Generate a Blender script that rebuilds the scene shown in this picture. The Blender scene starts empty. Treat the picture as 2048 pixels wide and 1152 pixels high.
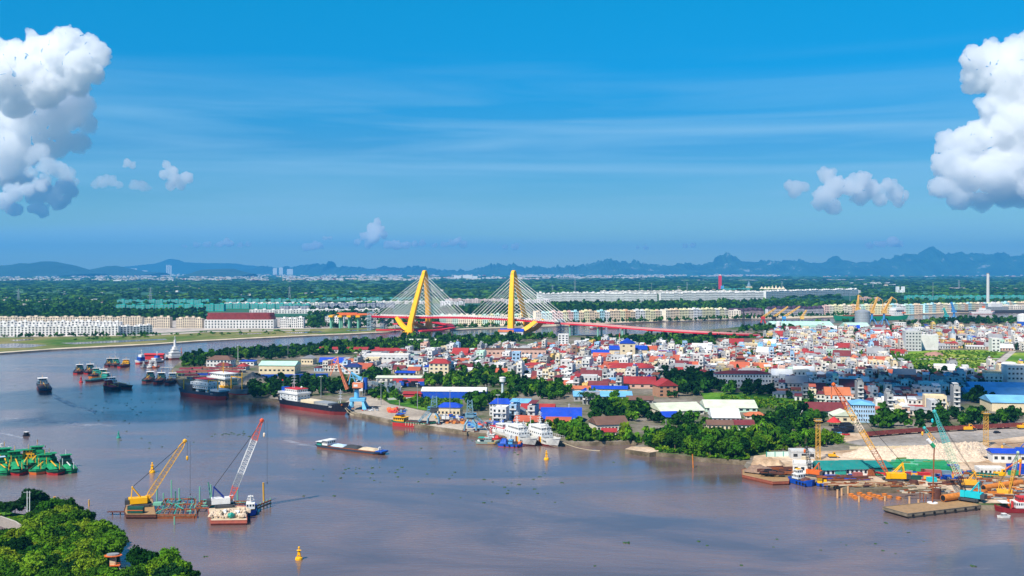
import bpy, bmesh, math, random
import numpy as np
from mathutils import Vector, Matrix, noise, geometry
R = math.radians
random.seed(11)
rng = np.random.default_rng(5)
sc = bpy.context.scene
col = sc.collection
# ---------------------------------------------------------------- camera, sky, sun, exposure
F = 2000.0; HZ = 541.0; CAMH = 100.0
cam = bpy.data.objects.new("camera", bpy.data.cameras.new("camera"))
col.objects.link(cam)
cam.location = (0, 0, CAMH); cam.rotation_euler = (R(90), 0, 0)
cam.data.sensor_width = 36; cam.data.lens = 36 * F / 2048
cam.data.shift_y = -(576 - HZ) / 2048
cam.data.clip_start = 1; cam.data.clip_end = 400000
sc.camera = cam
SUN_EL, SUN_AZ = 51.0, 218.0      # azimuth clockwise from +Y
sdir = Vector((math.sin(R(SUN_AZ)) * math.cos(R(SUN_EL)), math.cos(R(SUN_AZ)) * math.cos(R(SUN_EL)), math.sin(R(SUN_EL))))
world = bpy.data.worlds.new("World"); sc.world = world; world.use_nodes = True
nt = world.node_tree; nt.nodes.clear()
def N(t, typ, **kw):
 n = t.nodes.new(typ)
 for k, v in kw.items(): setattr(n, k, v)
 return n
sky = N(nt, 'ShaderNodeTexSky', sky_type='NISHITA', sun_disc=False, sun_elevation=R(SUN_EL), sun_rotation=R(SUN_AZ), altitude=50, air_density=1.0, dust_density=0.25, ozone_density=3.5)
hs = N(nt, 'ShaderNodeHueSaturation'); hs.inputs['Saturation'].default_value = 1.38; hs.inputs['Hue'].default_value = 0.492
hs.inputs['Value'].default_value = 1.0
# thin cirrus streaks: noise stretched along the horizon
tc = N(nt, 'ShaderNodeTexCoord'); mp = N(nt, 'ShaderNodeMapping'); mp.inputs['Scale'].default_value = (1.1, 1.1, 17.0); mp.inputs['Rotation'].default_value = (0, R(1.5), 0)
nz = N(nt, 'ShaderNodeTexNoise'); nz.inputs['Scale'].default_value = 1.7; nz.inputs['Detail'].default_value = 7; nz.inputs['Roughness'].default_value = 0.52; nz.inputs['Distortion'].default_value = 0.5
cr = N(nt, 'ShaderNodeMapRange'); cr.inputs[1].default_value = 0.42; cr.inputs[2].default_value = 0.74; cr.inputs[3].default_value = 0.0; cr.inputs[4].default_value = 0.74
sep = N(nt, 'ShaderNodeSeparateXYZ')
el = N(nt, 'ShaderNodeMapRange'); el.inputs[1].default_value = 0.215; el.inputs[2].default_value = 0.12; el.inputs[3].default_value = 0.0; el.inputs[4].default_value = 1
mu = N(nt, 'ShaderNodeMath', operation='MULTIPLY')
mx = N(nt, 'ShaderNodeMixRGB'); mx.inputs[2].default_value = (3.0, 5.4, 7.2, 1)
rp = N(nt, 'ShaderNodeValToRGB'); e_ = rp.color_ramp.elements; e_[0].position = 0; e_[0].color = (.74, 1.0, .98, 1); e_[1].position = .6; e_[1].color = (.45, .85, 1.0, 1)
for p_, c_ in ((.07, (.45, .68, .79)), (.12, (.30, .65, .83)), (.19, (.03, .80, .99)), (.255, (.0, .99, 1.06))):
 x_ = e_.new(p_); x_.color = (*c_, 1)
ml = N(nt, 'ShaderNodeMixRGB', blend_type='MULTIPLY'); ml.inputs[0].default_value = 1
bg = N(nt, 'ShaderNodeBackground'); bg.inputs['Strength'].default_value = 0.092
wo = N(nt, 'ShaderNodeOutputWorld')
L = nt.links.new
L(sky.outputs[0], hs.inputs['Color']); L(tc.outputs['Generated'], mp.inputs[0]); L(mp.outputs[0], nz.inputs['Vector']); L(nz.outputs[0], cr.inputs[0])
L(tc.outputs['Generated'], sep.inputs[0]); L(sep.outputs[2], el.inputs[0]); L(cr.outputs[0], mu.inputs[0]); L(el.outputs[0], mu.inputs[1])
L(mu.outputs[0], mx.inputs[0]); L(sep.outputs[2], rp.inputs[0]); L(hs.outputs[0], ml.inputs[1]); L(rp.outputs[0], ml.inputs[2]); L(ml.outputs[0], mx.inputs[1]); L(mx.outputs[0], bg.inputs['Color']); L(bg.outputs[0], wo.inputs[0])
world.cycles.sampling_method = 'MANUAL'; world.cycles.sample_map_resolution = 512
sun = bpy.data.objects.new("sun", bpy.data.lights.new("sun", 'SUN')); col.objects.link(sun)
sun.data.energy = 5.0; sun.data.angle = R(0.53); sun.data.color = (1.0, 0.93, 0.82)
sun.rotation_euler = (-sdir).to_track_quat('-Z', 'Y').to_euler()
vs = sc.view_settings; vs.view_transform = 'Standard'; vs.look = 'None'; vs.gamma = 1; vs.use_curve_mapping = False; vs.exposure = 0.5
sc.cycles.max_bounces = 22; sc.cycles.diffuse_bounces = 2; sc.cycles.glossy_bounces = 2; sc.cycles.transparent_max_bounces = 6; sc.cycles.volume_bounces = 20
sc.cycles.transmission_bounces = 2; sc.cycles.use_denoising = True; sc.cycles.caustics_reflective = False; sc.cycles.caustics_refractive = False

# ---------------------------------------------------------------- helpers
def G(px, py, z=0.0):
 Y = F * (CAMH - z) / (py - HZ)
 return Vector(((px - 1024) / F * Y, Y, z))
def PX(x, y, z=0.0): return (1024 + F * x / y, HZ + F * (CAMH - z) / y)
def at(px, py, Y): return Vector(((px - 1024) / F * Y, Y, CAMH - (py - HZ) * Y / F))
class MB:
 def __init__(s): s.v = []; s.f = []; s.m = []
 def add(s, vs, fs, mi=0):
  b = len(s.v); s.v += [tuple(v) for v in vs]; s.f += [tuple(b + i for i in f) for f in fs]; s.m += [mi] * len(fs); return s
 def box(s, cx, cy, z, sx, sy, sz, mi=0, rz=0.0):
  c, n = math.cos(rz), math.sin(rz); P = []
  for dz in (0, sz):
   for ax, ay in ((-.5, -.5), (.5, -.5), (.5, .5), (-.5, .5)):
    x, y = ax * sx, ay * sy; P.append((cx + x * c - y * n, cy + x * n + y * c, z + dz))
  return s.add(P, [(3, 2, 1, 0), (4, 5, 6, 7), (0, 1, 5, 4), (1, 2, 6, 5), (2, 3, 7, 6), (3, 0, 4, 7)], mi)
 def prism(s, poly, z0, z1, mi=0, mt=None):
  n = len(poly); P = [(p[0], p[1], z0) for p in poly] + [(p[0], p[1], z1) for p in poly]
  s.add(P, [(i, (i + 1) % n, n + (i + 1) % n, n + i) for i in range(n)], mi)
  tr = geometry.tessellate_polygon([[Vector((p[0], p[1], 0)) for p in poly]])
  fs = []
  for t in tr:
   a, b, c = (Vector((poly[k][0], poly[k][1], 0)) for k in t)
   fs.append(t if (b - a).cross(c - a).z > 0 else (t[2], t[1], t[0]))
  return s.add([(p[0], p[1], z1) for p in poly], fs, mi if mt is None else mt)
 def loft(s, rings, mi=0, cap=True, closed=True):
  n = len(rings[0]); P = [p for r in rings for p in r]; fs = []
  for k in range(len(rings) - 1):
   for i in range(n if closed else n - 1):
    j = (i + 1) % n; fs.append((k * n + i, k * n + j, (k + 1) * n + j, (k + 1) * n + i))
  if cap: fs += [tuple(range(n - 1, -1, -1)), tuple((len(rings) - 1) * n + i for i in range(n))]
  return s.add(P, fs, mi)
 def tube(s, p, q, r0, r1=None, n=6, mi=0):
  r1 = r0 if r1 is None else r1; p = Vector(p); q = Vector(q); d = (q - p)
  if d.length < 1e-6: return s
  d.normalize(); u = d.orthogonal().normalized(); w = d.cross(u)
  ring = lambda c, r: [c + (u * math.cos(2 * math.pi * i / n) + w * math.sin(2 * math.pi * i / n)) * r for i in range(n)]
  return s.loft([ring(p, r0), ring(q, r1)], mi)
 def path(s, pts, r, n=4, mi=0):
  for a, b in zip(pts, pts[1:]): s.tube(a, b, r, r, n, mi)
  return s
 def lathe(s, cx, cy, prof, n=12, mi=0):
  return s.loft([[(cx + r * math.cos(2 * math.pi * i / n), cy + r * math.sin(2 * math.pi * i / n), z) for i in range(n)] for r, z in prof], mi)
 def gable(s, cx, cy, z, sx, sy, h, mi=0, t=0.25, mw=None):
  # ridge along x, solid prism roof
  x0, x1, y0, y1 = cx - sx / 2, cx + sx / 2, cy - sy / 2, cy + sy / 2
  s.add([(x0, y0, z), (x1, y0, z), (x1, cy, z + h), (x0, cy, z + h), (x0, y1, z), (x1, y1, z)], [(0, 1, 2, 3), (3, 2, 5, 4), (0, 4, 5, 1)], mi)
  s.add([(x0, y0, z), (x0, cy, z + h), (x0, y1, z), (x1, y0, z), (x1, cy, z + h), (x1, y1, z)], [(0, 1, 2), (3, 5, 4)], mi if mw is None else mw)
  return s
 def hip(s, cx, cy, z, sx, sy, h, mi=0):
  x0, x1, y0, y1 = cx - sx / 2, cx + sx / 2, cy - sy / 2, cy + sy / 2
  if sx >= sy: a, b = (cx - (sx - sy) / 2, cy), (cx + (sx - sy) / 2, cy)
  else: a, b = (cx, cy - (sy - sx) / 2), (cx, cy + (sy - sx) / 2)
  P = [(x0, y0, z), (x1, y0, z), (x1, y1, z), (x0, y1, z), (a[0], a[1], z + h), (b[0], b[1], z + h)]
  if sx >= sy: return s.add(P, [(0, 1, 5, 4), (1, 2, 5), (2, 3, 4, 5), (3, 0, 4), (3, 2, 1, 0)], mi)
  return s.add(P, [(0, 1, 4), (1, 2, 5, 4), (2, 3, 5), (3, 0, 4, 5), (3, 2, 1, 0)], mi)
 def shed(s, cx, cy, z, sx, sy, h, mi=0):   # single slope rising to the back
  x0, x1, y0, y1 = cx - sx / 2, cx + sx / 2, cy - sy / 2, cy + sy / 2; t = .2
  return s.add([(x0, y0, z), (x1, y0, z), (x1, y1, z + h), (x0, y1, z + h), (x0, y0, z - t), (x1, y0, z - t), (x1, y1, z + h - t), (x0, y1, z + h - t)],
     [(0, 1, 2, 3), (7, 6, 5, 4), (0, 4, 5, 1), (1, 5, 6, 2), (2, 6, 7, 3), (3, 7, 4, 0)], mi)
 def blob(s, c, r, mi=0, n=1, amp=.15, seed=0, sz=1.0):
  bm = bmesh.new(); bmesh.ops.create_icosphere(bm, subdivisions=n, radius=1)
  P = [(c[0] + v.co.x * r * k, c[1] + v.co.y * r * k, c[2] + v.co.z * r * k * sz) for v in bm.verts for k in (1 + amp * noise.noise(v.co * 1.7 + Vector((seed, seed * .7, 0))) * 2,)]
  fs = [tuple(v.index for v in f.verts) for f in bm.faces]; bm.free(); return s.add(P, fs, mi)
 def lattice(s, p, q, w0, w1, chord=.12, n=10, mi=0, up=(0, 0, 1), br=None):
  p = Vector(p); q = Vector(q); d = (q - p).normalized(); u = d.cross(Vector(up))
  u = (d.orthogonal() if u.length < .01 else u).normalized(); w = d.cross(u); br = chord * .6 if br is None else br; rings = []
  for k in range(n + 1):
   c = p.lerp(q, k / n); h = (w0 + (w1 - w0) * k / n) / 2; rings.append([c + u * a * h + w * b * h for a, b in ((-1, -1), (1, -1), (1, 1), (-1, 1))])
  for i in range(4): s.tube(rings[0][i], rings[-1][i], chord, chord, 4, mi)
  for k in range(n):
   for i in range(4):
    j = (i + 1) % 4
    s.tube(rings[k][i], rings[k + 1][j], br, br, 3, mi)
    if k % 2 == 0: s.tube(rings[k][i], rings[k][j], br, br, 3, mi)
  return s
 def mesh(s, name, mats, smooth=False):
  me = bpy.data.meshes.new(name); me.from_pydata(s.v, [], s.f)
  for m in (mats if isinstance(mats, (list, tuple)) else [mats]): me.materials.append(m)
  if any(s.m): me.polygons.foreach_set('material_index', s.m)
  if smooth: me.polygons.foreach_set('use_smooth', [True] * len(s.f))
  me.update(); return me
 def build(s, name, mats, parent=None, loc=None, rz=0, smooth=False):
  return mkobj(name, s.mesh(name, mats, smooth), parent, loc, rz)
def mkobj(name, me, parent=None, loc=None, rz=0):
 o = bpy.data.objects.new(name, me); col.objects.link(o)
 if parent is not None: o.parent = parent
 if loc is not None: o.location = loc
 if rz: o.rotation_euler.z = rz
 return o
USED = {}
def tag(o, label=None, cat=None, group=None, kind=None):
 if label: o['label'] = label
 if cat: o['category'] = cat
 if group: o['group'] = group
 if kind: o['kind'] = kind
 return o
def thing(name, label, cat, loc=(0, 0, 0), rz=0.0, group=None):
 o = bpy.data.objects.new(name, None); col.objects.link(o); o.empty_display_size = 1
 o.location = loc; o.rotation_euler.z = rz
 return tag(o, label, cat, group)
def copytree(o, parent=None):
 c = o.copy(); col.objects.link(c)
 if parent is not None: c.parent = parent
 for ch in KIDS.get(o.name, None) or list(o.children): copytree(ch, c)
 return c
KIDS = {}
def link_parts(root, parts, colmap=None):
 """parts: list of (name, mesh, slot, loc, scale)"""
 for nm, me, slot, lc, scl in parts:
  o = bpy.data.objects.new(nm, me); col.objects.link(o); o.parent = root
  if lc is not None: o.location = lc
  if scl is not None: o.scale = scl
  if colmap is not None and slot in colmap: o.color = (*colmap[slot], 1)
def hexc(h):
 h = h.lstrip('#'); c = [int(h[i:i + 2], 16) / 255 for i in (0, 2, 4)]
 return tuple(((x + .055) / 1.055) ** 2.4 if x > .04045 else x / 12.92 for x in c)
MATS = {}
def mat(name, c, rough=.7, var=.18, scale=.35, spec=.3, metal=0.0, src='object', stretch=(1, 1, 1), grime=None, bump=0.0):
 """src: 'object' plain colour, 'oc' = object colour, 'attr' = mesh colour attribute; multiplied by a dirt noise"""
 if name in MATS: return MATS[name]
 m = bpy.data.materials.new(name); m.use_nodes = True; t = m.node_tree; l = t.links.new
 b = t.nodes['Principled BSDF']; b.inputs['Roughness'].default_value = rough; b.inputs['Metallic'].default_value = metal
 b.inputs['Specular IOR Level'].default_value = spec
 g = N(t, 'ShaderNodeNewGeometry'); mp = N(t, 'ShaderNodeMapping'); mp.inputs['Scale'].default_value = stretch
 nz = N(t, 'ShaderNodeTexNoise'); nz.inputs['Scale'].default_value = scale; nz.inputs['Detail'].default_value = 6; nz.inputs['Roughness'].default_value = .65
 mr = N(t, 'ShaderNodeMapRange'); mr.inputs[1].default_value = .3; mr.inputs[2].default_value = .7; mr.inputs[3].default_value = 1 - var; mr.inputs[4].default_value = 1 + var * .6
 l(g.outputs['Position'], mp.inputs[0]); l(mp.outputs[0], nz.inputs['Vector']); l(nz.outputs[0], mr.inputs[0])
 mm = N(t, 'ShaderNodeMixRGB', blend_type='MULTIPLY'); mm.inputs[0].default_value = 1
 if src == 'object': mm.inputs[1].default_value = (*c, 1)
 elif src == 'oc': l(N(t, 'ShaderNodeObjectInfo').outputs['Color'], mm.inputs[1])
 else: l(N(t, 'ShaderNodeAttribute', attribute_name='Col').outputs['Color'], mm.inputs[1])
 l(mr.outputs[0], mm.inputs[2]); out = mm.outputs[0]
 if grime:
  n2 = N(t, 'ShaderNodeTexNoise'); n2.inputs['Scale'].default_value = scale * 4; n2.inputs['Detail'].default_value = 8; n2.inputs['Roughness'].default_value = .7
  l(g.outputs['Position'], n2.inputs['Vector']); r2 = N(t, 'ShaderNodeMapRange'); r2.inputs[1].default_value = .52; r2.inputs[2].default_value = .68; r2.inputs[4].default_value = grime[1]
  l(n2.outputs[0], r2.inputs[0]); m2 = N(t, 'ShaderNodeMixRGB'); m2.inputs[2].default_value = (*grime[0], 1); l(r2.outputs[0], m2.inputs[0]); l(out, m2.inputs[1]); out = m2.outputs[0]
 l(out, b.inputs['Base Color'])
 if bump:
  bp = N(t, 'ShaderNodeBump'); bp.inputs['Strength'].default_value = 1; bp.inputs['Distance'].default_value = bump; l(nz.outputs[0], bp.inputs['Height']); l(bp.outputs[0], b.inputs['Normal'])
 MATS[name] = m; return m
DIRT = (.12, .09, .07)
def paint(name, c, **k):
 k.setdefault('grime', (DIRT, .25)); return mat(name, c, **{**dict(rough=.6, var=.12, scale=.25), **k})
WALL = mat('wall_plaster', None, src='oc', rough=.85, var=.16, scale=.12, grime=((.16, .13, .11), .38))
ROOF = mat('roof_sheet', None, src='oc', rough=.7, var=.25, scale=.15, grime=((.14, .08, .06), .30))
WALLA = mat('wall_mixed', None, src='attr', rough=.85, var=.2, scale=.12, grime=((.16, .13, .11), .3))
GLASS = mat('window_glass', (.02, .03, .04), rough=.15, spec=.6, var=.3)
WHITE = paint('white_paint', (.74, .73, .70)); CREAM = paint('cream_paint', (.72, .60, .40)); YEL = paint('yellow_paint', (.85, .42, .01), rough=.5)
BRYEL = paint('bright_yellow_paint', (.95, .47, .0), rough=.45, grime=None); ORNG = paint('orange_paint', (.75, .16, .03)); REDP = paint('red_paint', (.55, .03, .03)); HULLRED = paint('antifouling_red', (.30, .035, .03), scale=.1, var=.3)
NAVY = paint('navy_black_paint', (.010, .012, .022)); BLUEP = paint('blue_paint', (.01, .08, .42)); LBLUE = paint('light_blue_paint', (.10, .35, .62)); GREENP = paint('green_paint', (.02, .30, .13)); TEALP = paint('teal_paint', (.03, .34, .26))
DKGREEN = paint('dark_green_paint', (.01, .08, .06)); GREY = paint('grey_paint', (.28, .30, .31)); DKGREY = paint('dark_grey_steel', (.06, .065, .07)); BLGREY = paint('blue_grey_paint', (.16, .26, .33)); STEEL = mat('galvanised_steel', (.42, .44, .45), rough=.45, metal=.4, var=.15)
RUST = paint('rusty_steel', (.30, .085, .025), scale=.8, var=.45, grime=((.08, .03, .015), .5)); ORUST = paint('orange_rust', (.62, .20, .03), scale=.8, var=.3); DKRUST = paint('dark_rust', (.12, .045, .03), scale=.6, var=.4)
CONC = mat('concrete', (.42, .39, .34), rough=.9, var=.2, scale=.2, grime=((.15, .12, .1), .3)); BLACK = paint('black_rubber', (.012, .012, .013)); WOOD = paint('weathered_timber', (.36, .22, .10), scale=.8, var=.3)
SAND = mat('sand_cargo', (.55, .44, .30), rough=.95, var=.25, scale=.5); ROCK = mat('crushed_rock', (.70, .55, .40), rough=.95, var=.4, scale=.9, grime=((.30, .22, .16), .6), bump=.6)
TARP = paint('light_blue_tarpaulin', (.45, .62, .78)); COAL = mat('dark_cargo', (.04, .045, .05), rough=.9)
# ---------------------------------------------------------------- terrain materials
def ground_mat(name, c1, c2, c3, s1, s2, stretch=(1, 1, 1), rough=.95):
 m = bpy.data.materials.new(name); m.use_nodes = True; t = m.node_tree; l = t.links.new; b = t.nodes['Principled BSDF']; b.inputs['Roughness'].default_value = rough; b.inputs['Specular IOR Level'].default_value = .1
 g = N(t, 'ShaderNodeNewGeometry'); mp = N(t, 'ShaderNodeMapping'); mp.inputs['Scale'].default_value = stretch; l(g.outputs['Position'], mp.inputs[0])
 a = N(t, 'ShaderNodeTexNoise'); a.inputs['Scale'].default_value = s1; a.inputs['Detail'].default_value = 8; a.inputs['Roughness'].default_value = .6
 c = N(t, 'ShaderNodeTexNoise'); c.inputs['Scale'].default_value = s2; c.inputs['Detail'].default_value = 6; c.inputs['Roughness'].default_value = .7
 l(mp.outputs[0], a.inputs['Vector']); l(mp.outputs[0], c.inputs['Vector'])
 r = N(t, 'ShaderNodeValToRGB'); e = r.color_ramp.elements; e[0].position = .38; e[0].color = (*c1, 1); e[1].position = .62; e[1].color = (*c3, 1); x = e.new(.5); x.color = (*c2, 1)
 l(a.outputs[0], r.inputs[0]); mr = N(t, 'ShaderNodeMapRange'); mr.inputs[1].default_value = .3; mr.inputs[2].default_value = .7; mr.inputs[3].default_value = .65; mr.inputs[4].default_value = 1.3
 l(c.outputs[0], mr.inputs[0]); mm = N(t, 'ShaderNodeMixRGB', blend_type='MULTIPLY'); mm.inputs[0].default_value = 1; l(r.outputs[0], mm.inputs[1]); l(mr.outputs[0], mm.inputs[2]); l(mm.outputs[0], b.inputs['Base Color'])
 return m
M_TOWNG = ground_mat('town_ground', (.05, .10, .02), (.16, .14, .10), (.24, .21, .17), .02, .3)
M_FAR = ground_mat('delta_plain', (.016, .070, .042), (.030, .110, .060), (.070, .170, .075), .0011, .006, (1, .35, 1))
M_MARSH = ground_mat('marsh_grass', (.06, .13, .015), (.20, .19, .06), (.32, .25, .12), .006, .05, (1, .5, 1))
M_BEACH = ground_mat('shore_sand', (.45, .36, .24), (.58, .47, .33), (.66, .54, .39), .05, .6)
M_MUD = ground_mat('shore_mud', (.10, .08, .05), (.18, .14, .09), (.30, .24, .17), .08, .8)
M_APRON = ground_mat('quay_concrete', (.30, .25, .20), (.40, .34, .27), (.48, .41, .33), .03, .4)
M_YARD = ground_mat('yard_sand', (.34, .22, .13), (.52, .38, .25), (.62, .48, .35), .03, .35)
M_LOT = ground_mat('worn_asphalt', (.24, .21, .18), (.32, .29, .26), (.42, .35, .28), .02, .3)
M_FIELD = ground_mat('field_grass', (.07, .17, .01), (.16, .28, .02), (.34, .36, .06), .015, .12)
M_LUSH = ground_mat('lush_grass', (.02, .09, .008), (.06, .17, .012), (.11, .24, .02), .03, .3)
M_ROAD = ground_mat('dusty_road', (.34, .30, .26), (.42, .37, .32), (.5, .44, .38), .02, .2)
def sheet(name, pts, z, m, px=True, z0=None, side=None, label=None):
 P = [(G(a, b, z).x, G(a, b, z).y) if px else (a, b) for a, b in pts]
 mb = MB(); mb.prism(P, z - .5 if z0 is None else z0, z, 0, 1)
 o = mb.build(name, [side or m, m]); o['kind'] = 'structure'
 if label: o['label'] = label
 return o
# water: silty river, one sheet to the horizon
def water_mat():
 m = bpy.data.materials.new('silty_river_water'); m.use_nodes = True; t = m.node_tree; l = t.links.new; b = t.nodes['Principled BSDF']
 g = N(t, 'ShaderNodeNewGeometry')
 mp = N(t, 'ShaderNodeMapping'); mp.inputs['Scale'].default_value = (.5, 1.5, 1); mp.inputs['Rotation'].default_value = (0, 0, R(6)); l(g.outputs['Position'], mp.inputs[0])
 a = N(t, 'ShaderNodeTexNoise'); a.inputs['Scale'].default_value = .35; a.inputs['Detail'].default_value = 5; a.inputs['Roughness'].default_value = .6; l(mp.outputs[0], a.inputs['Vector'])
 m2 = N(t, 'ShaderNodeMapping'); m2.inputs['Scale'].default_value = (.35, 1.0, 1); m2.inputs['Rotation'].default_value = (0, 0, R(-14)); l(g.outputs['Position'], m2.inputs[0])
 c = N(t, 'ShaderNodeTexNoise'); c.inputs['Scale'].default_value = .012; c.inputs['Detail'].default_value = 7; c.inputs['Roughness'].default_value = .62; c.inputs['Distortion'].default_value = 1.6; l(m2.outputs[0], c.inputs['Vector'])
 r = N(t, 'ShaderNodeMapRange'); r.inputs[1].default_value = .4; r.inputs[2].default_value = .62; r.inputs[3].default_value = .05; r.inputs[4].default_value = .30; l(c.outputs[0], r.inputs[0])
 bp = N(t, 'ShaderNodeBump'); bp.inputs['Strength'].default_value = 1; l(a.outputs[0], bp.inputs['Height']); l(r.outputs[0], bp.inputs['Distance']); l(bp.outputs[0], b.inputs['Normal'])
 rr = N(t, 'ShaderNodeValToRGB'); e = rr.color_ramp.elements; e[0].position = .36; e[0].color = (.095, .070, .068, 1); e[1].position = .64; e[1].color = (.205, .136, .120, 1); l(c.outputs[0], rr.inputs[0])
 l(rr.outputs[0], b.inputs['Base Color']); b.inputs['Roughness'].default_value = .13; b.inputs['IOR'].default_value = 1.55; b.inputs['Specular IOR Level'].default_value = .5
 return m
M_WATER = water_mat()
w = MB(); w.add([(-60000, -3000, 0), (60000, -3000, 0), (60000, 30000, 0), (-60000, 30000, 0)], [(0, 1, 2, 3)]); w.build('river', M_WATER)['kind'] = 'structure'
# far bank out to the hills
FARSHORE = [(-900, 775), (-400, 735), (0, 706), (100, 699), (200, 694), (300, 689), (400, 682), (500, 677), (620, 671), (700, 668), (775, 664), (800, 661), (900, 660), (960, 657), (1030, 655), (1115, 652), (1280, 644), (1480, 638), (1625, 636), (1820, 629), (1900, 626), (2048, 622), (2700, 606)]
P = [tuple(G(a, b, 1.5).xy) for a, b in FARSHORE]
sheet('far_bank', P + [(40000, P[-1][1]), (40000, 29000), (-40000, 29000), (-40000, P[0][1])], 1.5, M_FAR, px=False, z0=-3, side=M_BEACH)
strip = [(a, b + .0) for a, b in FARSHORE]
def offs(pts, d): return [(a, b - d * (b - HZ) / 100.) for a, b in pts]
sheet('beach', [tuple(G(a, b, 1.52).xy) for a, b in FARSHORE] + [tuple(G(a, b, 1.52).xy + Vector((0, 26))) for a, b in reversed(FARSHORE)], 1.54, M_BEACH, px=False)
sheet('marsh', offs(FARSHORE[1:11], 1.8) + [(790, 655), (650, 657), (410, 662), (310, 668), (0, 676), (-500, 690)], 1.62, M_MARSH)
for pts in ([(0, 688), (30, 686.5), (95, 690), (60, 695), (10, 696), (-60, 693)], [(120, 686), (230, 681), (330, 677.5), (335, 679.5), (240, 684.5), (150, 688.5)], [(20, 680), (65, 677), (70, 679), (30, 682.5)], [(570, 665), (640, 662.5), (650, 664), (590, 667)], [(690, 660), (740, 659), (745, 661), (700, 662.5)], [(470, 667.5), (520, 666), (525, 667.5), (480, 669)]):
 sheet('pond', pts, 1.70, M_WATER)
sheet('new_town_ground', [(-30, 671), (300, 667.5), (415, 660.5), (640, 657), (870, 654), (870, 640), (640, 632), (400, 640), (-30, 645)], 1.66, M_ROAD)
for pts in ([(0, 672), (300, 669), (420, 662), (620, 659.5), (620, 661), (425, 664), (305, 671), (0, 674.5)], [(1060, 648), (1280, 641.5), (1560, 635), (1560, 636), (1282, 643), (1062, 650)]):
 sheet('embankment_road', pts, 1.78, M_ROAD)
for pts in ([(900, 640), (1100, 644), (1480, 632), (1650, 632), (2100, 612), (2100, 618), (1640, 635), (1480, 637), (1110, 650), (900, 655)],):
 sheet('embankment', pts, 1.74, M_BEACH)
# pale field lanes and dry paddies in the far plain
for x0, x1, y0, y1 in [(1040, 1290, 557.2, 558.0), (1320, 1560, 559.5, 560.6), (1540, 1780, 558.6, 559.8), (880, 1080, 564.5, 565.3), (570, 700, 562.3, 563.4), (1780, 2048, 552.5, 553.2), (250, 400, 572, 573), (1750, 2100, 575, 577), (1180, 1500, 548.5, 549.2), (1620, 1700, 566, 566.6)]:
 sheet('field_road', [(x0, y1), (x1, y1), (x1, y0), (x0, y0)], 1.9, M_ROAD)
sheet('sea', [(1000, 547.6), (3000, 547.6), (3000, 548.6), (1000, 549.2)], 2.2, M_WATER)
# peninsula
PEN = [(340, 742), (352, 730), (365, 718), (400, 708), (470, 701), (560, 694), (640, 688), (700, 686), (770, 684), (830, 676), (900, 674), (1000, 674), (1100, 672), (1200, 669), (1300, 667), (1400, 660), (1500, 652), (1600, 648), (1700, 645), (1800, 640), (1900, 636), (2048, 634), (2700, 632), (2700, 1040), (2048, 1012), (1962, 1010), (1926, 999), (1905, 988), (1880, 977), (1836, 976), (1822, 977), (1766, 977), (1690, 977), (1668, 966), (1600, 956), (1545, 949), (1500, 943), (1488, 932), (1494, 922), (1449, 919), (1406, 916), (1349, 908), (1299, 903), (1270, 901), (1256, 896), (1285, 888), (1262, 882), (1180, 884), (1134, 884), (1100, 882), (1040, 877), (974, 869), (872, 855), (784, 841), (699, 824), (692, 812), (600, 801), (560, 798), (512, 797), (455, 788), (400, 775), (360, 765), (350, 755)]
sheet('peninsula_ground', PEN, 2.2, M_TOWNG, z0=-3, side=M_MUD)
QZ = 2.2
sheet('quay_apron', [(700, 822), (784, 839), (872, 853), (974, 867), (1036, 875), (1060, 858), (985, 842), (920, 838), (850, 822), (780, 808), (752, 792), (705, 795), (690, 805)], 2.55, M_APRON, z0=-3, side=M_MUD)
sheet('yard_ground', [(1500, 938), (1545, 945), (1600, 952), (1668, 961), (1690, 973), (1766, 974), (1822, 974), (1836, 973), (1880, 974), (1907, 985), (1928, 996), (1962, 1005), (2100, 1008), (2300, 1000), (2300, 872), (2048, 868), (1960, 885), (1700, 900), (1560, 905), (1508, 912)], 2.5, M_YARD, z0=-3, side=M_MUD)
sheet('parking_lot', [(1690, 884), (1760, 898), (1900, 890), (2048, 872), (2300, 872), (2300, 848), (2048, 856), (1860, 864), (1760, 872)], 2.62, M_LOT)
sheet('sandy_track', [(1640, 868), (1700, 884), (1770, 872), (1860, 864), (2048, 856), (2048, 852), (1860, 859), (1730, 866)], 2.58, M_YARD)
sheet('field', [(1786, 717), (1800, 742), (1850, 741), (1900, 738), (1962, 744), (2012, 704), (1960, 700), (1890, 700), (1820, 703)], 2.4, M_FIELD)
sheet('field', [(2022, 706), (1992, 733), (2100, 735), (2100, 704)], 2.42, M_FIELD)
sheet('sand_patch', [(1830, 730), (1880, 728), (1960, 737), (1940, 741), (1860, 737)], 2.46, M_YARD)
sheet('road', [(1940, 760), (1972, 738), (2020, 702), (2033, 702), (1992, 738), (1955, 765)], 2.5, M_ROAD)
sheet('path', [(1800, 717), (2000, 716.5), (2000, 718), (1800, 719)], 2.48, M_ROAD)
sheet('grass_verge', [(752, 790), (780, 806), (850, 820), (905, 825), (925, 808), (925, 800), (850, 796), (790, 790)], 2.4, M_LUSH)
sheet('grass_bank', [(1410, 800), (1560, 812), (1640, 830), (1700, 836), (1640, 795), (1500, 785), (1400, 785)], 2.4, M_LUSH)
sheet('grass_bank', [(1440, 862), (1530, 875), (1600, 885), (1680, 880), (1600, 862), (1500, 855)], 2.4, M_LUSH)
sheet('spit', [(1250, 898), (1299, 905), (1320, 902), (1300, 894), (1262, 893)], 2.5, M_YARD, z0=-2, side=M_MUD)
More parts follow.
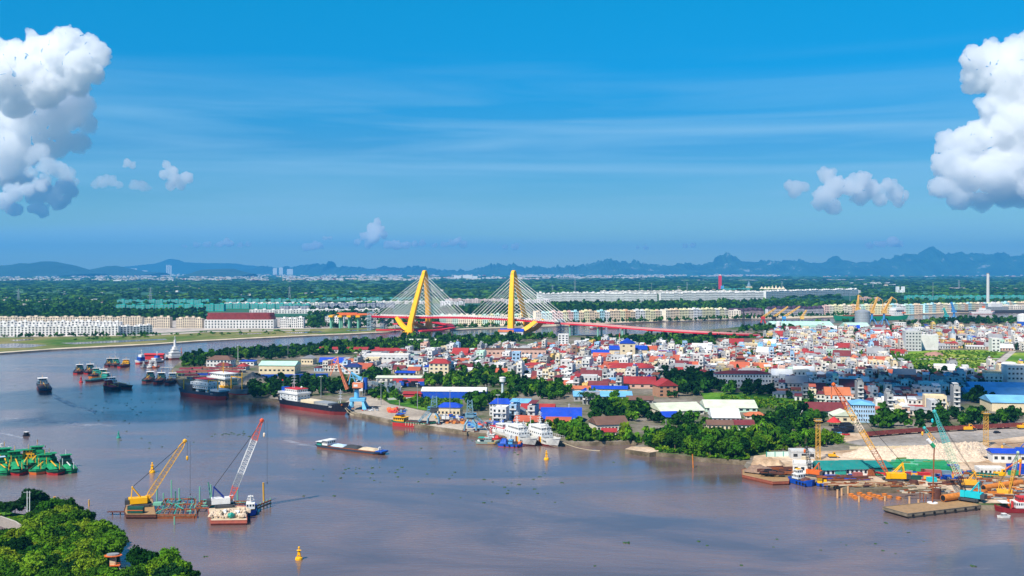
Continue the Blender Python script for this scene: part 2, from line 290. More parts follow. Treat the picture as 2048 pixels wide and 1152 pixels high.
# near bank
NEAR = [(-700, 1000), (-300, 1010), (0, 1022), (60, 1030), (140, 1040), (190, 1062), (232, 1090), (240, 1112), (232, 1138), (262, 1150), (350, 1157), (398, 1180), (430, 1260), (440, 1400), (-900, 1400)]
sheet('mangrove_bank', NEAR, 1.3, M_LUSH, z0=-3, side=M_MUD)
sheet('creek', [(-200, 1075), (-20, 1050), (8, 1052), (26, 1062), (30, 1074), (0, 1092), (-200, 1120)], 1.36, M_WATER)
# ---------------------------------------------------------------- hills
def hill_mat(name='karst', ca=(.010, .055, .045), cb=(.030, .10, .065), cc=(.30, .33, .32), amt=.60):
 m = bpy.data.materials.new(name); m.use_nodes = True; t = m.node_tree; l = t.links.new; b = t.nodes['Principled BSDF']; b.inputs['Roughness'].default_value = .95
 g = N(t, 'ShaderNodeNewGeometry'); a = N(t, 'ShaderNodeTexNoise'); a.inputs['Scale'].default_value = .0022; a.inputs['Detail'].default_value = 9; a.inputs['Roughness'].default_value = .7; l(g.outputs['Position'], a.inputs['Vector'])
 r = N(t, 'ShaderNodeValToRGB'); e = r.color_ramp.elements; e[0].position = .4; e[0].color = (*ca, 1); e[1].position = amt + .06; e[1].color = (*cc, 1); x = e.new(amt); x.color = (*cb, 1)
 l(a.outputs[0], r.inputs[0]); l(r.outputs[0], b.inputs['Base Color']); return m
M_HILL = hill_mat(); M_HILL2 = hill_mat('forested_hill', (.010, .05, .045), (.02, .075, .055), (.10, .16, .10), .7)
def ridge(name, pts, Y, depth, label, m, rough=1.0):
 xs = np.arange(pts[0][0], pts[-1][0] + .1, 1.25); ys = np.interp(xs, [p[0] for p in pts], [p[1] for p in pts]); n = 16; V = []
 for i, (x, y) in enumerate(zip(xs, ys)):
  X = (x - 1024) / F * Y; Hh = max(8, (HZ - y) / F * Y + CAMH)
  for k in range(n + 1):
   t = k / n; prof = math.sin(min(1, t * 1.25) * math.pi / 2) ** .75 if t < .8 else math.cos((t - .8) / .2 * math.pi / 2)
   yy = Y - depth * .8 + depth * t
   q = noise.fractal(Vector((X / 900, yy / 900, 3.1)), .9, 2.1, 5) * .45 * rough * (1 - abs(2 * t - 1)) + noise.noise(Vector((X / 260, yy / 500, 1))) * .10 * rough * (1 - t)
   V.append((X, yy, max(-4, Hh * (prof - .07 * (k not in (0, n)) + q * (1 if k not in (0, n) else 0))) if k < n else -4))
   if k == 0: V[-1] = (X, yy, -4)
 c = n + 1; fs = [(i * c + k, (i + 1) * c + k, (i + 1) * c + k + 1, i * c + k + 1) for i in range(len(xs) - 1) for k in range(n)]
 mb = MB(); mb.add(V, fs); o = mb.build(name, m, smooth=True); tag(o, label=label, kind='structure'); return o
def jag(pts, amp, step, seed):
 xs = np.arange(pts[0][0], pts[-1][0], step); ys = np.interp(xs, [p[0] for p in pts], [p[1] for p in pts])
 return [(x, y - amp * (abs(noise.fractal(Vector((x / 15., seed, 0)), .55, 2.3, 6)) * 1.5 - .55)) for x, y in zip(xs, ys)]
ridge('hills', jag([(480, 545), (520, 537), (540, 530), (560, 537), (600, 531), (625, 526), (660, 528), (680, 534), (700, 533), (740, 536), (770, 529), (800, 534), (830, 530), (855, 531), (880, 536), (930, 541), (960, 545)], 8, 1.6, 1.), 25500, 2600, 'pale blue small knobbly hills along the horizon left of the yellow bridge', M_HILL2)
ridge('hills', jag([(860, 545), (900, 541), (940, 537), (975, 528), (995, 524), (1020, 527), (1050, 533), (1080, 531), (1095, 534), (1130, 532), (1160, 528), (1190, 523), (1215, 520), (1240, 523), (1265, 520), (1290, 526), (1310, 530), (1345, 526), (1370, 522), (1385, 529), (1410, 528), (1425, 523), (1440, 512), (1460, 513), (1475, 520), (1500, 521), (1520, 519), (1536, 521), (1560, 522), (1567, 516), (1590, 520), (1600, 516), (1620, 522), (1640, 523), (1665, 516), (1685, 522), (1697, 519), (1710, 524), (1740, 516), (1770, 510), (1800, 513), (1835, 510), (1842, 508), (1860, 507), (1872, 511), (1900, 504), (1915, 507), (1940, 500), (1965, 503), (1990, 509), (2015, 513), (2040, 504), (2100, 503), (2200, 512), (2300, 530)], 8.5, 1.5, 7.), 23500, 2400, 'long chain of steep limestone karst hills on the horizon at right', M_HILL)
ridge('hills', [(-220, 540), (-120, 530), (0, 534), (25, 531), (40, 532), (60, 525), (95, 520), (110, 521), (125, 525), (150, 529), (170, 536), (190, 543), (205, 547)], 17000, 2600, 'smooth rounded forested hill at the far left of the horizon', M_HILL2, .5)
ridge('hills', [(185, 547), (205, 536), (230, 530), (262, 536), (290, 542), (330, 545)], 18500, 1800, 'low wooded hill behind the white tower blocks', M_HILL2, .5)
ridge('hills', [(180, 540), (240, 533), (290, 528), (320, 523), (345, 515), (358, 518), (370, 523), (420, 525), (470, 526), (500, 530), (560, 535), (600, 546)], 27500, 1500, 'faint pointed blue hill far behind the town at left', M_HILL2, .4)
ridge('hills', [(395, 547), (420, 538), (450, 536), (470, 537), (490, 543), (510, 547)], 15500, 1200, 'low dark wooded rise beside the distant port cranes', M_HILL2, .5)
# ---------------------------------------------------------------- clouds (real geometry far beyond the haze)
def cloud_mat(name, alpha=None):
 m = bpy.data.materials.new(name); m.use_nodes = True; t = m.node_tree; l = t.links.new; t.nodes.clear()
 o = N(t, 'ShaderNodeOutputMaterial'); d = N(t, 'ShaderNodeBsdfDiffuse'); d.inputs['Color'].default_value = (.95, .94, .93, 1)
 tr = N(t, 'ShaderNodeBsdfTranslucent'); tr.inputs['Color'].default_value = (.98, .95, .94, 1); ms = N(t, 'ShaderNodeMixShader'); ms.inputs[0].default_value = .42
 l(d.outputs[0], ms.inputs[1]); l(tr.outputs[0], ms.inputs[2])
 if alpha is None: l(ms.outputs[0], o.inputs[0]); return m
 g = N(t, 'ShaderNodeNewGeometry'); z = N(t, 'ShaderNodeTexNoise'); z.inputs['Scale'].default_value = alpha[0]; z.inputs['Detail'].default_value = 6; z.inputs['Roughness'].default_value = .6; l(g.outputs['Position'], z.inputs['Vector'])
 r = N(t, 'ShaderNodeMapRange'); r.inputs[1].default_value = alpha[1]; r.inputs[2].default_value = alpha[2]; r.inputs[4].default_value = alpha[3]; l(z.outputs[0], r.inputs[0])
 tp = N(t, 'ShaderNodeBsdfTransparent'); m3 = N(t, 'ShaderNodeMixShader'); l(r.outputs[0], m3.inputs[0]); l(tp.outputs[0], m3.inputs[1]); l(ms.outputs[0], m3.inputs[2]); l(m3.outputs[0], o.inputs[0]); return m
def vol_cloud(name, dens, an=.3):
 m = bpy.data.materials.new(name); m.use_nodes = True; t = m.node_tree; t.nodes.clear(); o = N(t, 'ShaderNodeOutputMaterial'); v = N(t, 'ShaderNodeVolumeScatter'); v.inputs['Color'].default_value = (1, .997, .992, 1); v.inputs['Density'].default_value = dens; v.inputs['Anisotropy'].default_value = an
 t.links.new(v.outputs[0], o.inputs['Volume']); return m
M_CLOUD = vol_cloud('cumulus', .0027); M_CLOUDS = vol_cloud('wispy_cumulus', .0014); M_CLOUDT = vol_cloud('thin_cloud', .0050); M_CLOUDL = vol_cloud('low_thin_cloud', .0042); M_SHADR = cloud_mat('overhead_cloud_dense', (.004, .15, .40, .64)); M_SHADE = cloud_mat('overhead_cloud', (.004, .25, .55, .60))
def ico(n):
 bm = bmesh.new(); bmesh.ops.create_icosphere(bm, subdivisions=n, radius=1); v = np.array([q.co[:] for q in bm.verts]); f = np.array([[w.index for w in q.verts] for q in bm.faces]); bm.free(); return v, f
ICO = {n: ico(n) for n in (1, 2, 3, 4)}
def npmesh(name, V, T, mats, smooth=False, mi=None, colr=None):
 me = bpy.data.meshes.new(name); k = T.shape[1]
 me.vertices.add(len(V)); me.vertices.foreach_set('co', np.ascontiguousarray(V, dtype=np.float32).ravel())
 me.loops.add(T.size); me.loops.foreach_set('vertex_index', np.ascontiguousarray(T, dtype=np.int32).ravel())
 me.polygons.add(len(T)); me.polygons.foreach_set('loop_start', np.arange(len(T), dtype=np.int32) * k)
 try: me.polygons.foreach_set('loop_total', np.full(len(T), k, dtype=np.int32))
 except Exception: pass
 for m in (mats if isinstance(mats, (list, tuple)) else [mats]): me.materials.append(m)
 if mi is not None: me.polygons.foreach_set('material_index', mi.astype(np.int32))
 if smooth: me.polygons.foreach_set('use_smooth', np.ones(len(T), dtype=bool))
 if colr is not None:
  at_ = me.attributes.new('Col', 'FLOAT_COLOR', 'FACE'); at_.data.foreach_set('color', np.hstack([colr, np.ones((len(colr), 1))]).astype(np.float32).ravel())
 if not smooth: me.polygons.foreach_set('use_smooth', np.zeros(len(T), dtype=bool))
 me.update(calc_edges=True); return me
def vnoise(P, seed=0):
 """cheap vectorised smooth value noise"""
 P = P + seed * 17.3; i = np.floor(P).astype(np.int64); f = P - i; f = f * f * (3 - 2 * f); out = 0
 for dx in (0, 1):
  for dy in (0, 1):
   for dz in (0, 1):
    h = ((i[:, 0] + dx) * 73856093 ^ (i[:, 1] + dy) * 19349663 ^ (i[:, 2] + dz) * 83492791) & 0x7fffffff
    h = (h * 1103515245 + 12345) & 0x7fffffff; h = ((h >> 8) & 0xffff) / 65535.
    out = out + h * (f[:, 0] if dx else 1 - f[:, 0]) * (f[:, 1] if dy else 1 - f[:, 1]) * (f[:, 2] if dz else 1 - f[:, 2])
 return out
def fbm(P, o=4, seed=0):
 s = 0; a = .5
 for k in range(o): s = s + a * vnoise(P * 2 ** k, seed + k); a *= .5
 return s
def cloud(label, puffs, D, m=None, seed=0, kids=16, kids2=5, sub=3, flat=1.0):
 r_ = np.random.default_rng(seed); S = []
 k = D / F
 for (x, y, r) in puffs:
  c = np.array([(x - 1024) * k, D + r_.uniform(-.3, .3) * r * k, CAMH + (HZ - y) * k]); rr = r * k; S.append((c, rr * .92))
  for _ in range(kids):
   d = r_.normal(size=3); d[1] = -abs(d[1]) if r_.random() < .8 else d[1]; d /= np.linalg.norm(d); d[2] = abs(d[2]) * .8 if d[2] < -.5 else d[2]
   c1 = c + d * rr * r_.uniform(.55, .85); r1 = rr * r_.uniform(.28, .5); S.append((c1, r1))
   for _ in range(kids2):
    e = d + r_.normal(size=3) * .7; e /= np.linalg.norm(e); S.append((c1 + e * r1 * .7, r1 * r_.uniform(.3, .5)))
 VV = []; TT = []; b = 0
 for c, r in S:
  v, t = ICO[2]; VV.append(v * np.array([1, 1, flat]) * r + c); TT.append(t + b); b += len(v)
 tmp = mkobj('tmp', npmesh('tmp', np.vstack(VV), np.vstack(TT), M_CLOUD)); md = tmp.modifiers.new('r', 'REMESH'); md.mode = 'VOXEL'; md.voxel_size = k * 1.5
 me = bpy.data.meshes.new_from_object(tmp.evaluated_get(bpy.context.evaluated_depsgraph_get())); bpy.data.objects.remove(tmp)
 n_ = len(me.vertices); co = np.empty(n_ * 3, np.float32); me.vertices.foreach_get('co', co); co = co.reshape(-1, 3).astype(float); no = np.empty(n_ * 3, np.float32); me.vertices.foreach_get('normal', no); no = no.reshape(-1, 3)
 d = (fbm(co / (k * 26), 4, seed) - .47) * 30 + (fbm(co / (k * 8), 4, seed + 9) - .44) * 11
 d = np.minimum(d, 12.) * k * .9 * min(1, (max(p[2] for p in puffs) / 26.) ** 1.4)
 me.vertices.foreach_set('co', (co + no * d[:, None]).astype(np.float32).ravel()); me.materials.clear(); me.materials.append(m or M_CLOUD)
 me.polygons.foreach_set('use_smooth', np.ones(len(me.polygons), dtype=bool)); me.update()
 o = mkobj('cloud', me); tag(o, label, kind='structure'); return o
cloud('towering white cumulus cut by the right edge of the sky', [(1945, 122, 26), (1985, 120, 40), (2035, 110, 38), (2010, 165, 50), (1960, 160, 32), (1938, 150, 18), (2045, 200, 55), (1985, 215, 34), (2040, 270, 70), (1985, 280, 48), (1935, 285, 40), (1895, 288, 26), (1900, 330, 36), (1935, 350, 50), (1990, 350, 62), (2050, 350, 70), (1885, 375, 24), (1920, 392, 28), (1965, 395, 28), (2010, 385, 32), (2080, 180, 60), (2100, 300, 80)], 60000, seed=3)
cloud('puffy white cumulus with a flat grey base left of the towering one', [(1655, 352, 20), (1668, 375, 24), (1645, 392, 18), (1640, 410, 16), (1665, 412, 15), (1700, 375, 22), (1722, 362, 20), (1745, 378, 22), (1775, 372, 18), (1788, 390, 18), (1760, 395, 18), (1720, 395, 20), (1795, 402, 12)], 56000, seed=4, kids=12)
cloud('small round white cumulus beside the larger puffy one', [(1580, 372, 13), (1596, 374, 15), (1608, 376, 9), (1588, 384, 13)], 56000, seed=5, kids=10)
cloud('broad bulky pinkish cumulus head at the left of the sky', [(0, 110, 34), (35, 118, 34), (75, 100, 34), (110, 95, 32), (140, 85, 30), (175, 98, 30), (196, 112, 24), (205, 122, 16), (120, 130, 40), (60, 150, 48), (10, 160, 48), (165, 135, 36), (150, 165, 34), (90, 180, 44), (30, 200, 40), (185, 145, 26)], 60000, seed=6)
cloud('hazy grey trunk of cloud below the bulky head at left', [(0, 240, 50), (60, 240, 52), (120, 225, 48), (160, 215, 36), (175, 250, 24), (110, 280, 44), (40, 300, 50), (0, 330, 50), (155, 285, 26)], 63000, m=M_CLOUDS, seed=7)
cloud('bright tilted cumulus tower in front of the grey cloud trunk', [(82, 308, 20), (66, 318, 14), (100, 330, 22), (118, 340, 20), (135, 352, 18), (150, 365, 12), (60, 345, 14)], 58000, m=M_CLOUDS, seed=8, kids=12)
cloud('white cumulus tuft at the left edge above the horizon', [(5, 400, 20), (28, 388, 20), (55, 380, 16), (80, 372, 14), (12, 412, 10), (95, 360, 12)], 58000, seed=9, kids=12)
cloud('ragged pale cloud under the left cumulus group', [(0, 350, 26), (40, 352, 24), (80, 385, 26), (120, 395, 24), (30, 420, 18), (80, 420, 16), (130, 380, 20)], 64000, m=M_CLOUDT, seed=10)
cloud('tall small white cumulus tower right of the left group', [(335, 330, 11), (345, 342, 14), (330, 350, 11), (350, 358, 14), (372, 356, 14), (362, 370, 13), (340, 370, 12)], 57000, seed=11, kids=10)
cloud('tiny white cumulus puff above the low pair', [(255, 326, 9), (264, 331, 8), (250, 332, 5)], 57000, seed=12, kids=8)
cloud('low soft cloud mound, left of the low pair', [(205, 364, 15), (222, 362, 14), (238, 370, 10), (190, 370, 9)], 57500, m=M_CLOUDS, seed=13, kids=10)
cloud('low soft cloud mound, right of the low pair', [(268, 370, 11), (284, 372, 13), (294, 376, 8)], 57500, m=M_CLOUDS, seed=14, kids=10)
cloud('distant pale cumulus mound above the bridge tower', [(755, 446, 9), (742, 458, 11), (758, 462, 13), (728, 472, 10), (746, 476, 12), (768, 470, 9), (715, 484, 9), (735, 489, 10)], 70000, m=M_CLOUDT, seed=15, kids=10)
for i, (lab, pf) in enumerate([('flat little cloud far off, left of the pale mound', [(612, 495, 8), (626, 493, 9), (638, 492, 7)]), ('thin cloud sliver above the flat little cloud', [(650, 477, 5), (660, 476, 4)]), ('low cloud bank just right of the pale mound', [(778, 490, 8), (795, 492, 9), (812, 491, 8), (830, 489, 6), (845, 487, 7)]), ('low white cloud lump above the left bridge tower', [(870, 491, 6), (888, 490, 7), (905, 487, 8), (915, 482, 7), (926, 489, 7)]), ('long thin low cloud over the far left hills', [(370, 493, 6), (392, 491, 7), (415, 490, 7), (440, 489, 8), (460, 488, 9), (480, 491, 7), (495, 490, 6)]), ('faint low cloud right of the second bridge tower', [(1010, 494, 6), (1030, 494, 7)]), ('faint low cloud over the karst hills', [(1740, 492, 8), (1760, 488, 10), (1785, 484, 10), (1800, 490, 7)]), ('faint low cloud over the middle hills', [(1275, 495, 5), (1292, 496, 6)]), ('faint low cloud above the karst chain centre', [(1370, 492, 5), (1386, 491, 6)])]):
 cloud(lab, [(a, b, c * 1.25) for a, b, c in pf], 72000, m=M_CLOUDL, seed=20 + i, kids=8, flat=.7)
# overhead clouds whose real shadows fall on the river and the town
def ovcloud(label, spots, mm_, Hc=1500.):
 VV = []; TT = []; b = 0; v, t = ICO[3]
 for (px, py, rx, ry) in spots:
  g = G(px, py, 0); c = np.array(g + sdir * (Hc / sdir.z)); p = v * np.array([rx, ry, 70.]); n = fbm((p + c) / 90., 4, 3) - .45
  VV.append(c + p * (1 + n * .9)[:, None]); TT.append(t + b); b += len(v)
 o = mkobj('cloud', npmesh('cloud', np.vstack(VV), np.vstack(TT), mm_, smooth=True)); tag(o, label, kind='structure')
ovcloud('drifting cloud high overhead shading the upstream river', [(40, 800, 90, 45), (180, 790, 80, 50), (300, 782, 48, 45), (545, 768, 22, 10), (380, 828, 42, 22), (160, 835, 40, 22), (300, 812, 60, 30)], M_SHADR)
ovcloud('drifting cloud high overhead shading the crowded town', [(1480, 772, 40, 35), (1600, 785, 50, 50), (1700, 775, 50, 55), (1800, 780, 50, 50), (1920, 785, 50, 50), (2040, 792, 60, 50), (1380, 765, 30, 20), (1850, 800, 40, 30)], M_SHADE)
def foam_mat():
 m = bpy.data.materials.new('wake_foam'); m.use_nodes = True; t = m.node_tree; l = t.links.new; t.nodes.clear(); o = N(t, 'ShaderNodeOutputMaterial'); d = N(t, 'ShaderNodeBsdfDiffuse'); d.inputs[0].default_value = (.5, .55, .62, 1); tp = N(t, 'ShaderNodeBsdfTransparent'); mx_ = N(t, 'ShaderNodeMixShader'); g = N(t, 'ShaderNodeNewGeometry'); z = N(t, 'ShaderNodeTexNoise'); z.inputs['Scale'].default_value = .12; z.inputs['Detail'].default_value = 6; r = N(t, 'ShaderNodeMapRange'); r.inputs[1].default_value = .42; r.inputs[2].default_value = .75; r.inputs[4].default_value = .6
 l(g.outputs['Position'], z.inputs['Vector']); l(z.outputs[0], r.inputs[0]); l(r.outputs[0], mx_.inputs[0]); l(tp.outputs[0], mx_.inputs[1]); l(d.outputs[0], mx_.inputs[2]); l(mx_.outputs[0], o.inputs[0]); return m
FOAM = foam_mat()
for pts in ([(97, 786), (106, 786), (124, 797), (160, 812), (196, 822), (190, 826), (140, 813), (108, 797)], [(636, 893), (600, 885), (560, 876), (556, 878), (600, 890), (634, 896)], [(46, 874), (20, 868), (-6, 864), (-6, 866), (20, 872), (46, 877)], [(10, 835), (90, 838), (170, 845), (240, 851), (236, 853), (150, 850), (60, 845), (10, 842)]):
 w = MB(); Q = [G(a, b, .03) for a, b in pts]; w.prism([(q.x, q.y) for q in Q], .02, .03); tag(w.build('wake', FOAM), kind='structure')
# ---------------------------------------------------------------- haze: one box round the whole place
hb = MB(); hb.add([(x, y, z) for z in (-6, 900) for x, y in ((-38000, -3500), (38000, -3500), (38000, 31000), (-38000, 31000))], [(3, 2, 1, 0), (4, 5, 6, 7), (0, 1, 5, 4), (1, 2, 6, 5), (2, 3, 7, 6), (3, 0, 4, 7)])
hm = bpy.data.materials.new('haze'); hm.use_nodes = True; ht = hm.node_tree; ht.nodes.clear(); pv = N(ht, 'ShaderNodeVolumePrincipled'); ho = N(ht, 'ShaderNodeOutputMaterial')
pv.inputs['Color'].default_value = (.08, .44, .90, 1); pv.inputs['Density'].default_value = 5.6e-5; pv.inputs['Anisotropy'].default_value = .1; ht.links.new(pv.outputs[0], ho.inputs['Volume'])
tag(hb.build('haze', hm), kind='stuff')
# ---------------------------------------------------------------- automatic unique wording from nearby landmarks
LMK = []      # (phrase, x, y)
def landmark(ph, x, y): LMK.append((ph, x, y))
TODO = []     # (object, look, kind word, x, y)
ORD = ['', 'second', 'third', 'fourth', 'fifth', 'sixth', 'seventh', 'eighth', 'ninth', 'tenth', 'eleventh', 'twelfth', 'thirteenth', 'fourteenth', 'fifteenth', 'sixteenth', 'seventeenth', 'eighteenth', 'nineteenth', 'twentieth', 'twenty-first', 'twenty-second', 'twenty-third', 'twenty-fourth', 'twenty-fifth', 'twenty-sixth', 'twenty-seventh', 'twenty-eighth', 'twenty-ninth']
for t_ in ('thirt', 'fort', 'fift', 'sixt', 'sevent', 'eight', 'ninet'): ORD += [t_ + 'ieth'] + [t_ + 'y-' + q_ for q_ in ['first'] + ORD[1:9]]
def relabel():
 B = {}
 for o, look, x, y in TODO:
  qx, qy = PX(x, y, 2)
  best = min(LMK, key=lambda l: (PX(l[1], l[2], 2)[0] - qx) ** 2 + ((PX(l[1], l[2], 2)[1] - qy) * 2.2) ** 2)
  lx, ly = PX(best[1], best[2], 2); dx, dy = qx - lx, (qy - ly) * 2.2
  d = ('right of' if dx > 0 else 'left of') if abs(dx) > abs(dy) else ('before' if dy > 0 else 'behind')
  B.setdefault((look, d, best[0]), []).append((dx * dx + dy * dy, o))
 for (look, d, ph), L_ in B.items():
  L_.sort(key=lambda q: q[0])
  for i, (_, o) in enumerate(L_):
   o['label'] = f"{look}, nearest {d} {ph}" if i == 0 and len(L_) > 1 else (f"{look}, {d} {ph}" if i == 0 else f"{look}, {ORD[min(i, 98)]} such {d} {ph}")
# ---------------------------------------------------------------- unit meshes shared by buildings
def um(f, mats, name):
 m = MB(); f(m); return m.mesh(name, mats)
def _par(m):
 m.box(0, 0, 0, 1, 1, .06); t = .03
 for cx, cy, sx, sy in ((0, -.5 + t / 2, 1, t), (0, .5 - t / 2, 1, t), (-.5 + t / 2, 0, t, 1 - 2 * t), (.5 - t / 2, 0, t, 1 - 2 * t)): m.box(cx, cy, .06, sx, sy, .94)
U = dict(box=um(lambda m: m.box(0, 0, 0, 1, 1, 1), WALL, 'wall'), boxr=um(lambda m: m.box(0, 0, 0, 1, 1, 1), ROOF, 'roof'),
  gable=um(lambda m: m.gable(0, 0, 0, 1, 1, 1), ROOF, 'roof'), gabley=um(lambda m: m.add(*_gy()), ROOF, 'roof') if False else None,
  hip=um(lambda m: m.hip(0, 0, 0, 1, .5, 1), ROOF, 'roof'), shed=um(lambda m: m.shed(0, 0, 0, 1, 1, 1), ROOF, 'roof'), par=um(_par, WALL, 'parapet'))
def _win(m): m.box(0, -.02, 0, 1, .12, 1, 0)
U['win'] = um(_win, GLASS, 'window')
U['frame'] = um(lambda m: (m.box(0, -.04, -.08, 1.16, .1, .08), m.box(0, -.04, 1, 1.16, .1, .08), m.box(-.54, -.04, 0, .08, .1, 1), m.box(.54, -.04, 0, .08, .1, 1)), WHITE, 'frame')
def ob(nm, me, par, loc, scl, c=None, rz=0):
 o = bpy.data.objects.new(nm, me); col.objects.link(o); o.parent = par; o.location = loc; o.scale = scl
 if rz: o.rotation_euler.z = rz
 if c is not None: o.color = (*c, 1)
 return o
C_ = dict(white=(.72, .70, .66), cream=(.76, .62, .40), pale=(.70, .64, .54), pink=(.68, .42, .32), grey=(.36, .36, .35), lgrey=(.56, .56, .55), blue=(.36, .54, .72), mint=(.50, .70, .56), yellow=(.80, .55, .16), brown=(.26, .15, .10), brick=(.48, .24, .14),
  red=(.34, .030, .030), maroon=(.17, .030, .035), orange=(.52, .15, .06), rblue=(.008, .06, .46), navy=(.012, .03, .14), rlblue=(.16, .42, .68), rmint=(.46, .70, .56), rteal=(.01, .20, .18), rgrey=(.30, .30, .31), rwhite=(.72, .72, .70), rbrown=(.16, .085, .06), rcream=(.62, .66, .50), tile=(.45, .10, .05))
BOXES = []    # footprints in the plan: (x, y, radius_x, radius_y, rz)
NB = [0]
def bld(label, x0, x1, yt, yb, depth, roof, rc, wc, fl=1, nw=6, rz=-6, rh=None, name='building', cat='building', z=2.2, eave=.6, ns=3, lm=None, frame=False, winh=1.5, winw=None, group=None, side=True, wcol=None):
 """front wall between pixel columns x0..x1, foot at row yb, eaves at row yt"""
 a = R(rz); g = G((x0 + x1) / 2, yb, z); k = g.y / F; W = (x1 - x0) * k / max(.6, math.cos(a)) * (1 if abs(rz) < 20 else .9); Hh = (yb - yt) * k
 r = thing(name, label, cat, (g.x, g.y, z), a, group)
 ob('wall', U['box'], r, (0, depth / 2, 0), (W, depth, Hh), wcol or C_[wc]); rh = rh if rh is not None else depth * .22
 e = eave * 2
 if roof == 'gable': ro = ob('roof', U['gable'], r, (0, depth / 2, Hh + .01), (W + e, depth + e, rh), C_[rc])
 elif roof == 'gabley': ro = ob('roof', U['gable'], r, (0, depth / 2, Hh + .01), (depth + e, W + e, rh), C_[rc], math.pi / 2)
 elif roof == 'hip':
  if W >= depth: ro = ob('roof', U['hip'], r, (0, depth / 2, Hh + .01), (W + e, (depth + e) * 2, rh), C_[rc])
  else: ro = ob('roof', U['hip'], r, (0, depth / 2, Hh + .01), (depth + e, (W + e) * 2, rh), C_[rc], math.pi / 2)
 elif roof == 'shed': ro = ob('roof', U['shed'], r, (0, depth / 2, Hh + .25), (W + e, depth + e, rh), C_[rc])
 else: ro = ob('roof', U['par'], r, (0, depth / 2, Hh + .01), (W + .2, depth + .2, 1.0), C_[rc or wc])
 fh = Hh / max(1, fl); ww = winw or min(2.2, W / max(1, nw) * .5)
 for f in range(fl):
  for i in range(nw):
   wn = ob('window', U['win'], r, (-W / 2 + W * (i + .5) / nw, -.02, fh * f + fh * .35), (ww, 1, min(winh, fh * .5)))
   if frame: ob('frame', U['frame'], wn, (0, 0, 0), (1, 1, 1))
  if side and NB[0] >= 0:
   for i in range(ns): ob('window', U['win'], r, ((W / 2 + .02), depth * (i + .5) / ns, fh * f + fh * .35), (min(1.6, depth / ns * .5), 1, min(winh, fh * .5)), None, math.pi / 2)
 BOXES.append((g.x - math.sin(a) * depth / 2, g.y + depth / 2, W / 2 + 2, depth / 2 + 3, a)); landmark(lm or ('the ' + label.split(' with ')[0].split(',')[0]), g.x, g.y) if lm != 0 else None
 return r, W, Hh
B = bld
# ---- landmark buildings of the peninsula (pixel columns, eave row, foot row)
B('long low white barracks with a red sheet roof behind the port trees', 637, 757, 699, 706, 12, 'gable', 'red', 'white', 1, 12, rz=-3, lm='the long red-roofed barracks')
B('cream villa with a grey hipped roof and four columns', 602, 626, 717, 729, 12, 'gabley', 'rgrey', 'cream', 1, 4, rz=-8, rh=3, lm=0)
B('white shed with a bright blue ridged roof behind the orange crane', 637, 690, 728, 738, 14, 'gable', 'rblue', 'white', 1, 5, rz=-3, rh=6, lm='the blue ridged roof')
B('low pale house with a bright orange hipped roof', 683, 711, 723, 731, 12, 'hip', 'orange', 'pale', 1, 4, lm=0)
B('white house with a navy hipped roof near the orange crane', 688, 719, 734, 748, 11, 'hip', 'navy', 'white', 2, 3, rh=3, lm=0)
B('cream warehouse with a mint green gabled roof', 517, 590, 731, 748, 20, 'gable', 'rmint', 'cream', 1, 8, rz=-4, rh=3.5, lm='the mint-roofed warehouse')
B('white villa with brown hipped roof on the peninsula tip', 412, 462, 720, 734, 14, 'hip', 'rbrown', 'white', 2, 7, rh=4, lm='the brown-roofed villa')
B('white annexe with a maroon pavilion roof on the peninsula tip', 430, 458, 732, 739, 10, 'hip', 'maroon', 'pale', 1, 3, rh=3, lm=0)
B('small white pavilion under a red pyramid roof by the riverside trees', 474, 492, 733, 740, 10, 'hip', 'red', 'white', 1, 3, rh=3, lm=0)
B('white block with a blue flat canopy near the peninsula tip', 478, 508, 723, 731, 10, 'shed', 'rblue', 'white', 1, 4, rh=.5, lm=0)
B('big blank white block with a red roof terrace behind', 724, 817, 711, 732, 16, 'flat', None, 'white', 2, 11, rz=-2, winh=1.2, lm='the big white block')
B('red roofed hall rising behind the big white block', 738, 812, 702, 716, 12, 'hip', 'red', 'white', 1, 5, rz=-2, rh=3, lm=0)
B('low cream annexe at the foot of the big white block', 760, 826, 735, 743, 9, 'shed', 'rcream', 'cream', 1, 6, rh=1.5, lm=0)
B('small sky blue house right of the big white block', 827, 842, 733, 743, 8, 'flat', None, 'blue', 2, 2, lm=0)
B('cream three storey mansion with a red hipped roof', 858, 897, 727, 749, 14, 'hip', 'red', 'cream', 3, 4, rh=4, frame=True, lm='the red-hipped cream mansion')
B('square cream house with a red roof near the orchard', 910, 934, 710, 724, 12, 'hip', 'red', 'cream', 2, 3, rh=2, lm=0)
B('long open cream workshop beneath a blue canopy', 752, 842, 756, 765, 9, 'shed', 'rcream', 'pale', 1, 9, rz=-2, rh=1, lm='the long cream workshop')
B('blue roofed open canopy behind the cream workshop', 790, 828, 746, 753, 8, 'shed', 'rblue', 'grey', 1, 4, rh=1, lm=0)
B('long maroon roofed shed beside the blue steel racks', 784, 845, 766, 774, 14, 'gable', 'red', 'pale', 1, 6, rh=3, lm=0)
B('long quay warehouse of blue cladding with a white roof', 842, 972, 783, 798, 16, 'gable', 'rwhite', 'white', 0, 0, rz=-3, rh=2.5, eave=.3, lm='the blue quay warehouse', wcol=(.008, .08, .52))
B('small red corrugated store left of the blue quay warehouse', 806, 842, 788, 798, 10, 'gable', 'red', 'white', 0, 0, rz=-5, rh=1.5, lm=0, wcol=(.45, .04, .05))
B('cream quay office with a blue hipped roof on top', 874, 920, 815, 834, 12, 'hip', 'rblue', 'cream', 1, 6, rz=-6, rh=2.6, lm='the cream quay office')
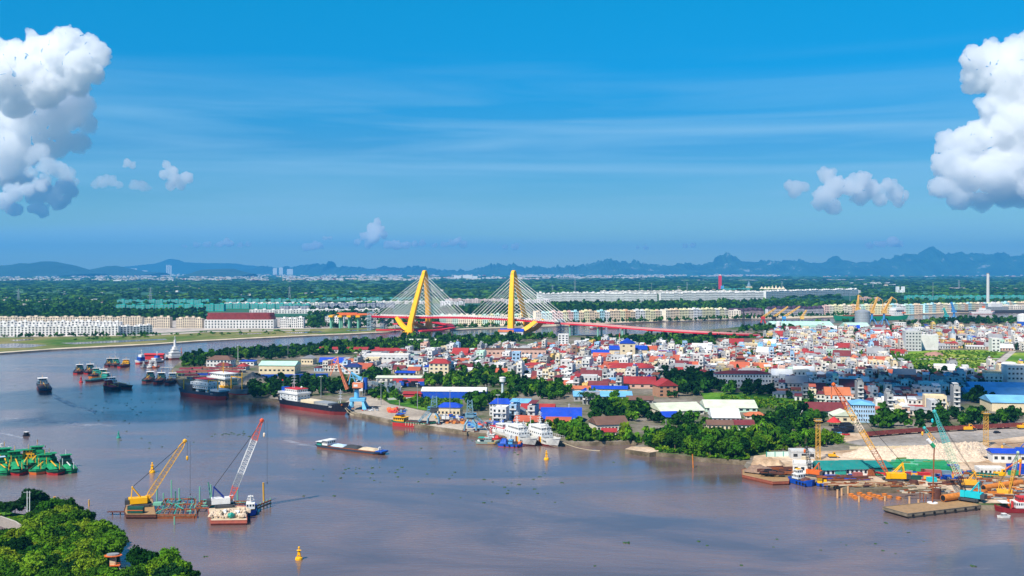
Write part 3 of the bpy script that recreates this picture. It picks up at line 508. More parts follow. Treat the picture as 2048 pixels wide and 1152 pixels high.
B('white colonnaded three storey office with a blue roof', 979, 1022, 808, 832, 14, 'hip', 'rblue', 'white', 3, 7, rz=-10, rh=3, frame=True, lm='the colonnaded office')
B('white hall with a sky blue gabled roof among trees', 1026, 1060, 806, 813, 12, 'gable', 'rlblue', 'white', 1, 5, rh=2.5, lm=0)
B('long red tiled shed behind the big blue roof', 1042, 1108, 818, 824, 12, 'gable', 'red', 'pale', 1, 6, rh=3, lm=0)
B('large shed under a broad bright blue roof by the coast guard ships', 1082, 1162, 838, 846, 22, 'gable', 'rblue', 'pale', 1, 7, rz=-4, rh=6, lm='the broad bright blue roof')
B('low red tiled annexe in front of the broad blue roof', 1092, 1140, 844, 851, 7, 'shed', 'tile', 'cream', 1, 5, rh=2, lm=0)
B('tiled store with a red and orange roof left of the blue roof', 1028, 1076, 843, 851, 13, 'gable', 'tile', 'cream', 1, 4, rh=3, rz=-14, lm=0)
B('cream warehouse with a long dark brown tiled roof on the shore', 1194, 1258, 849, 864, 16, 'gable', 'rbrown', 'pale', 1, 9, rz=14, rh=4, lm='the brown-tiled shore warehouse')
B('small red roofed lodge at the end of the shore warehouse', 1204, 1232, 864, 872, 8, 'gable', 'red', 'pale', 1, 3, lm=0)
B('long factory hall with a sky blue roof behind the palms', 1148, 1264, 793, 803, 20, 'gable', 'rlblue', 'grey', 1, 12, rz=-2, rh=3, lm='the sky-blue factory hall')
B('low hall with a brown and blue roof beside the factory hall', 1254, 1306, 800, 808, 12, 'gable', 'rbrown', 'grey', 1, 5, rh=2.5, lm=0)
B('yellow hall with a red sheet roof in front of the school', 1141, 1180, 778, 789, 12, 'gable', 'orange', 'cream', 1, 5, rh=2, lm=0)
B('yellow hall with a blue gabled roof in front of the school', 1182, 1254, 778, 789, 12, 'gable', 'rblue', 'cream', 1, 8, rh=2, lm=0)
B('pair of big red barrel roofs below the white school', 1240, 1311, 768, 777, 26, 'gable', 'red', 'pink', 1, 4, rh=5, lm='the big red barrel roofs')
B('red gabled church house with two timber balconies', 1316, 1356, 772, 794, 14, 'gabley', 'red', 'brick', 3, 3, rz=10, rh=5, lm='the red gabled house')
B('white school of three storeys under a red hipped roof', 1221, 1309, 736, 760, 13, 'hip', 'red', 'white', 3, 13, rz=-3, rh=4, frame=True, lm='the red-roofed white school')
B('white building with a lime green panel and red roof', 1046, 1100, 731, 747, 12, 'hip', 'red', 'white', 2, 7, rh=2.4, lm='the lime-panelled building')
B('bright white cube shaped house with bare walls', 1121, 1143, 722, 746, 10, 'flat', None, 'white', 3, 2, lm=0)
B('long salmon pink factory of two storeys with brown roof edge', 967, 1092, 700, 724, 14, 'flat', 'rbrown', 'pink', 2, 15, rz=-2, lm='the salmon pink factory')
B('salmon pink factory wing lower than the main block', 1091, 1144, 709, 724, 12, 'flat', 'rbrown', 'pink', 2, 8, rz=-2, lm=0)
B('square brown tower at the end of the pink factory', 1143, 1154, 693, 724, 8, 'flat', None, 'brown', 4, 1, rz=-2, lm=0)
B('brick hall with a low gable behind the pink factory', 1065, 1109, 689, 702, 14, 'gabley', 'tile', 'brick', 1, 6, rh=3, lm=0)
B('tall narrow white block near the bridge stair towers', 1116, 1137, 670, 698, 12, 'flat', None, 'white', 6, 3, lm='the tall narrow white block')
B('white house with blue and orange roofs under the yellow bridge leg', 996, 1026, 664, 675, 12, 'gable', 'orange', 'white', 1, 3, rh=3, lm=0, z=2.2)
B('long shed under a blue and pale roof by the far shore', 1000, 1046, 663, 671, 16, 'gable', 'rblue', 'white', 1, 5, rh=4, lm=0)
B('low cream sheds half hidden by trees near the channel', 812, 882, 681, 688, 16, 'gable', 'rcream', 'pale', 1, 8, rh=1.6, rz=-2, lm='the low cream channel sheds')
# yellow grain factory
B('tall yellow centre block of the grain factory under a blue gable', 1240, 1270, 687, 726, 14, 'gabley', 'rblue', 'cream', 4, 2, rz=-6, rh=5, lm='the yellow grain factory')
B('yellow left wing of the grain factory with a blue roof', 1219, 1239, 699, 724, 14, 'shed', 'rblue', 'cream', 0, 0, rz=-6, rh=3, lm=0)
B('yellow right wing of the grain factory with a blue roof', 1271, 1294, 699, 724, 16, 'shed', 'rblue', 'cream', 0, 0, rz=-6, rh=3, lm=0)
B('white lean-to store with blue roof left of the grain factory', 1172, 1218, 706, 721, 18, 'gable', 'rblue', 'white', 1, 4, rz=-6, rh=3, lm=0)
B('blue and white stepped store, taller of the pair right of the factory', 1318, 1350, 709, 720, 16, 'gable', 'rblue', 'cream', 1, 4, rz=-12, rh=4, lm=0)
B('blue and white stepped store, front one right of the factory', 1312, 1346, 720, 730, 12, 'gable', 'rblue', 'white', 1, 4, rz=-12, rh=4, lm=0)
B('dark brown roofed depot by the bridge ramp', 1440, 1522, 683, 689, 26, 'gable', 'rbrown', 'pale', 1, 8, rz=-2, rh=3.5, lm='the brown-roofed depot')
B('yellow warehouse with a blue and white roof', 1500, 1566, 694, 704, 22, 'gable', 'rlblue', 'yellow', 1, 6, rz=-4, rh=3.5, lm='the yellow warehouse')
B('white arcaded colonial school of three storeys with maroon roof', 1432, 1542, 748, 776, 12, 'hip', 'maroon', 'white', 3, 18, rz=-3, rh=2.5, frame=True, lm='the arcaded colonial school')
B('blue grey tower house left of the lime panelled building', 1024, 1040, 706, 742, 12, 'flat', None, 'blue', 5, 2, lm=0)
B('white apartment slab, tall left half of the pair', 1812, 1842, 664, 702, 16, 'flat', None, 'lgrey', 6, 5, rz=-8, lm='the twin white apartment slabs')
B('white apartment slab, blank right half of the pair', 1843, 1876, 672, 700, 16, 'flat', None, 'white', 0, 0, rz=-8, lm=0)
B('modern white four storey house with banded balconies', 1984, 2000, 678, 704, 12, 'flat', None, 'white', 4, 2, rz=-8, lm=0)
B('dark red roofed courtyard school, left wing', 1573, 1640, 737, 746, 14, 'hip', 'maroon', 'white', 2, 12, rz=-4, rh=3, lm='the dark red courtyard school')
B('dark red roofed courtyard school, right wing', 1642, 1700, 737, 747, 16, 'hip', 'maroon', 'white', 2, 10, rz=-14, rh=4, lm=0)
B('cream three storey block with glass balconies by the road', 1975, 2014, 745, 768, 12, 'flat', None, 'cream', 3, 8, rz=-6, lm='the cream balcony block')
B('tall white apartment house at the right edge', 2016, 2062, 733, 772, 14, 'flat', None, 'white', 4, 6, rz=-6, lm='the tall white apartment house')
B('long blue factory shed, upper one at the right edge', 1950, 2110, 778, 788, 26, 'gable', 'rlblue', 'rlblue', 0, 0, rz=-8, rh=4, lm=0)
B('long blue factory shed, middle one at the right edge', 1944, 2110, 789, 800, 24, 'gable', 'rlblue', 'mint', 1, 12, rz=-8, rh=4, lm='the blue factory sheds')
B('pale blue speckled factory shed at the right edge', 1988, 2110, 806, 824, 26, 'gable', 'rlblue', 'cream', 0, 0, rz=-8, rh=4, lm=0)
B('blue and white office of four storeys with rows of windows', 1704, 1748, 810, 845, 20, 'hip', 'rlblue', 'blue', 4, 10, rz=-12, rh=2, frame=True, lm='the blue and white office')
B('long maroon roofed hall left of the blue and white office', 1614, 1694, 822, 833, 16, 'gable', 'maroon', 'white', 1, 9, rz=-4, rh=5, lm='the long maroon hall')
B('cream gabled warehouse with a curved white end wall', 1668, 1712, 832, 846, 14, 'gabley', 'rcream', 'cream', 1, 3, rz=-6, rh=3, lm=0)
B('white and cream striped greenhouse roof, left one', 1322, 1410, 822, 830, 30, 'gable', 'rcream', 'pale', 1, 8, rz=12, rh=4, lm='the left striped roof')
B('mint striped greenhouse roof with dark ribs, right one', 1412, 1514, 816, 824, 28, 'gable', 'rcream', 'mint', 1, 8, rz=-3, rh=4, lm='the right striped roof')
B('pale grey gabled workshop in front of the striped roofs', 1426, 1480, 836, 845, 20, 'gable', 'rwhite', 'lgrey', 1, 6, rz=-3, rh=5, lm=0)
B('low cottage row with patched brown roofs, left half', 1416, 1466, 850, 862, 10, 'gable', 'rbrown', 'cream', 1, 6, rz=-5, rh=2.5, lm='the patched brown cottages')
B('low cottage row with patched brown roofs, right half', 1468, 1508, 850, 861, 10, 'gable', 'maroon', 'white', 1, 5, rz=-5, rh=2.5, lm=0)
B('small bright blue roofed shed left of the grey workshop', 1328, 1358, 834, 842, 12, 'gable', 'rblue', 'pale', 1, 3, rz=8, rh=3, lm=0)
B('red tiled cottage under the trees right of the grey workshop', 1492, 1530, 832, 838, 10, 'hip', 'orange', 'pale', 1, 4, lm=0)
B('mint green roofed port warehouse, long left one', 1545, 1668, 651, 656, 50, 'gable', 'rmint', 'rmint', 0, 0, rz=-1, rh=6, eave=.2, lm='the mint port warehouse')
B('mint green roofed port warehouse, right one', 1694, 1742, 655, 662, 40, 'gable', 'rmint', 'pale', 0, 0, rz=-1, rh=7, eave=.2, lm=0)
B('white two storey customs house near the containers', 1790, 1812, 646, 654, 14, 'flat', None, 'white', 2, 5, lm=0)
B('white annex with balconies right of the container stacks', 1888, 1920, 652, 662, 14, 'flat', None, 'white', 2, 6, lm=0)
B('ochre brick works hall right of the church', 1990, 2024, 671, 678, 16, 'gable', 'orange', 'yellow', 1, 5, lm=0)
# construction yard buildings
B('white site office with a blue sign board at the yard', 1587, 1624, 930, 946, 8, 'flat', None, 'white', 1, 3, rz=-16, z=2.5, lm='the white site office', cat='site office')
B('long site shed with a green roof, left half', 1642, 1690, 940, 952, 14, 'gable', 'rteal', 'white', 1, 5, rz=3, rh=3.2, z=2.5, lm='the green-roofed site shed')
B('long site shed with a green roof, right half', 1691, 1736, 938, 951, 14, 'gable', 'rteal', 'white', 1, 5, rz=3, rh=3.0, z=2.5, lm=0)
B('open green sheeted shelter right of the site shed', 1738, 1786, 935, 947, 9, 'shed', 'rteal', 'rteal', 0, 0, rz=3, rh=1.4, z=2.5, lm=0)
B('low grey prefab cabin behind the yellow lattice mast', 1583, 1632, 905, 918, 7, 'flat', None, 'lgrey', 1, 3, rz=-3, z=2.5, lm=0)
B('white gatehouse with a bright blue roof beside parked cars', 1988, 2064, 907, 926, 9, 'gable', 'rblue', 'white', 1, 6, rz=-8, rh=1.8, z=2.5, lm='the blue-roofed gatehouse')
B('pale site hut behind the orange excavator', 1960, 2010, 940, 949, 6, 'flat', None, 'white', 1, 6, rz=-3, z=2.5, lm=0)
B('blue site cabin at the right edge of the yard', 2024, 2060, 936, 949, 6, 'flat', None, 'rblue', 0, 0, rz=-3, z=2.5, lm=0)
sg = bpy.data.objects
# ---------------------------------------------------------------- vegetation
def leaf_mat(name, src):
 m = bpy.data.materials.new(name); m.use_nodes = True; t = m.node_tree; l = t.links.new; t.nodes.clear()
 o = N(t, 'ShaderNodeOutputMaterial'); d = N(t, 'ShaderNodeBsdfDiffuse'); tr = N(t, 'ShaderNodeBsdfTranslucent'); ms = N(t, 'ShaderNodeMixShader'); ms.inputs[0].default_value = .2
 g = N(t, 'ShaderNodeNewGeometry'); z = N(t, 'ShaderNodeTexNoise'); z.inputs['Scale'].default_value = .45; z.inputs['Detail'].default_value = 5; l(g.outputs['Position'], z.inputs['Vector'])
 r = N(t, 'ShaderNodeMapRange'); r.inputs[1].default_value = .3; r.inputs[2].default_value = .7; r.inputs[3].default_value = .55; r.inputs[4].default_value = 1.5; l(z.outputs[0], r.inputs[0])
 c = N(t, 'ShaderNodeObjectInfo').outputs['Color'] if src == 'oc' else N(t, 'ShaderNodeAttribute', attribute_name='Col').outputs['Color']
 mm = N(t, 'ShaderNodeMixRGB', blend_type='MULTIPLY'); mm.inputs[0].default_value = 1; l(c, mm.inputs[1]); l(r.outputs[0], mm.inputs[2])
 l(mm.outputs[0], d.inputs['Color']); l(mm.outputs[0], tr.inputs['Color']); l(d.outputs[0], ms.inputs[1]); l(tr.outputs[0], ms.inputs[2]); l(ms.outputs[0], o.inputs[0]); return m
LEAF = leaf_mat('foliage', 'oc'); LEAFA = leaf_mat('foliage_mixed', 'attr'); BARK = paint('bark', (.16, .12, .08))
GRN = [('dark green', (.011, .046, .010)), ('deep green', (.018, .070, .009)), ('mid green', (.044, .135, .009)), ('bright green', (.090, .205, .010)), ('yellow green', (.155, .250, .014))]
def cards(C, Rr, M, s, r_):
 """quads scattered on lobes: centres C (n,3), radii Rr (n,), M per lobe, size s"""
 n = len(C); d = r_.normal(size=(n * M, 3)); d /= np.linalg.norm(d, axis=1)[:, None]; d[:, 2] = np.where(d[:, 2] < -.3, -d[:, 2], d[:, 2])
 c = np.repeat(C, M, 0) + d * np.repeat(Rr, M)[:, None] * r_.uniform(.7, 1.22, (n * M, 1)); c[:, 2] = np.where(c[:, 2] < .3, .3, c[:, 2])
 nn = d + r_.normal(size=d.shape) * .55; nn /= np.linalg.norm(nn, axis=1)[:, None]; u = np.cross(nn, r_.normal(size=d.shape)); u /= np.linalg.norm(u, axis=1)[:, None]; w = np.cross(nn, u)
 k = (s * r_.uniform(.6, 1.3, (n * M, 1))) * .5; V = np.stack([c - u * k - w * k * .6, c + u * k - w * k * .6, c + u * k * .7 + w * k, c - u * k * .7 + w * k], 1).reshape(-1, 3)
 return V, np.arange(n * M * 4).reshape(-1, 4)
def crown(Rad, Ht, z0, lobes, M, s, seed, cores=True):
 r_ = np.random.default_rng(seed); C = []; rr = []
 for i in range(lobes):
  a = r_.uniform(0, 6.283); q = math.sqrt(r_.uniform(0, 1)) * .72; h = r_.uniform(.12, 1) ** .8
  C.append((Rad * q * math.cos(a), Rad * q * math.sin(a), z0 + Ht * h * (1 - .45 * q * q) * .82)); rr.append(Rad * r_.uniform(.24, .42))
 C = np.array(C); rr = np.array(rr); V, T = cards(C, rr, M, s, r_)
 if cores:
  iv, it = ICO[1]; b = len(V); VV = [V]; TT = [T]
  for c, r in zip(C, rr):
   p = iv * r * .72 + c; p += r_.normal(size=p.shape) * r * .10; VV.append(p); TT.append(np.hstack([it, it[:, 2:3]]) + b); b += len(iv)
  return np.vstack(VV), np.vstack(TT)
 return V, T
def quadmesh(name, V, T, mats, colr=None, smooth=False):
 # degenerate quads (repeated last index) become triangles through from_pydata-free path
 tri = T[:, 2] == T[:, 3]; me = bpy.data.meshes.new(name); tot = np.where(tri, 3, 4).astype(np.int32)
 idx = T.ravel(); keep = np.ones(T.shape, bool); keep[tri, 3] = False; idx = T[keep]
 me.vertices.add(len(V)); me.vertices.foreach_set('co', np.ascontiguousarray(V, np.float32).ravel()); me.loops.add(len(idx)); me.loops.foreach_set('vertex_index', idx.astype(np.int32))
 me.polygons.add(len(T)); st = np.concatenate([[0], np.cumsum(tot)[:-1]]).astype(np.int32); me.polygons.foreach_set('loop_start', st)
 for m in (mats if isinstance(mats, (list, tuple)) else [mats]): me.materials.append(m)
 if colr is not None:
  at_ = me.attributes.new('Col', 'FLOAT_COLOR', 'FACE'); at_.data.foreach_set('color', np.hstack([colr, np.ones((len(colr), 1))]).astype(np.float32).ravel())
 me.polygons.foreach_set('use_smooth', np.zeros(len(T), dtype=bool)); me.update(calc_edges=True); return me
def trunkmesh(h, r, seed):
 m = MB(); rd = random.Random(seed); top = Vector((rd.uniform(-.3, .3), rd.uniform(-.3, .3), h)); m.tube((0, 0, -.5), top, r, r * .6, 7)
 for i in range(4):
  a = i * 1.57 + rd.uniform(-.4, .4); m.tube(top - Vector((0, 0, .3)), top + Vector((math.cos(a) * h * .55, math.sin(a) * h * .55, h * .6)), r * .5, r * .15, 5)
 return m.mesh('trunk', BARK)
# near crowns (fine leaves), middle crowns, and light crowns for the woods
NEARC = [(quadmesh('crown', *crown(4.6, 7.0, 1.6, 22, 130, .62, s), LEAF), trunkmesh(3.4, .28, s)) for s in range(6)]
MIDC = [(quadmesh('crown', *crown(5.0 * a, 8.0 * b, 2.2, 15, 60, 1.05, 40 + s), LEAF), trunkmesh(4.2, .3, s)) for s, (a, b) in enumerate([(1, 1), (1.15, .85), (.75, 1.25), (1, .9), (.9, 1.1), (1.25, 1)])]
LOWC = [crown(1.0, 1.35, .1, 7, 9, .42, 80 + s) for s in range(5)]
def palm_arr(seed, h=9.0, fr=15, L=4.2):
 rd = random.Random(seed); V = []; T = []
 for i in range(fr):
  a = i * 6.283 / fr + rd.uniform(-.2, .2); up = rd.uniform(-.1, .9); pts = []
  for k in range(6):
   t = k / 5; rr = L * t * (1 - .12 * t); z = h + L * (up * t - (.55 + up * .45) * t * t * 1.25); pts.append(Vector((math.cos(a) * rr, math.sin(a) * rr, z)))
  s = Vector((-math.sin(a), math.cos(a), 0))
  for k in range(5):
   w0 = .75 * math.sin(min(1, (k + .3) / 3) * 1.57) * (1 - k / 6); w1 = .75 * math.sin(min(1, (k + 1.3) / 3) * 1.57) * (1 - (k + 1) / 6) if k < 4 else .05
   for sg_ in (-1, 1):
    b = len(V); d = Vector((0, 0, -.35)); V += [pts[k], pts[k + 1], pts[k + 1] + s * sg_ * w1 + d * w1, pts[k] + s * sg_ * w0 + d * w0]; T.append((b, b + 1, b + 2, b + 3) if sg_ > 0 else (b + 3, b + 2, b + 1, b))
 return V, T
def palmmesh(seed, h):
 V, T = palm_arr(seed, h); m = MB(); m.add(V, T); me = m.mesh('crown', LEAF); t = MB(); t.path([(0, 0, -.4), (.15, .1, h * .5), (0, 0, h)], .18, 6); return me, t.mesh('trunk', BARK)
PALM = [palmmesh(s, h) for s, h in ((1, 8.5), (2, 10), (3, 7.5))]
NT = [0]
def tree(x, y, z, s, proto, ci, look=None, group='trees', name='broadleaf_tree', cat='tree', hs=1.0, label=None):
 me, tm = proto; o = thing(name, label, cat, (x, y, z), random.uniform(0, 6.28), group); o.scale = (s, s, s * hs)
 c = GRN[ci][1]; j = random.uniform(.8, 1.2)
 k = mkobj('crown', me, o); k.color = (c[0] * j * random.uniform(.85, 1.2), c[1] * j, c[2] * j, 1); mkobj('trunk', tm, o)
 if not label: TODO.append((o, look or f"{'tall' if s * hs > 1.15 else 'small' if s < .8 else 'broad'} {GRN[ci][0]} {'palm' if name != 'broadleaf_tree' else 'tree'}", x, y))
 NT[0] += 1; return o
def inside(p, poly):
 x, y = p; r = False; j = len(poly) - 1
 for i in range(len(poly)):
  if (poly[i][1] > y) != (poly[j][1] > y) and x < (poly[j][0] - poly[i][0]) * (y - poly[i][1]) / (poly[j][1] - poly[i][1]) + poly[i][0]: r = not r
  j = i
 return r
def blocked(x, y, m=0):
 for bx, by, rx, ry, a in BOXES:
  dx, dy = x - bx, y - by; c, s_ = math.cos(a), math.sin(a)
  if abs(dx * c + dy * s_) < rx + m and abs(-dx * s_ + dy * c) < ry + m: return True
 return False
def in_front(x, y, h):
 """would a tree of height h here hide the lower half of a landmark building? (keeps the sight lines the photo has)"""
 q = PX(x, y, 2)
 for bx, by, rx, ry, a in BOXES:
  p = PX(bx, by - ry, 2); w = rx * F / by
  if abs(q[0] - p[0]) < w * .9 and 0 < by - y < h * 2.2: return True
 return False
def scatter(poly, spacing, z=2.2, px=True, jitter=.45):
 P = [G(a, b, z) for a, b in poly]; x0, x1 = min(p.x for p in P), max(p.x for p in P); y0, y1 = min(p.y for p in P), max(p.y for p in P); W = [(p.x, p.y) for p in P]; out = []
 y = y0
 while y < y1:
  x = x0
  while x < x1:
   q = (x + random.uniform(-1, 1) * spacing * jitter, y + random.uniform(-1, 1) * spacing * jitter)
   if inside(q, W): out.append(q)
   x += spacing
  y += spacing
 return out
TREEPTS = []
# near mangrove bank
landmark('the pair of white poles', G(55, 1040).x, G(55, 1040).y); landmark('the little orange boathouse', *G(225, 1150, 1).xy); landmark('the stone creek wall', *G(30, 1050, 1).xy)
MANG = [(-60, 1092), (40, 1092), (60, 1055), (90, 1030), (140, 1040), (190, 1062), (228, 1090), (236, 1112), (228, 1136), (262, 1154), (345, 1160), (392, 1184), (425, 1240), (430, 1330), (-60, 1330)]
for i, (x, y) in enumerate(scatter(MANG, 5.6, 1.3)):
 q = PX(x, y, 1)
 if 204 < q[0] < 256 and 1132 < q[1] < 1185: continue
 s = random.uniform(.72, 1.15)
 if 195 < q[0] < 256 and 1138 < q[1] < 1172: s *= .45
 tree(x, y, 1.2, s, random.choice(NEARC), random.choices([0, 1, 2, 3, 4], [1, 3, 5, 7, 4])[0], group='mangrove trees on the near bank', hs=random.uniform(.8, 1.2))
for x, y in [(30, 1030), (62, 1026), (78, 1020), (70, 1034), (118, 1030), (150, 1040), (12, 1032), (-8, 1024)]:
 g = G(x, y, 1.3); tree(g.x, g.y, 1.2, random.uniform(.55, 1.0) * (1.25 if x in (62, 78) else .8), random.choice(NEARC), random.choice([0, 1, 2]), group='mangrove trees on the near bank')
# shore trees
ZT = [  # polygon (ground pixels), spacing, colour weights, size range
 ([(1134, 882), (1180, 883), (1195, 872), (1180, 856), (1136, 856), (1120, 868)], 7.0, (0, 2, 5, 4, 1), (.8, 1.15)),
 ([(1196, 882), (1262, 882), (1290, 890), (1310, 901), (1400, 913), (1449, 918), (1492, 920), (1520, 905), (1560, 898), (1500, 880), (1420, 872), (1330, 878), (1270, 876), (1240, 872)], 7.5, (1, 3, 5, 4, 1), (.7, 1.05)),
 ([(1520, 905), (1600, 898), (1680, 888), (1690, 882), (1640, 874), (1560, 876), (1500, 880)], 8.5, (0, 2, 4, 5, 1), (.6, .9)),
 ([(1300, 868), (1400, 868), (1420, 872), (1330, 878)], 9, (1, 3, 4, 2, 0), (.8, 1.1)),
 ([(1510, 868), (1560, 876), (1640, 862), (1655, 840), (1610, 832), (1560, 838), (1520, 850)], 9, (4, 5, 3, 1, 0), (.9, 1.45)),
 ([(1188, 845), (1250, 842), (1330, 848), (1400, 860), (1420, 848), (1350, 842), (1310, 832), (1330, 818), (1260, 815), (1200, 812), (1176, 825)], 9.5, (3, 5, 4, 2, 0), (.85, 1.25)),
 ([(1320, 800), (1400, 792), (1440, 786), (1440, 770), (1400, 760), (1330, 765), (1362, 790)], 10, (7, 4, 1, 0, 0), (1.0, 1.5)),
 ([(1310, 758), (1350, 762), (1430, 778), (1440, 792), (1560, 792), (1560, 778), (1440, 768), (1400, 752), (1340, 750)], 12, (7, 4, 1, 0, 0), (1.0, 1.35)),
 ([(1024, 788), (1075, 800), (1130, 800), (1148, 790), (1110, 775), (1050, 768), (1024, 762)], 10, (4, 5, 3, 1, 0), (.9, 1.3)),
 ([(845, 778), (900, 776), (985, 778), (1000, 770), (1024, 772), (1024, 755), (960, 752), (900, 756), (850, 765)], 10, (2, 4, 4, 3, 1), (.8, 1.25)),
 ([(975, 802), (1030, 800), (1030, 788), (975, 788)], 9, (1, 3, 4, 3, 1), (.6, .9)),
 ([(936, 822), (975, 826), (976, 806), (942, 804)], 8, (2, 6, 2, 0, 0), (1.1, 1.4)),
 ([(770, 800), (840, 818), (850, 812), (830, 800), (790, 790), (760, 786)], 8, (1, 4, 4, 3, 1), (.5, .9)),
 ([(716, 790), (770, 802), (768, 786), (720, 780)], 7, (2, 5, 3, 1, 0), (.7, .95)),
 ([(1040, 858), (1130, 866), (1130, 856), (1050, 850)], 9, (1, 3, 4, 3, 1), (.6, .85)),
 ([(490, 796), (600, 800), (640, 792), (700, 790), (700, 768), (600, 762), (500, 766)], 10, (8, 4, 1, 0, 0), (.8, 1.15)),
 ([(1790, 852), (1850, 862), (1960, 855), (2048, 848), (2048, 830), (1960, 826), (1860, 828), (1790, 838)], 10, (5, 5, 2, 0, 0), (.7, 1.1)),
 ([(1950, 816), (1985, 818), (1980, 780), (1945, 775), (1935, 800)], 10, (6, 4, 1, 0, 0), (.9, 1.3)),
 ([(1840, 765), (1900, 768), (1900, 752), (1840, 750)], 10, (6, 4, 0, 0, 0), (1.0, 1.4)),
 ([(1740, 862), (1790, 858), (1800, 836), (1770, 832), (1735, 848)], 9, (3, 5, 3, 1, 0), (.8, 1.2)),
 ([(370, 722), (420, 716), (500, 712), (640, 704), (640, 697), (560, 700), (470, 706), (400, 712), (366, 718)], 13, (5, 5, 3, 1, 0), (.9, 1.25)),
]
ZS = [([(1470, 664), (1560, 662), (1640, 652), (1560, 652), (1490, 658)], 12, (4, 5, 4, 2, 0), (.8, 1.1)), ([(640, 712), (700, 709), (850, 702), (960, 706), (1000, 700), (1000, 688), (900, 688), (640, 698)], 9, (4, 5, 4, 2, 0), (.8, 1.25)), ([(832, 724), (905, 722), (1000, 732), (1040, 752), (960, 750), (900, 746)], 10, (3, 5, 4, 3, 0), (.7, 1.1)),  # far wooded zones: become part of one wood
 ([(360, 733), (410, 735), (412, 722), (372, 722)], 8, (3, 5, 3, 1, 0), (.8, 1.1)),
 ([(480, 722), (600, 716), (640, 710), (640, 700), (520, 706), (440, 712)], 11, (5, 5, 3, 1, 0), (.9, 1.2)),
 ([(640, 702), (720, 696), (820, 690), (860, 682), (900, 680), (900, 676), (830, 679), (760, 686), (640, 692)], 12, (4, 5, 4, 2, 0), (.9, 1.3)),
 ([(900, 690), (1000, 690), (1050, 682), (1110, 680), (1100, 676), (1000, 678), (880, 680)], 13, (4, 5, 4, 2, 0), (.9, 1.4)),
 ([(1170, 694), (1300, 694), (1440, 692), (1560, 690), (1560, 676), (1440, 676), (1330, 676), (1240, 680), (1170, 684)], 13, (4, 5, 4, 2, 0), (.9, 1.3)),
 ([(1540, 676), (1640, 672), (1800, 676), (1900, 668), (1900, 660), (1780, 662), (1640, 664), (1540, 668)], 13, (4, 5, 4, 2, 0), (.8, 1.2)),
 ([(1786, 742), (1860, 742), (1790, 712), (1760, 722)], 10, (1, 2, 4, 5, 2), (.5, .9)),
 ([(1600, 655), (1640, 648), (1700, 646), (1800, 642), (1700, 644)], 14, (4, 5, 4, 2, 0), (.9, 1.2)),
 ([(1800, 650), (2048, 648), (2048, 640), (1900, 641)], 15, (4, 5, 4, 1, 0), (.9, 1.3)),
 ([(720, 760), (760, 764), (790, 748), (740, 744)], 10, (4, 5, 4, 1, 0), (.8, 1.1)),
 ([(1110, 752), (1140, 760), (1220, 768), (1240, 760), (1200, 756)], 16, (4, 5, 4, 1, 0), (.7, 1.0)),
 ([(830, 725), (905, 728), (1000, 735), (1040, 750), (960, 748), (900, 742)], 17, (3, 5, 4, 2, 0), (.7, 1.0)),
]
pts = []
for poly, sp, wts, sz in ZT:
 for x, y in scatter(poly, sp):
  if not blocked(x, y, 1): pts.append((y, x, wts, sz))
pts.sort(key=lambda p: p[0]); WLIST = []
for i, (y, x, wts, sz) in enumerate(pts):
 s = random.uniform(*sz); ci = random.choices(range(5), wts)[0]
 if in_front(x, y, 8 * s): s *= .62
 if NT[0] < 296 and i % 1 == 0: tree(x, y, 2.1, s, random.choice(MIDC), ci, group='trees of the port peninsula', hs=random.uniform(.85, 1.2))
 else: WLIST.append((x, y, s * 5.0, s * random.uniform(.85, 1.2) * 7.2, ci))
for poly, sp, wts, sz in ZS:
 for x, y in scatter(poly, sp):
  if not blocked(x, y, 1):
   s = random.uniform(*sz); WLIST.append((x, y, s * 5.2, s * 7.5 * random.uniform(.8, 1.25) * (.65 if in_front(x, y, 8) else 1), random.choices(range(5), wts)[0]))
def woods(name, label, L_, z, lowc=LOWC, parts=None, jit=.2):
 VV = []; TT = []; CC = []; b = 0; r_ = np.random.default_rng(3)
 for x, y, rad, h, ci in L_:
  V, T = lowc[r_.integers(len(lowc))]; a = r_.uniform(0, 6.28); c, s_ = math.cos(a), math.sin(a); p = np.stack([(V[:, 0] * c - V[:, 1] * s_) * rad + x, (V[:, 0] * s_ + V[:, 1] * c) * rad + y, V[:, 2] * h / 1.35 + z], 1)
  VV.append(p); TT.append(T + b); b += len(V); g = np.array(GRN[ci][1] if not isinstance(ci, tuple) else ci) * r_.uniform(1 - jit, 1 + jit); CC.append(np.repeat(g[None], len(T), 0) * r_.uniform(.8, 1.2, (len(T), 1)))
 o = mkobj(name, quadmesh(name, np.vstack(VV), np.vstack(TT), LEAFA, np.vstack(CC))); tag(o, label, kind='stuff'); return o
# palms on the shore and in town
for px_, py_, s in [(1500, 885, 1), (1512, 890, 1.1), (1530, 893, 1.15), (1541, 884, 1), (1550, 895, 1.1), (1556, 880, 1), (1434, 892, 1.2), (1470, 888, 1), (1488, 897, .9), (1612, 895, .9), (1334, 878, 1.1), (1172, 810, 1.1), (1180, 812, 1.0), (1186, 809, 1.1), (1162, 808, 1), (1516, 900, .9), (1525, 878, 1), (736, 700, 1.2), (742, 703, 1.1), (716, 702, 1), (860, 766, 1.1), (868, 768, 1), (1990, 752, 1), (1998, 750, 1.1), (1706, 690, 1.2), (1712, 689, 1.1), (1718, 691, 1.2), (1690, 690, 1.1), (1730, 690, 1), (404, 738, 1), (640, 742, 1.1), (655, 740, 1), (1456, 722, 1.2), (1340, 893, 1.05)]:
 g = G(px_, py_, 2.2)
 tree(g.x, g.y, 2.1, s, random.choice(PALM), random.choice([2, 3]) if py_ > 860 else 1, group='coconut palms', name='palm_tree', cat='palm')
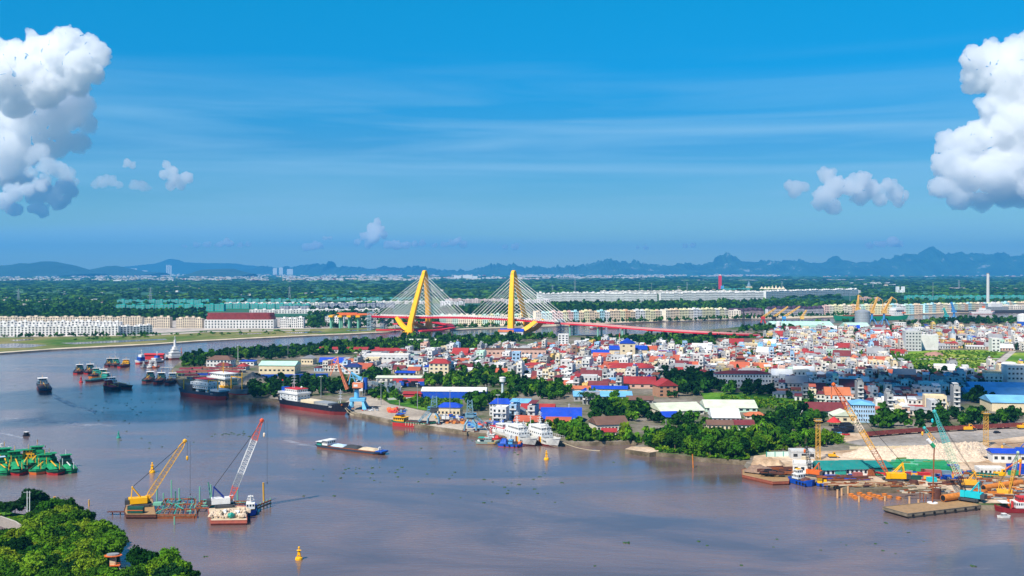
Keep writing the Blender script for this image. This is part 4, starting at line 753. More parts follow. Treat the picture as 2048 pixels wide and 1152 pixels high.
# undergrowth along the shores
BUSH = []
for poly, sp in [(ZT[1][0], 3.4), (ZT[2][0], 3.2), (ZT[0][0], 3.4), ([(1494, 921), (1449, 918), (1406, 915), (1349, 907), (1310, 901), (1310, 897), (1400, 906), (1500, 912)], 2.4), ([(1130, 883), (1262, 881), (1262, 878), (1130, 880)], 2.4)]:
 for x, y in scatter(poly, sp): BUSH.append((x, y, random.uniform(1.2, 2.4), random.uniform(1.5, 3.2), random.choices([1, 2, 3, 4], [2, 4, 5, 2])[0]))
woods('undergrowth', 'dense green scrub crowding the river shore', BUSH, 2.0)
BUSH = []
for poly, sp, h in [([(1786, 742), (1800, 712), (1900, 702), (2000, 704), (1960, 742)], 5.5, 1.6), ([(1440, 792), (1560, 800), (1640, 812), (1650, 830), (1560, 822), (1440, 806)], 4.2, 2.4), ([(790, 792), (850, 797), (925, 801), (905, 824), (850, 818)], 3.2, 2.0), ([(940, 795), (1040, 800), (1040, 786), (980, 786)], 4, 2.5)]:
 for x, y in scatter(poly, sp):
  if random.random() < .7: BUSH.append((x, y, random.uniform(1.2, 2.6), random.uniform(.6, 1.2) * h, random.choices([1, 2, 3, 4], [1, 3, 6, 4])[0]))
woods('meadow_scrub', 'bright green scrub over the open lots', BUSH, 2.2)
BUSH = [(x, y, random.uniform(1.2, 2.4), random.uniform(1., 2.4), random.choices([1, 2, 3, 4], [2, 4, 4, 2])[0]) for x, y in scatter([(a, b + 4) for a, b in MANG], 2.6, 1.3)]
BUSH += [(x, y, random.uniform(.8, 1.6), random.uniform(.4, 1.0), random.choices([2, 3, 4], [2, 5, 3])[0]) for x, y in scatter([(-20, 1030), (60, 1034), (140, 1044), (180, 1065), (60, 1075), (40, 1050), (-20, 1040)], 1.5, 1.3) if random.random() < .55]
woods('undergrowth', 'low leafy scrub under the mangrove trees', BUSH, 1.1)
woods('woodland', 'background woods and garden trees of the peninsula', WLIST, 2.0)
# ---------------------------------------------------------------- tube houses of the town
STEELT = (.50, .52, .54)
def proto(w, d, n, kind, seed):
 rd = random.Random(seed); fh = 3.3; h = fh * n; P = {}
 wl = MB(); wl.box(0, d / 2, 0, w, d, h)
 if kind in ('flat', 'tum'):
  for cx, cy, sx, sy in ((0, .1, w, .2), (0, d - .1, w, .2), (-w / 2 + .1, d / 2, .2, d - .4), (w / 2 - .1, d / 2, .2, d - .4)): wl.box(cx, cy, h, sx, sy, .9)
  if kind == 'tum': wl.box(rd.choice((-1, 1)) * w * .12, d * .62, h, w * .7, d * .34, 2.5)
 rf = MB()
 if kind == 'flat': rf.box(0, d / 2, h + .02, w - .42, d - .42, .1)
 elif kind == 'tum': rf.box(0, d * .62, h + 2.51, w * .8, d * .4, .18)
 elif kind == 'sheet': rf.shed(0, d * .55, h + 1.6, w + .3, d * .8, .9); [rf.box(a * w * .42, d * b, h, .15, .15, 1.7) for a in (-1, 1) for b in (.2, .9)]
 elif kind == 'gable': rf.gable(0, d / 2, h + .01, w + .6, d + .8, w * .3)
 elif kind == 'gabley':
  x0, x1, y0, y1, e = -w / 2 - .3, w / 2 + .3, -.4, d + .4, w * .34
  rf.add([(x0, y0, h), (0, y0, h + e), (x1, y0, h), (x0, y1, h), (0, y1, h + e), (x1, y1, h)], [(0, 1, 4, 3), (1, 2, 5, 4), (0, 2, 1), (3, 4, 5), (0, 3, 5, 2)])
 elif kind == 'hip': rf.hip(0, d / 2, h + .01, w + 1, d + 1, w * .3)
 elif kind == 'mono': rf.shed(0, d / 2, h + .2, w + .5, d + .8, .9)
 bl = MB()
 for f in range(1, n): bl.box(0, -.45, f * fh - .1, w * .9, .9, .14); bl.box(0, -.86, f * fh + .04, w * .9, .06, .8)
 W_ = []
 for f in range(n):
  nw = 1 if w < 5.5 else max(2, int(w / 3))
  for i in range(nw): W_.append((-w / 2 + w * (i + .5) / nw, -.01, f * fh + .5, (1.7 if nw == 1 else 1.3), 1.9 if f else 2.2, 0))
  if n > 1 and rd.random() < .6: W_.append((w / 2 + .01, d * rd.choice((.3, .5, .7)), f * fh + 1.1, 1.0, 1.1, math.pi / 2))
 tk = MB()
 if kind in ('flat', 'tum', 'sheet') and rd.random() < .8:
  z = h + (2.7 if kind == 'tum' else .1 if kind == 'flat' else 0); y = d * (.6 if kind == 'tum' else .8); x = w * rd.uniform(-.2, .2)
  if kind == 'sheet': y = d * .1
  tk.tube((x - .8, y, z + .75), (x + .8, y, z + .75), .42, .42, 8); tk.box(x, y, z, 1.2, .9, .25)
 P['wall'] = wl; P['roof'] = rf; P['balcony'] = bl if n > 1 else None; P['water_tank'] = tk if tk.v else None
 return dict(P=P, wins=W_, w=w, d=d, n=n, kind=kind)
KN = dict(flat='flat roof', tum='rooftop room', sheet='{} canopy', gable='{} gable', gabley='{} gable', hip='{} hip roof', mono='{} sheet roof')
PR = []
for i, (w, d, n, k) in enumerate([(4.5, 14, 3, 'tum'), (4.2, 15, 4, 'tum'), (4.8, 13, 3, 'sheet'), (5, 14, 2, 'sheet'), (4.5, 12, 2, 'flat'), (5.5, 13, 3, 'flat'), (8, 10, 1, 'gable'), (9, 9, 2, 'hip'), (6, 12, 1, 'gabley'), (5, 12, 2, 'gabley'), (10, 9, 1, 'mono'), (6, 11, 2, 'mono'), (12, 8, 1, 'gable'), (4.4, 15, 5, 'tum'), (9, 10, 3, 'flat'), (7, 12, 2, 'hip'), (7.5, 12, 4, 'tum'), (5, 10, 1, 'mono'), (16, 12, 1, 'gable'), (22, 12, 1, 'mono'), (18, 11, 2, 'gable'), (14, 12, 3, 'flat')]): PR.append(proto(w, d, n, k, i))
WT = [3, 2, 6, 6, 7, 5, 5, 2, 5, 5, 6, 6, 5, .4, 2.5, 2, .8, 5, 3, 2, 1.2, .8]
WCOL = [('white', .22), ('cream', .14), ('pale', .19), ('pink', .06), ('grey', .15), ('lgrey', .14), ('blue', .05), ('mint', .02), ('yellow', .05)]
WNM = dict(white='white', cream='cream', pale='beige', pink='pink', grey='bare grey', lgrey='light grey', blue='pale blue', mint='mint', yellow='ochre')
RCOL = [('red', .11), ('maroon', .20), ('tile', .15), ('orange', .03), ('rblue', .03), ('rgrey', .28), ('rlblue', .03), ('rwhite', .17)]
RNM = dict(red='red', maroon='maroon', tile='rust', orange='orange', rblue='blue', rgrey='grey', rlblue='light blue', rwhite='white')
pick = lambda L_: random.choices([a for a, _ in L_], [b for _, b in L_])[0]
HM = {}
def house(pi, x, y, z, rz, wc, rc):
 p = PR[pi]
 if pi not in HM: HM[pi] = {k: m.mesh(k, WALL if k in ('wall', 'balcony') else STEEL if k == 'water_tank' else ROOF) for k, m in p['P'].items() if m}
 o = thing('town_house', None, 'house', (x, y, z), rz, 'houses of the crowded town')
 for k, me in HM[pi].items():
  q = mkobj(k, me, o); q.color = (*(C_[wc] if k == 'wall' or (k == 'roof' and p['kind'] in ('flat',)) else C_['white'] if k == 'balcony' else C_[rc]), 1)
 for (a, b, c, sx, sz, r) in p['wins']: ob('window', U['win'], o, (a, b, c), (sx, 1, sz), None, r)
 look = f"{['', 'low', 'two-storey', 'three-storey', 'four-storey', 'five-storey'][p['n']]} {WNM[wc]} house with {KN[p['kind']].format(RNM[rc])}"
 TODO.append((o, look, x, y)); return o
def flat_house(p, wc, rc):
 VV = []; FF = []; CC = []; b = 0
 for k, m in list(p['P'].items()):
  if not m: continue
  c = C_[wc] if k == 'wall' or (k == 'roof' and p['kind'] == 'flat') else C_['white'] if k == 'balcony' else STEELT if k == 'water_tank' else C_[rc]
  if k == 'balcony' or (k == 'water_tank'): m2 = m
  for f in m.f: FF.append([b + i for i in (f if len(f) == 4 else f + (f[2],) if len(f) == 3 else f[:4])]); CC.append(c)
  VV += m.v; b += len(m.v)
 for (a, q, c, sx, sz, r) in p['wins']:
  if r == 0: vs_ = [(a - sx / 2, q - .06, c), (a + sx / 2, q - .06, c), (a + sx / 2, q - .06, c + sz), (a - sx / 2, q - .06, c + sz)]
  else: vs_ = [(a + .06, q - sx / 2, c), (a + .06, q + sx / 2, c), (a + .06, q + sx / 2, c + sz), (a + .06, q - sx / 2, c + sz)]
  VV += vs_; FF.append([b, b + 1, b + 2, b + 3]); CC.append((.03, .035, .045)); b += 4
 return np.array(VV), np.array(FF), np.array(CC)
FLATC = {}
ZH = [[(700, 745), (722, 714), (830, 713), (905, 709), (960, 712), (1000, 702), (1110, 700), (1210, 694), (1380, 700), (1500, 698), (1700, 690), (1786, 690), (2060, 672), (2060, 702), (2010, 702), (1960, 699), (1890, 699), (1820, 702), (1786, 716), (1780, 744), (1850, 752), (1965, 752), (1972, 745), (2060, 745), (2060, 775), (1960, 775), (1900, 800), (1920, 822), (1840, 838), (1760, 838), (1750, 812), (1620, 808), (1560, 795), (1545, 778), (1440, 770), (1400, 752), (1312, 755), (1310, 775), (1140, 792), (1130, 775), (1050, 764), (1000, 752), (900, 745), (850, 752), (790, 748)]]
ZH += [[(630, 745), (640, 726), (720, 712), (724, 745)], [(1500, 690), (1560, 668), (1800, 664), (1950, 664), (2060, 658), (2060, 672), (1786, 692)], [(1150, 792), (1190, 790), (1190, 812), (1150, 812)], [(975, 850), (1080, 855), (1080, 838), (1030, 832), (1000, 836)]]
ang = R(-14); U_ = Vector((math.cos(ang), math.sin(ang))); V_ = Vector((-math.sin(ang), math.cos(ang))); HP = []
for v in range(0, 80):
 vv = 620 + v * 14.5; u = -420.; flip = v % 2
 while u < 900:
  pi = random.choices(range(len(PR)), WT)[0]; p = PR[pi]; c = U_ * (u + p['w'] / 2) + V_ * vv; u += p['w'] + (.15 if random.random() < .82 else random.uniform(1, 6))
  x, y = c; q = PX(x, y, 2.2)
  if not (0 < q[0] < 2090) or not any(inside(q, z) for z in ZH): continue
  if blocked(x, y + p['d'] / 2, 2) or random.random() < .09: continue
  if any(abs(q[0] - (1956 + (2026 - 1956) * (752 - q[1]) / 50)) < 12 for _ in (0,)) and 700 < q[1] < 760: continue
  HP.append((y, x, pi, ang + random.choice((0, 0, 0, 0, math.pi / 2 * 0, .12, -.15)) + random.uniform(-.05, .05)))
HP.sort(key=lambda h: h[0])
SHADE = []
VV = []; TT = []; CC = []; b = 0; NH = 0
for i, (y, x, pi, rz) in enumerate(HP):
 wc = pick(WCOL); rc = pick(RCOL); q = PX(x, y, 2); p = PR[pi]
 if in_front(x, y, p['n'] * 3.3 + 1.5) and p['n'] > 1: pi = random.choice((6, 8, 10, 12, 17)); p = PR[pi]
 if in_front(x, y, 6.5) and random.random() < .6: continue
 sv = random.uniform(.92, 1.12)
 if NH < 290 and (True):
  house(pi, x, y, 2.2, rz, wc, rc).scale = (1, 1, sv); NH += 1; continue
 k = (pi, wc, rc)
 if k not in FLATC: FLATC[k] = flat_house(p, wc, rc)
 V, T, C = FLATC[k]; c, s_ = math.cos(rz), math.sin(rz)
 VV.append(np.stack([V[:, 0] * c - V[:, 1] * s_ + x, V[:, 0] * s_ + V[:, 1] * c + y, V[:, 2] * sv + 2.2], 1)); TT.append(T + b); b += len(V); CC.append(C * random.uniform(.85, 1.1))
tag(mkobj('town_blocks', quadmesh('town_blocks', np.vstack(VV), np.vstack(TT), WALLA, np.minimum(np.vstack(CC), .85))), 'closely packed houses filling the deeper part of the town', kind='stuff')
print('houses', NH, len(HP))
# street and garden trees poking out between the houses
BT = []
for y, x, pi, rz in HP:
 if random.random() < .17 and y > 700: BT.append((x + random.uniform(-3, 3), y - random.uniform(1, 4), random.uniform(2, 4.2), random.uniform(5, 10), random.choice((0, 1, 2, 3))))
woods('garden_trees', 'small garden trees between the packed houses', BT, 2.)
# ---------------------------------------------------------------- terraces on the far bank
NET2_ = paint('dark_timber', (.07, .04, .07), grime=None)
def rowhouse_mesh(w, d, h, nf, seed, wm=WALL, gab=0):
 m = MB(); m.box(0, d / 2, 0, w, d, h, 0); m.box(0, d / 2, h, w - .6, d - .6, .02, 2); rd = random.Random(seed); n = max(2, int(w / 3.4)); fh = h / nf
 m.box(0, -.15, h - .5, w, .3, .5, 0); m.box(-w / 2 + .25, -.12, 0, .4, .24, h, 0)
 if gab: [m.add([(-w / 2, -.6, h), (0, -.6, h + gab), (w / 2, -.6, h), (-w / 2, d + .5, h), (0, d + .5, h + gab), (w / 2, d + .5, h)], [(0, 1, 4, 3), (1, 2, 5, 4), (0, 2, 1), (3, 4, 5)], 2) for _ in (0,)]; [m.box(0, -.2, fh * f - .3, w, .3, .6, 2) for f in range(1, nf + 1)]
 else:
  m.box(rd.uniform(-.2, .2) * w, d * .45, h, w * .4, d * .3, 2.2, 0); m.box(-w / 2 + .2, d / 2, h, .3, d - .4, 1.0, 0)
 for f in range(nf):
  for i in range(n):
   x = -w / 2 + w * (i + .5) / n; m.box(x, -.02, f * fh + fh * .25, (w / n) * .42, .14, fh * (.6 if f else .68), 1)
 for f in range(nf):
  for i in range(2): m.box(w / 2 + .0, d * (i + .5) / 2, f * fh + fh * .3, .14, 1.3, fh * .5, 1)
 return m.mesh('terrace_house', [wm, GLASS, NET2_ if gab else ROOF])
RH = [rowhouse_mesh(10, 14, 13.5, 4, s) for s in range(3)]; RH2 = [rowhouse_mesh(11, 14, 15, 4, 5 + s) for s in range(3)]; RHG = [rowhouse_mesh(14, 14, 12, 3, 9, gab=5)]; RH3 = [rowhouse_mesh(15, 16, 15, 4, 20 + s) for s in range(2)]
NR = [0]
def terrace(xy0, xy1, meshes, step, look, group, colours, hs=1.0, tail='', skip=(), drop=0.0):
 a, b_ = Vector(G(*xy0, 1.6).xy), Vector(G(*xy1, 1.6).xy); L_ = (b_ - a).length; n = int(L_ / step); d = (b_ - a).normalized(); rz = math.atan2(d.y, d.x); names = []
 for i in range(n):
  if i in skip or random.random() < drop: continue
  c = a + d * (i + .5) * step; o = mkobj('terrace_house', random.choice(meshes), None, (c.x, c.y, 1.6), rz); nm, cc = random.choice(colours); j = random.uniform(.92, 1.06)
  o.color = (min(.9, cc[0] * j), min(.9, cc[1] * j), min(.9, cc[2] * j), 1); o.scale = (step / (10 if meshes is RH else 11 if meshes is RH2 else 14 if meshes is RHG else 15), 1, hs * random.uniform(.93, 1.07))
  tag(o, None, 'row house', group); names.append((o, nm)); NR[0] += 1
 cnt = {}
 for o, nm in names:
  k = cnt.get(nm, 0); cnt[nm] = k + 1; od = ORD[k] or 'first'; lb = f"{nm} {look}, {od} from left in {tail}"; o['label'] = lb if len(lb.replace('-', ' ').split()) < 17 else f"{nm} house, {od} from left in {tail}"
WH = [('white', (.82, .79, .74))]; CRM = [('cream', (.74, .62, .46)), ('sandy', (.70, .58, .44))]
PAS = [('pale pink', (.82, .56, .50)), ('peach', (.84, .66, .46)), ('lemon', (.84, .78, .48)), ('mint', (.56, .78, .66)), ('cream', (.84, .76, .60)), ('cream', (.84, .76, .60)), ('white', (.84, .82, .78)), ('peach', (.84, .66, .46)), ('pale orange', (.84, .54, .32)), ('aqua', (.46, .74, .78)), ('lemon', (.84, .78, .48))]
terrace((-15, 673), (240, 671), RH, 10, 'unfinished four-storey row house', 'white terrace by the marsh', WH, 1.05, 'the front row by the marsh')
terrace((240, 670), (312, 667), RH, 10, 'unfinished three-storey row house', 'white terrace by the marsh', WH, .95, 'the front row by the marsh, right end')
terrace((-15, 663), (250, 661), RH, 11, 'unfinished row house', 'second white terrace by the marsh', WH, 1.1, 'the second row from the marsh')
terrace((-15, 652), (285, 651), RH2, 13, 'finished row house', 'cream terrace behind the white ones', CRM, 1.0, 'the cream row behind')
terrace((288, 656), (350, 656), RH2, 11, 'arched row house', 'cream terrace behind the white ones', CRM, 1.15, 'the taller cream row end')
terrace((352, 656), (408, 656), RH2, 11, 'shop house with dark arches', 'shop houses left of the round hall', CRM + WH, 1.1, 'the block left of the round hall')
terrace((560, 656), (618, 656), RH2, 10, 'plain row house', 'white terrace right of the round hall', WH, 1.1, 'the block right of the round hall')
terrace((650, 653), (690, 653), RH2, 11, 'row house', 'white terrace behind the ramp piers', WH, 1.1, 'the block behind the unfinished ramp')
terrace((880, 650), (1070, 648.5), RH2, 11, 'four-storey row house', 'pastel terrace under the bridge deck', PAS[2:6], 1.15, 'the terrace seen under the bridge deck')
terrace((1072, 647), (1330, 641.5), RH2, 11, 'four-storey row house', 'pastel terrace right of the bridge', PAS, 1.35, 'the pastel terrace just right of the bridge')
terrace((1332, 641), (1462, 637.5), RH2, 11, 'four-storey row house', 'pastel terrace above the bridge approach', PAS, 1.35, 'the pastel terrace above the approach')
terrace((1463, 635), (1530, 633), RHG, 13, 'gabled house with dark roof', 'dark gabled houses by the port', [('pale pink', (.72, .56, .56))], 1.1, 'the short dark-gabled row')
for o in bpy.data.objects:
 if o.name.startswith('terrace_house') and o.data is RHG[0]: pass
terrace((1536, 631), (1648, 630), RHG, 12, 'half-timbered gabled house', 'half-timbered houses by the port', [('white', (.70, .62, .64))], 1.2, 'the half-timbered row')
terrace((1650, 630), (1850, 628), RH2, 11, 'four-storey row house', 'pastel terrace behind the grain silo', PAS, 1.35, 'the pastel terrace behind the grain silo')
terrace((1850, 626), (2060, 620.5), RH2, 12, 'four-storey row house', 'pastel terrace at the right edge', PAS, 1.3, 'the pastel terrace at the right edge')
terrace((1075, 605.5), (1320, 604.5), RH3, 15, 'plain row house', 'white terrace beyond the palms', WH, 1.9, 'the white terrace beyond the palms')
terrace((1322, 604), (1530, 602), RH3, 15, 'plain row house', 'white terrace beyond the palms, right half', WH, 1.9, 'the right half beyond the palms')
terrace((1532, 597), (1720, 591), RH3, 16, 'long row house', 'white terrace running to the right', WH, 1.7, 'the terrace below the pointed tents')
def unitrow(lab, cat, name, a, x1, y, step, hh, mats_, colr, w=.96, d=16, nf=3, nw=5, net=False):
 a = G(a, y, 1.6); b2 = G(x1, y, 1.6); n = max(2, int((b2.x - a.x) / step)); st = (b2.x - a.x) / n; m = MB(); m.box(0, 0, 0, st * w, d, hh, 0); m.box(st * .15, d * .2, hh, st * .3, d * .3, 2, 0)
 for f in range(nf):
  if net: m.box(0, -d / 2 - .1, hh * (.25 + .3 * f), st * w, .2, .7, 1); m.box(st * .3 * (f - 1), -d / 2 - .2, 0, .7, .2, hh, 1)
  else:
   for j in range(nw): m.box(st * ((j + .5) / nw - .5), -d / 2 - .02, hh * (.12 + .88 / nf * f), st / nw * .42, .2, hh * .48 / nf, 1)
 me = m.mesh(name, mats_)
 for i in range(n):
  q = 1 + .14 * noise.noise(Vector((i * 1.7, y, 0))) + random.uniform(-.05, .05); o = mkobj(name, me, None, (a.x + (i + .5) * st, a.y + random.uniform(-2, 2), 1.6)); o.scale = (1, 1, q); v = random.uniform(.88, 1.05); o.color = (*[min(.9, c * v) for c in colr], 1)
  tag(o, f"{lab}, {ORD[i] or 'first'} from left", cat, lab)
for y_, x0_, x1_, hh, cc, lab in [(597, 1120, 1300, 20, (.78, .74, .69), 'white block behind the palm belt terrace'), (592, 1200, 1540, 20, (.80, .73, .64), 'pale block in front of the red tower'), (588, 1560, 1720, 16, (.78, .73, .66), 'pale block beneath the pointed tents'), (648, -15, 280, 12, (.76, .66, .52), 'cream block behind the far left terraces'), (635, 1235, 1480, 15, (.76, .70, .60), 'cream block behind the pastel terrace'), (628, 1560, 1680, 14, (.6, .5, .44), 'brown block behind the half-timbered row'), (622, 1900, 2060, 14, (.76, .68, .58), 'cream block behind the right edge terrace'), (603, 1720, 1760, 13, (.62, .42, .36), 'terracotta block beside the twin topped hotel'), (606, 890, 1010, 12, (.74, .58, .54), 'rose block seen through the bridge cables'), (613, 880, 930, 14, (.72, .70, .69), 'white block behind the first tower cables'), (608, 1010, 1100, 13, (.74, .66, .64), 'pinkish block behind the second tower'), (616, 1720, 1900, 10, (.78, .72, .64), 'cream block above the silo')]: unitrow(lab, 'row building', 'row_block', x0_, x1_, y_, 24, hh, [WALL, GLASS], cc)
NET = mat('teal_building_net', (.03, .42, .36), rough=.8, var=.35, scale=.05); NET2 = mat('dark_blocks', (.10, .12, .20), rough=.8, var=.3)
for x0_, x1_, y_, hh, m_, lab in [(235, 330, 621, 14, NET, 'teal netted shell at the strip left end'), (330, 450, 622, 16, NET, 'teal netted shell with visible scaffold bays'), (235, 420, 608, 12, NET, 'teal netted shell in the far strip'), (450, 620, 617, 12, NET, 'teal netted shell behind the round hall'), (430, 640, 604, 9, NET, 'low distant teal netted roof'), (640, 880, 600.5, 8, NET, 'distant teal roof left of the bridge'), (560, 700, 620, 9, NET2, 'dark slate block behind the ramp'), (640, 790, 616, 12, NET2, 'purple grey apartment shell'), (1810, 1990, 600, 14, NET, 'teal netted shell left of the chimney'), (1990, 2060, 598, 12, NET, 'teal netted shell right of the chimney'), (1445, 1500, 582, 12, NET, 'low teal building by the red tower')]: unitrow(lab, 'building site', 'netted_building', x0_, x1_, y_, 22, hh, [m_, GREY if m_ is NET else WHITE], (1, 1, 1), .92, 18, net=True)
for x0_, x1_, y_, h_, lab in [(450, 560, 611, 8, 'pale block between the nets and round hall'), (560, 700, 610.5, 7, 'pale block above the dark slate roofs'), (700, 860, 608, 8, 'pale block running to the first tower'), (500, 640, 627, 9, 'white block right of the round hall'), (640, 760, 627, 10, 'long white block left of the bridge end')]: unitrow(lab, 'row building', 'row_block', x0_, x1_, y_, 20, h_, [WALL, GLASS], (.78, .74, .69), d=14, nf=2, nw=3)
# round brown hall on white arcade
g = G(478, 657, 1.6); k = g.y / F; r = thing('round_hall', 'broad hall with a brown rounded upper storey over white arcades', 'hall', (g.x, g.y, 1.6)); W = 138 * k
m = MB(); m.box(0, 14, 0, W, 28, 15); ob('wall', m.mesh('wall', WALL), r, (0, 0, 0), (1, 1, 1), C_['white'])
m = MB(); pr = [(W / 2 - 8 + 8 * math.cos(t), 14 + 14 * math.sin(t)) for t in np.linspace(-1.57, 1.57, 9)]; pr += [(-x, y) for x, y in reversed(pr)]; m.prism(pr, 15.02, 20); m.prism([(x * .97, 14 + (y - 14) * .9) for x, y in pr], 20, 26)
m.build('upper_storey', paint('brown_red_cladding', (.24, .035, .03), var=.3, grime=None), r)
for i in range(22):
 for f in range(3): ob('window', U['win'], r, (-W / 2 + W * (i + .5) / 22, -.05, 1.2 + f * 4.7), (2.2, 1, 2.6))
# wood belts and lone trees on the far bank
FW = []
def belt(poly, n, rad, h, cis=(0, 1, 1, 2)):
 xs = [p[0] for p in poly]; ys = [p[1] for p in poly]; c = 0
 while c < n:
  x, y = random.uniform(min(xs), max(xs)), random.uniform(min(ys), max(ys))
  if inside((x, y), poly):
   g = G(x, y, 1.6); FW.append((g.x, g.y, rad * random.uniform(.6, 1.4) * (1 + g.y / 9000), h * random.uniform(.6, 1.3), random.choice(cis) if g.y < 2600 else random.choice((1, 1, 2, 2, 3)))); c += 1
belt([(-10, 644), (410, 642), (410, 622), (-10, 622)], 900, 7, 9); belt([(1080, 632), (1250, 629), (1560, 620), (1640, 616), (2060, 609), (2060, 603), (1740, 606), (1540, 604), (1320, 607), (1100, 610), (1040, 622)], 1500, 7, 11)
belt([(880, 632), (1080, 632), (1060, 612), (880, 618)], 400, 7, 10); belt([(620, 632), (780, 632), (780, 620), (620, 620)], 200, 7, 9); belt([(-10, 620), (230, 620), (230, 600), (-10, 600)], 420, 8, 9)
belt([(560, 656), (760, 656), (760, 640), (560, 640)], 130, 4, 8); belt([(620, 656), (650, 656), (650, 636), (620, 636)], 60, 6, 10); belt([(760, 655), (880, 655), (880, 640), (760, 640)], 60, 5, 8)
for y0, y1, n in ((598, 612, 500), (584, 598, 1300), (574, 584, 1500), (566, 574, 1500), (559, 566, 1500), (553, 559, 1100)): belt([(-10, y1), (2060, y1), (2060, y0), (-10, y0)], n, 10 + (612 - y1) * .35, 9)
belt([(300, 668), (420, 662), (620, 660), (620, 666), (400, 672), (100, 684)], 60, 3, 3, (2, 3)); belt([(0, 674), (310, 671), (310, 672), (0, 675)], 60, 2.5, 6, (1, 2)); belt([(1070, 649), (1560, 635), (1560, 636), (1072, 650)], 160, 3, 8, (1, 1, 2)); belt([(880, 655), (1070, 651), (1070, 652), (880, 656)], 60, 3, 7, (1, 2)); belt([(1560, 634), (2060, 618), (2060, 619), (1560, 635)], 100, 3, 8, (1, 1, 2))
SM = [crown(1.0, 1.2, .1, 4, 5, .6, 90 + s) for s in range(4)]
woods('woodland', 'dark teal woods and tree belts across the far plain', FW, 1.5, SM)
# scattered far town: pale specks of houses
def specks(label, bands, wid=(8, 22), hts=(5, 12)):
 V = []; T = []; C = []; b = 0; cu = np.array([(-.5, -.5, 0), (.5, -.5, 0), (.5, .5, 0), (-.5, .5, 0), (-.5, -.5, 1), (.5, -.5, 1), (.5, .5, 1), (-.5, .5, 1)]); fc = np.array([(4, 5, 6, 7), (0, 1, 5, 4), (1, 2, 6, 5), (2, 3, 7, 6), (3, 0, 4, 7)])
 for x0, x1, y0, y1, n in bands:
  for _ in range(n):
   x = random.uniform(x0, x1); y = random.uniform(y0, y1)
   if noise.noise(Vector((x / 38., y / 3., 5))) < -.12: continue
   g = G(x, y, 1.6); s = g.y / 11000 + .5; w, d, h = random.uniform(*wid) * s, random.uniform(*wid) * s, random.uniform(*hts) * (s * .5 + .5)
   V.append(cu * (w, d, h) + (g.x, g.y, 1.6)); T.append(fc + b); b += 8; c = random.choices([C_['white'], C_['cream'], C_['pink'], C_['lgrey'], C_['grey'], C_['red'], (.80, .74, .70)], [6, 3, 2, 3, 2, 1, 5])[0]; t = random.choice([C_['rgrey'], C_['tile'], C_['lgrey'], C_['maroon'], c]); C += [t, c, c, c, c]
 o = mkobj('far_town', npmesh('far_town', np.vstack(V), np.vstack(T), WALLA, colr=np.array(C))); tag(o, label, kind='stuff')
specks('speckled pale town far off along the left horizon', [(-10, 420, 551, 562, 1500), (420, 860, 552, 562, 1500), (860, 1080, 552, 560, 420), (200, 1000, 549, 552, 300)])
specks('thin pale line of villages before the karst hills', [(1030, 1330, 550, 557, 800), (1330, 1560, 549, 553.5, 420), (1560, 2060, 547.5, 550, 220), (1640, 2060, 551, 554, 60), (1700, 1800, 567, 573, 30)])
specks('small village roofs left of the teal nets', [(42, 130, 601, 613, 60), (160, 210, 598, 606, 26), (0, 20, 598, 604, 8), (20, 60, 628, 632, 6), (100, 300, 580, 596, 12), (300, 900, 572, 596, 30), (1320, 1430, 575, 582, 26)], (8, 18), (4, 8))
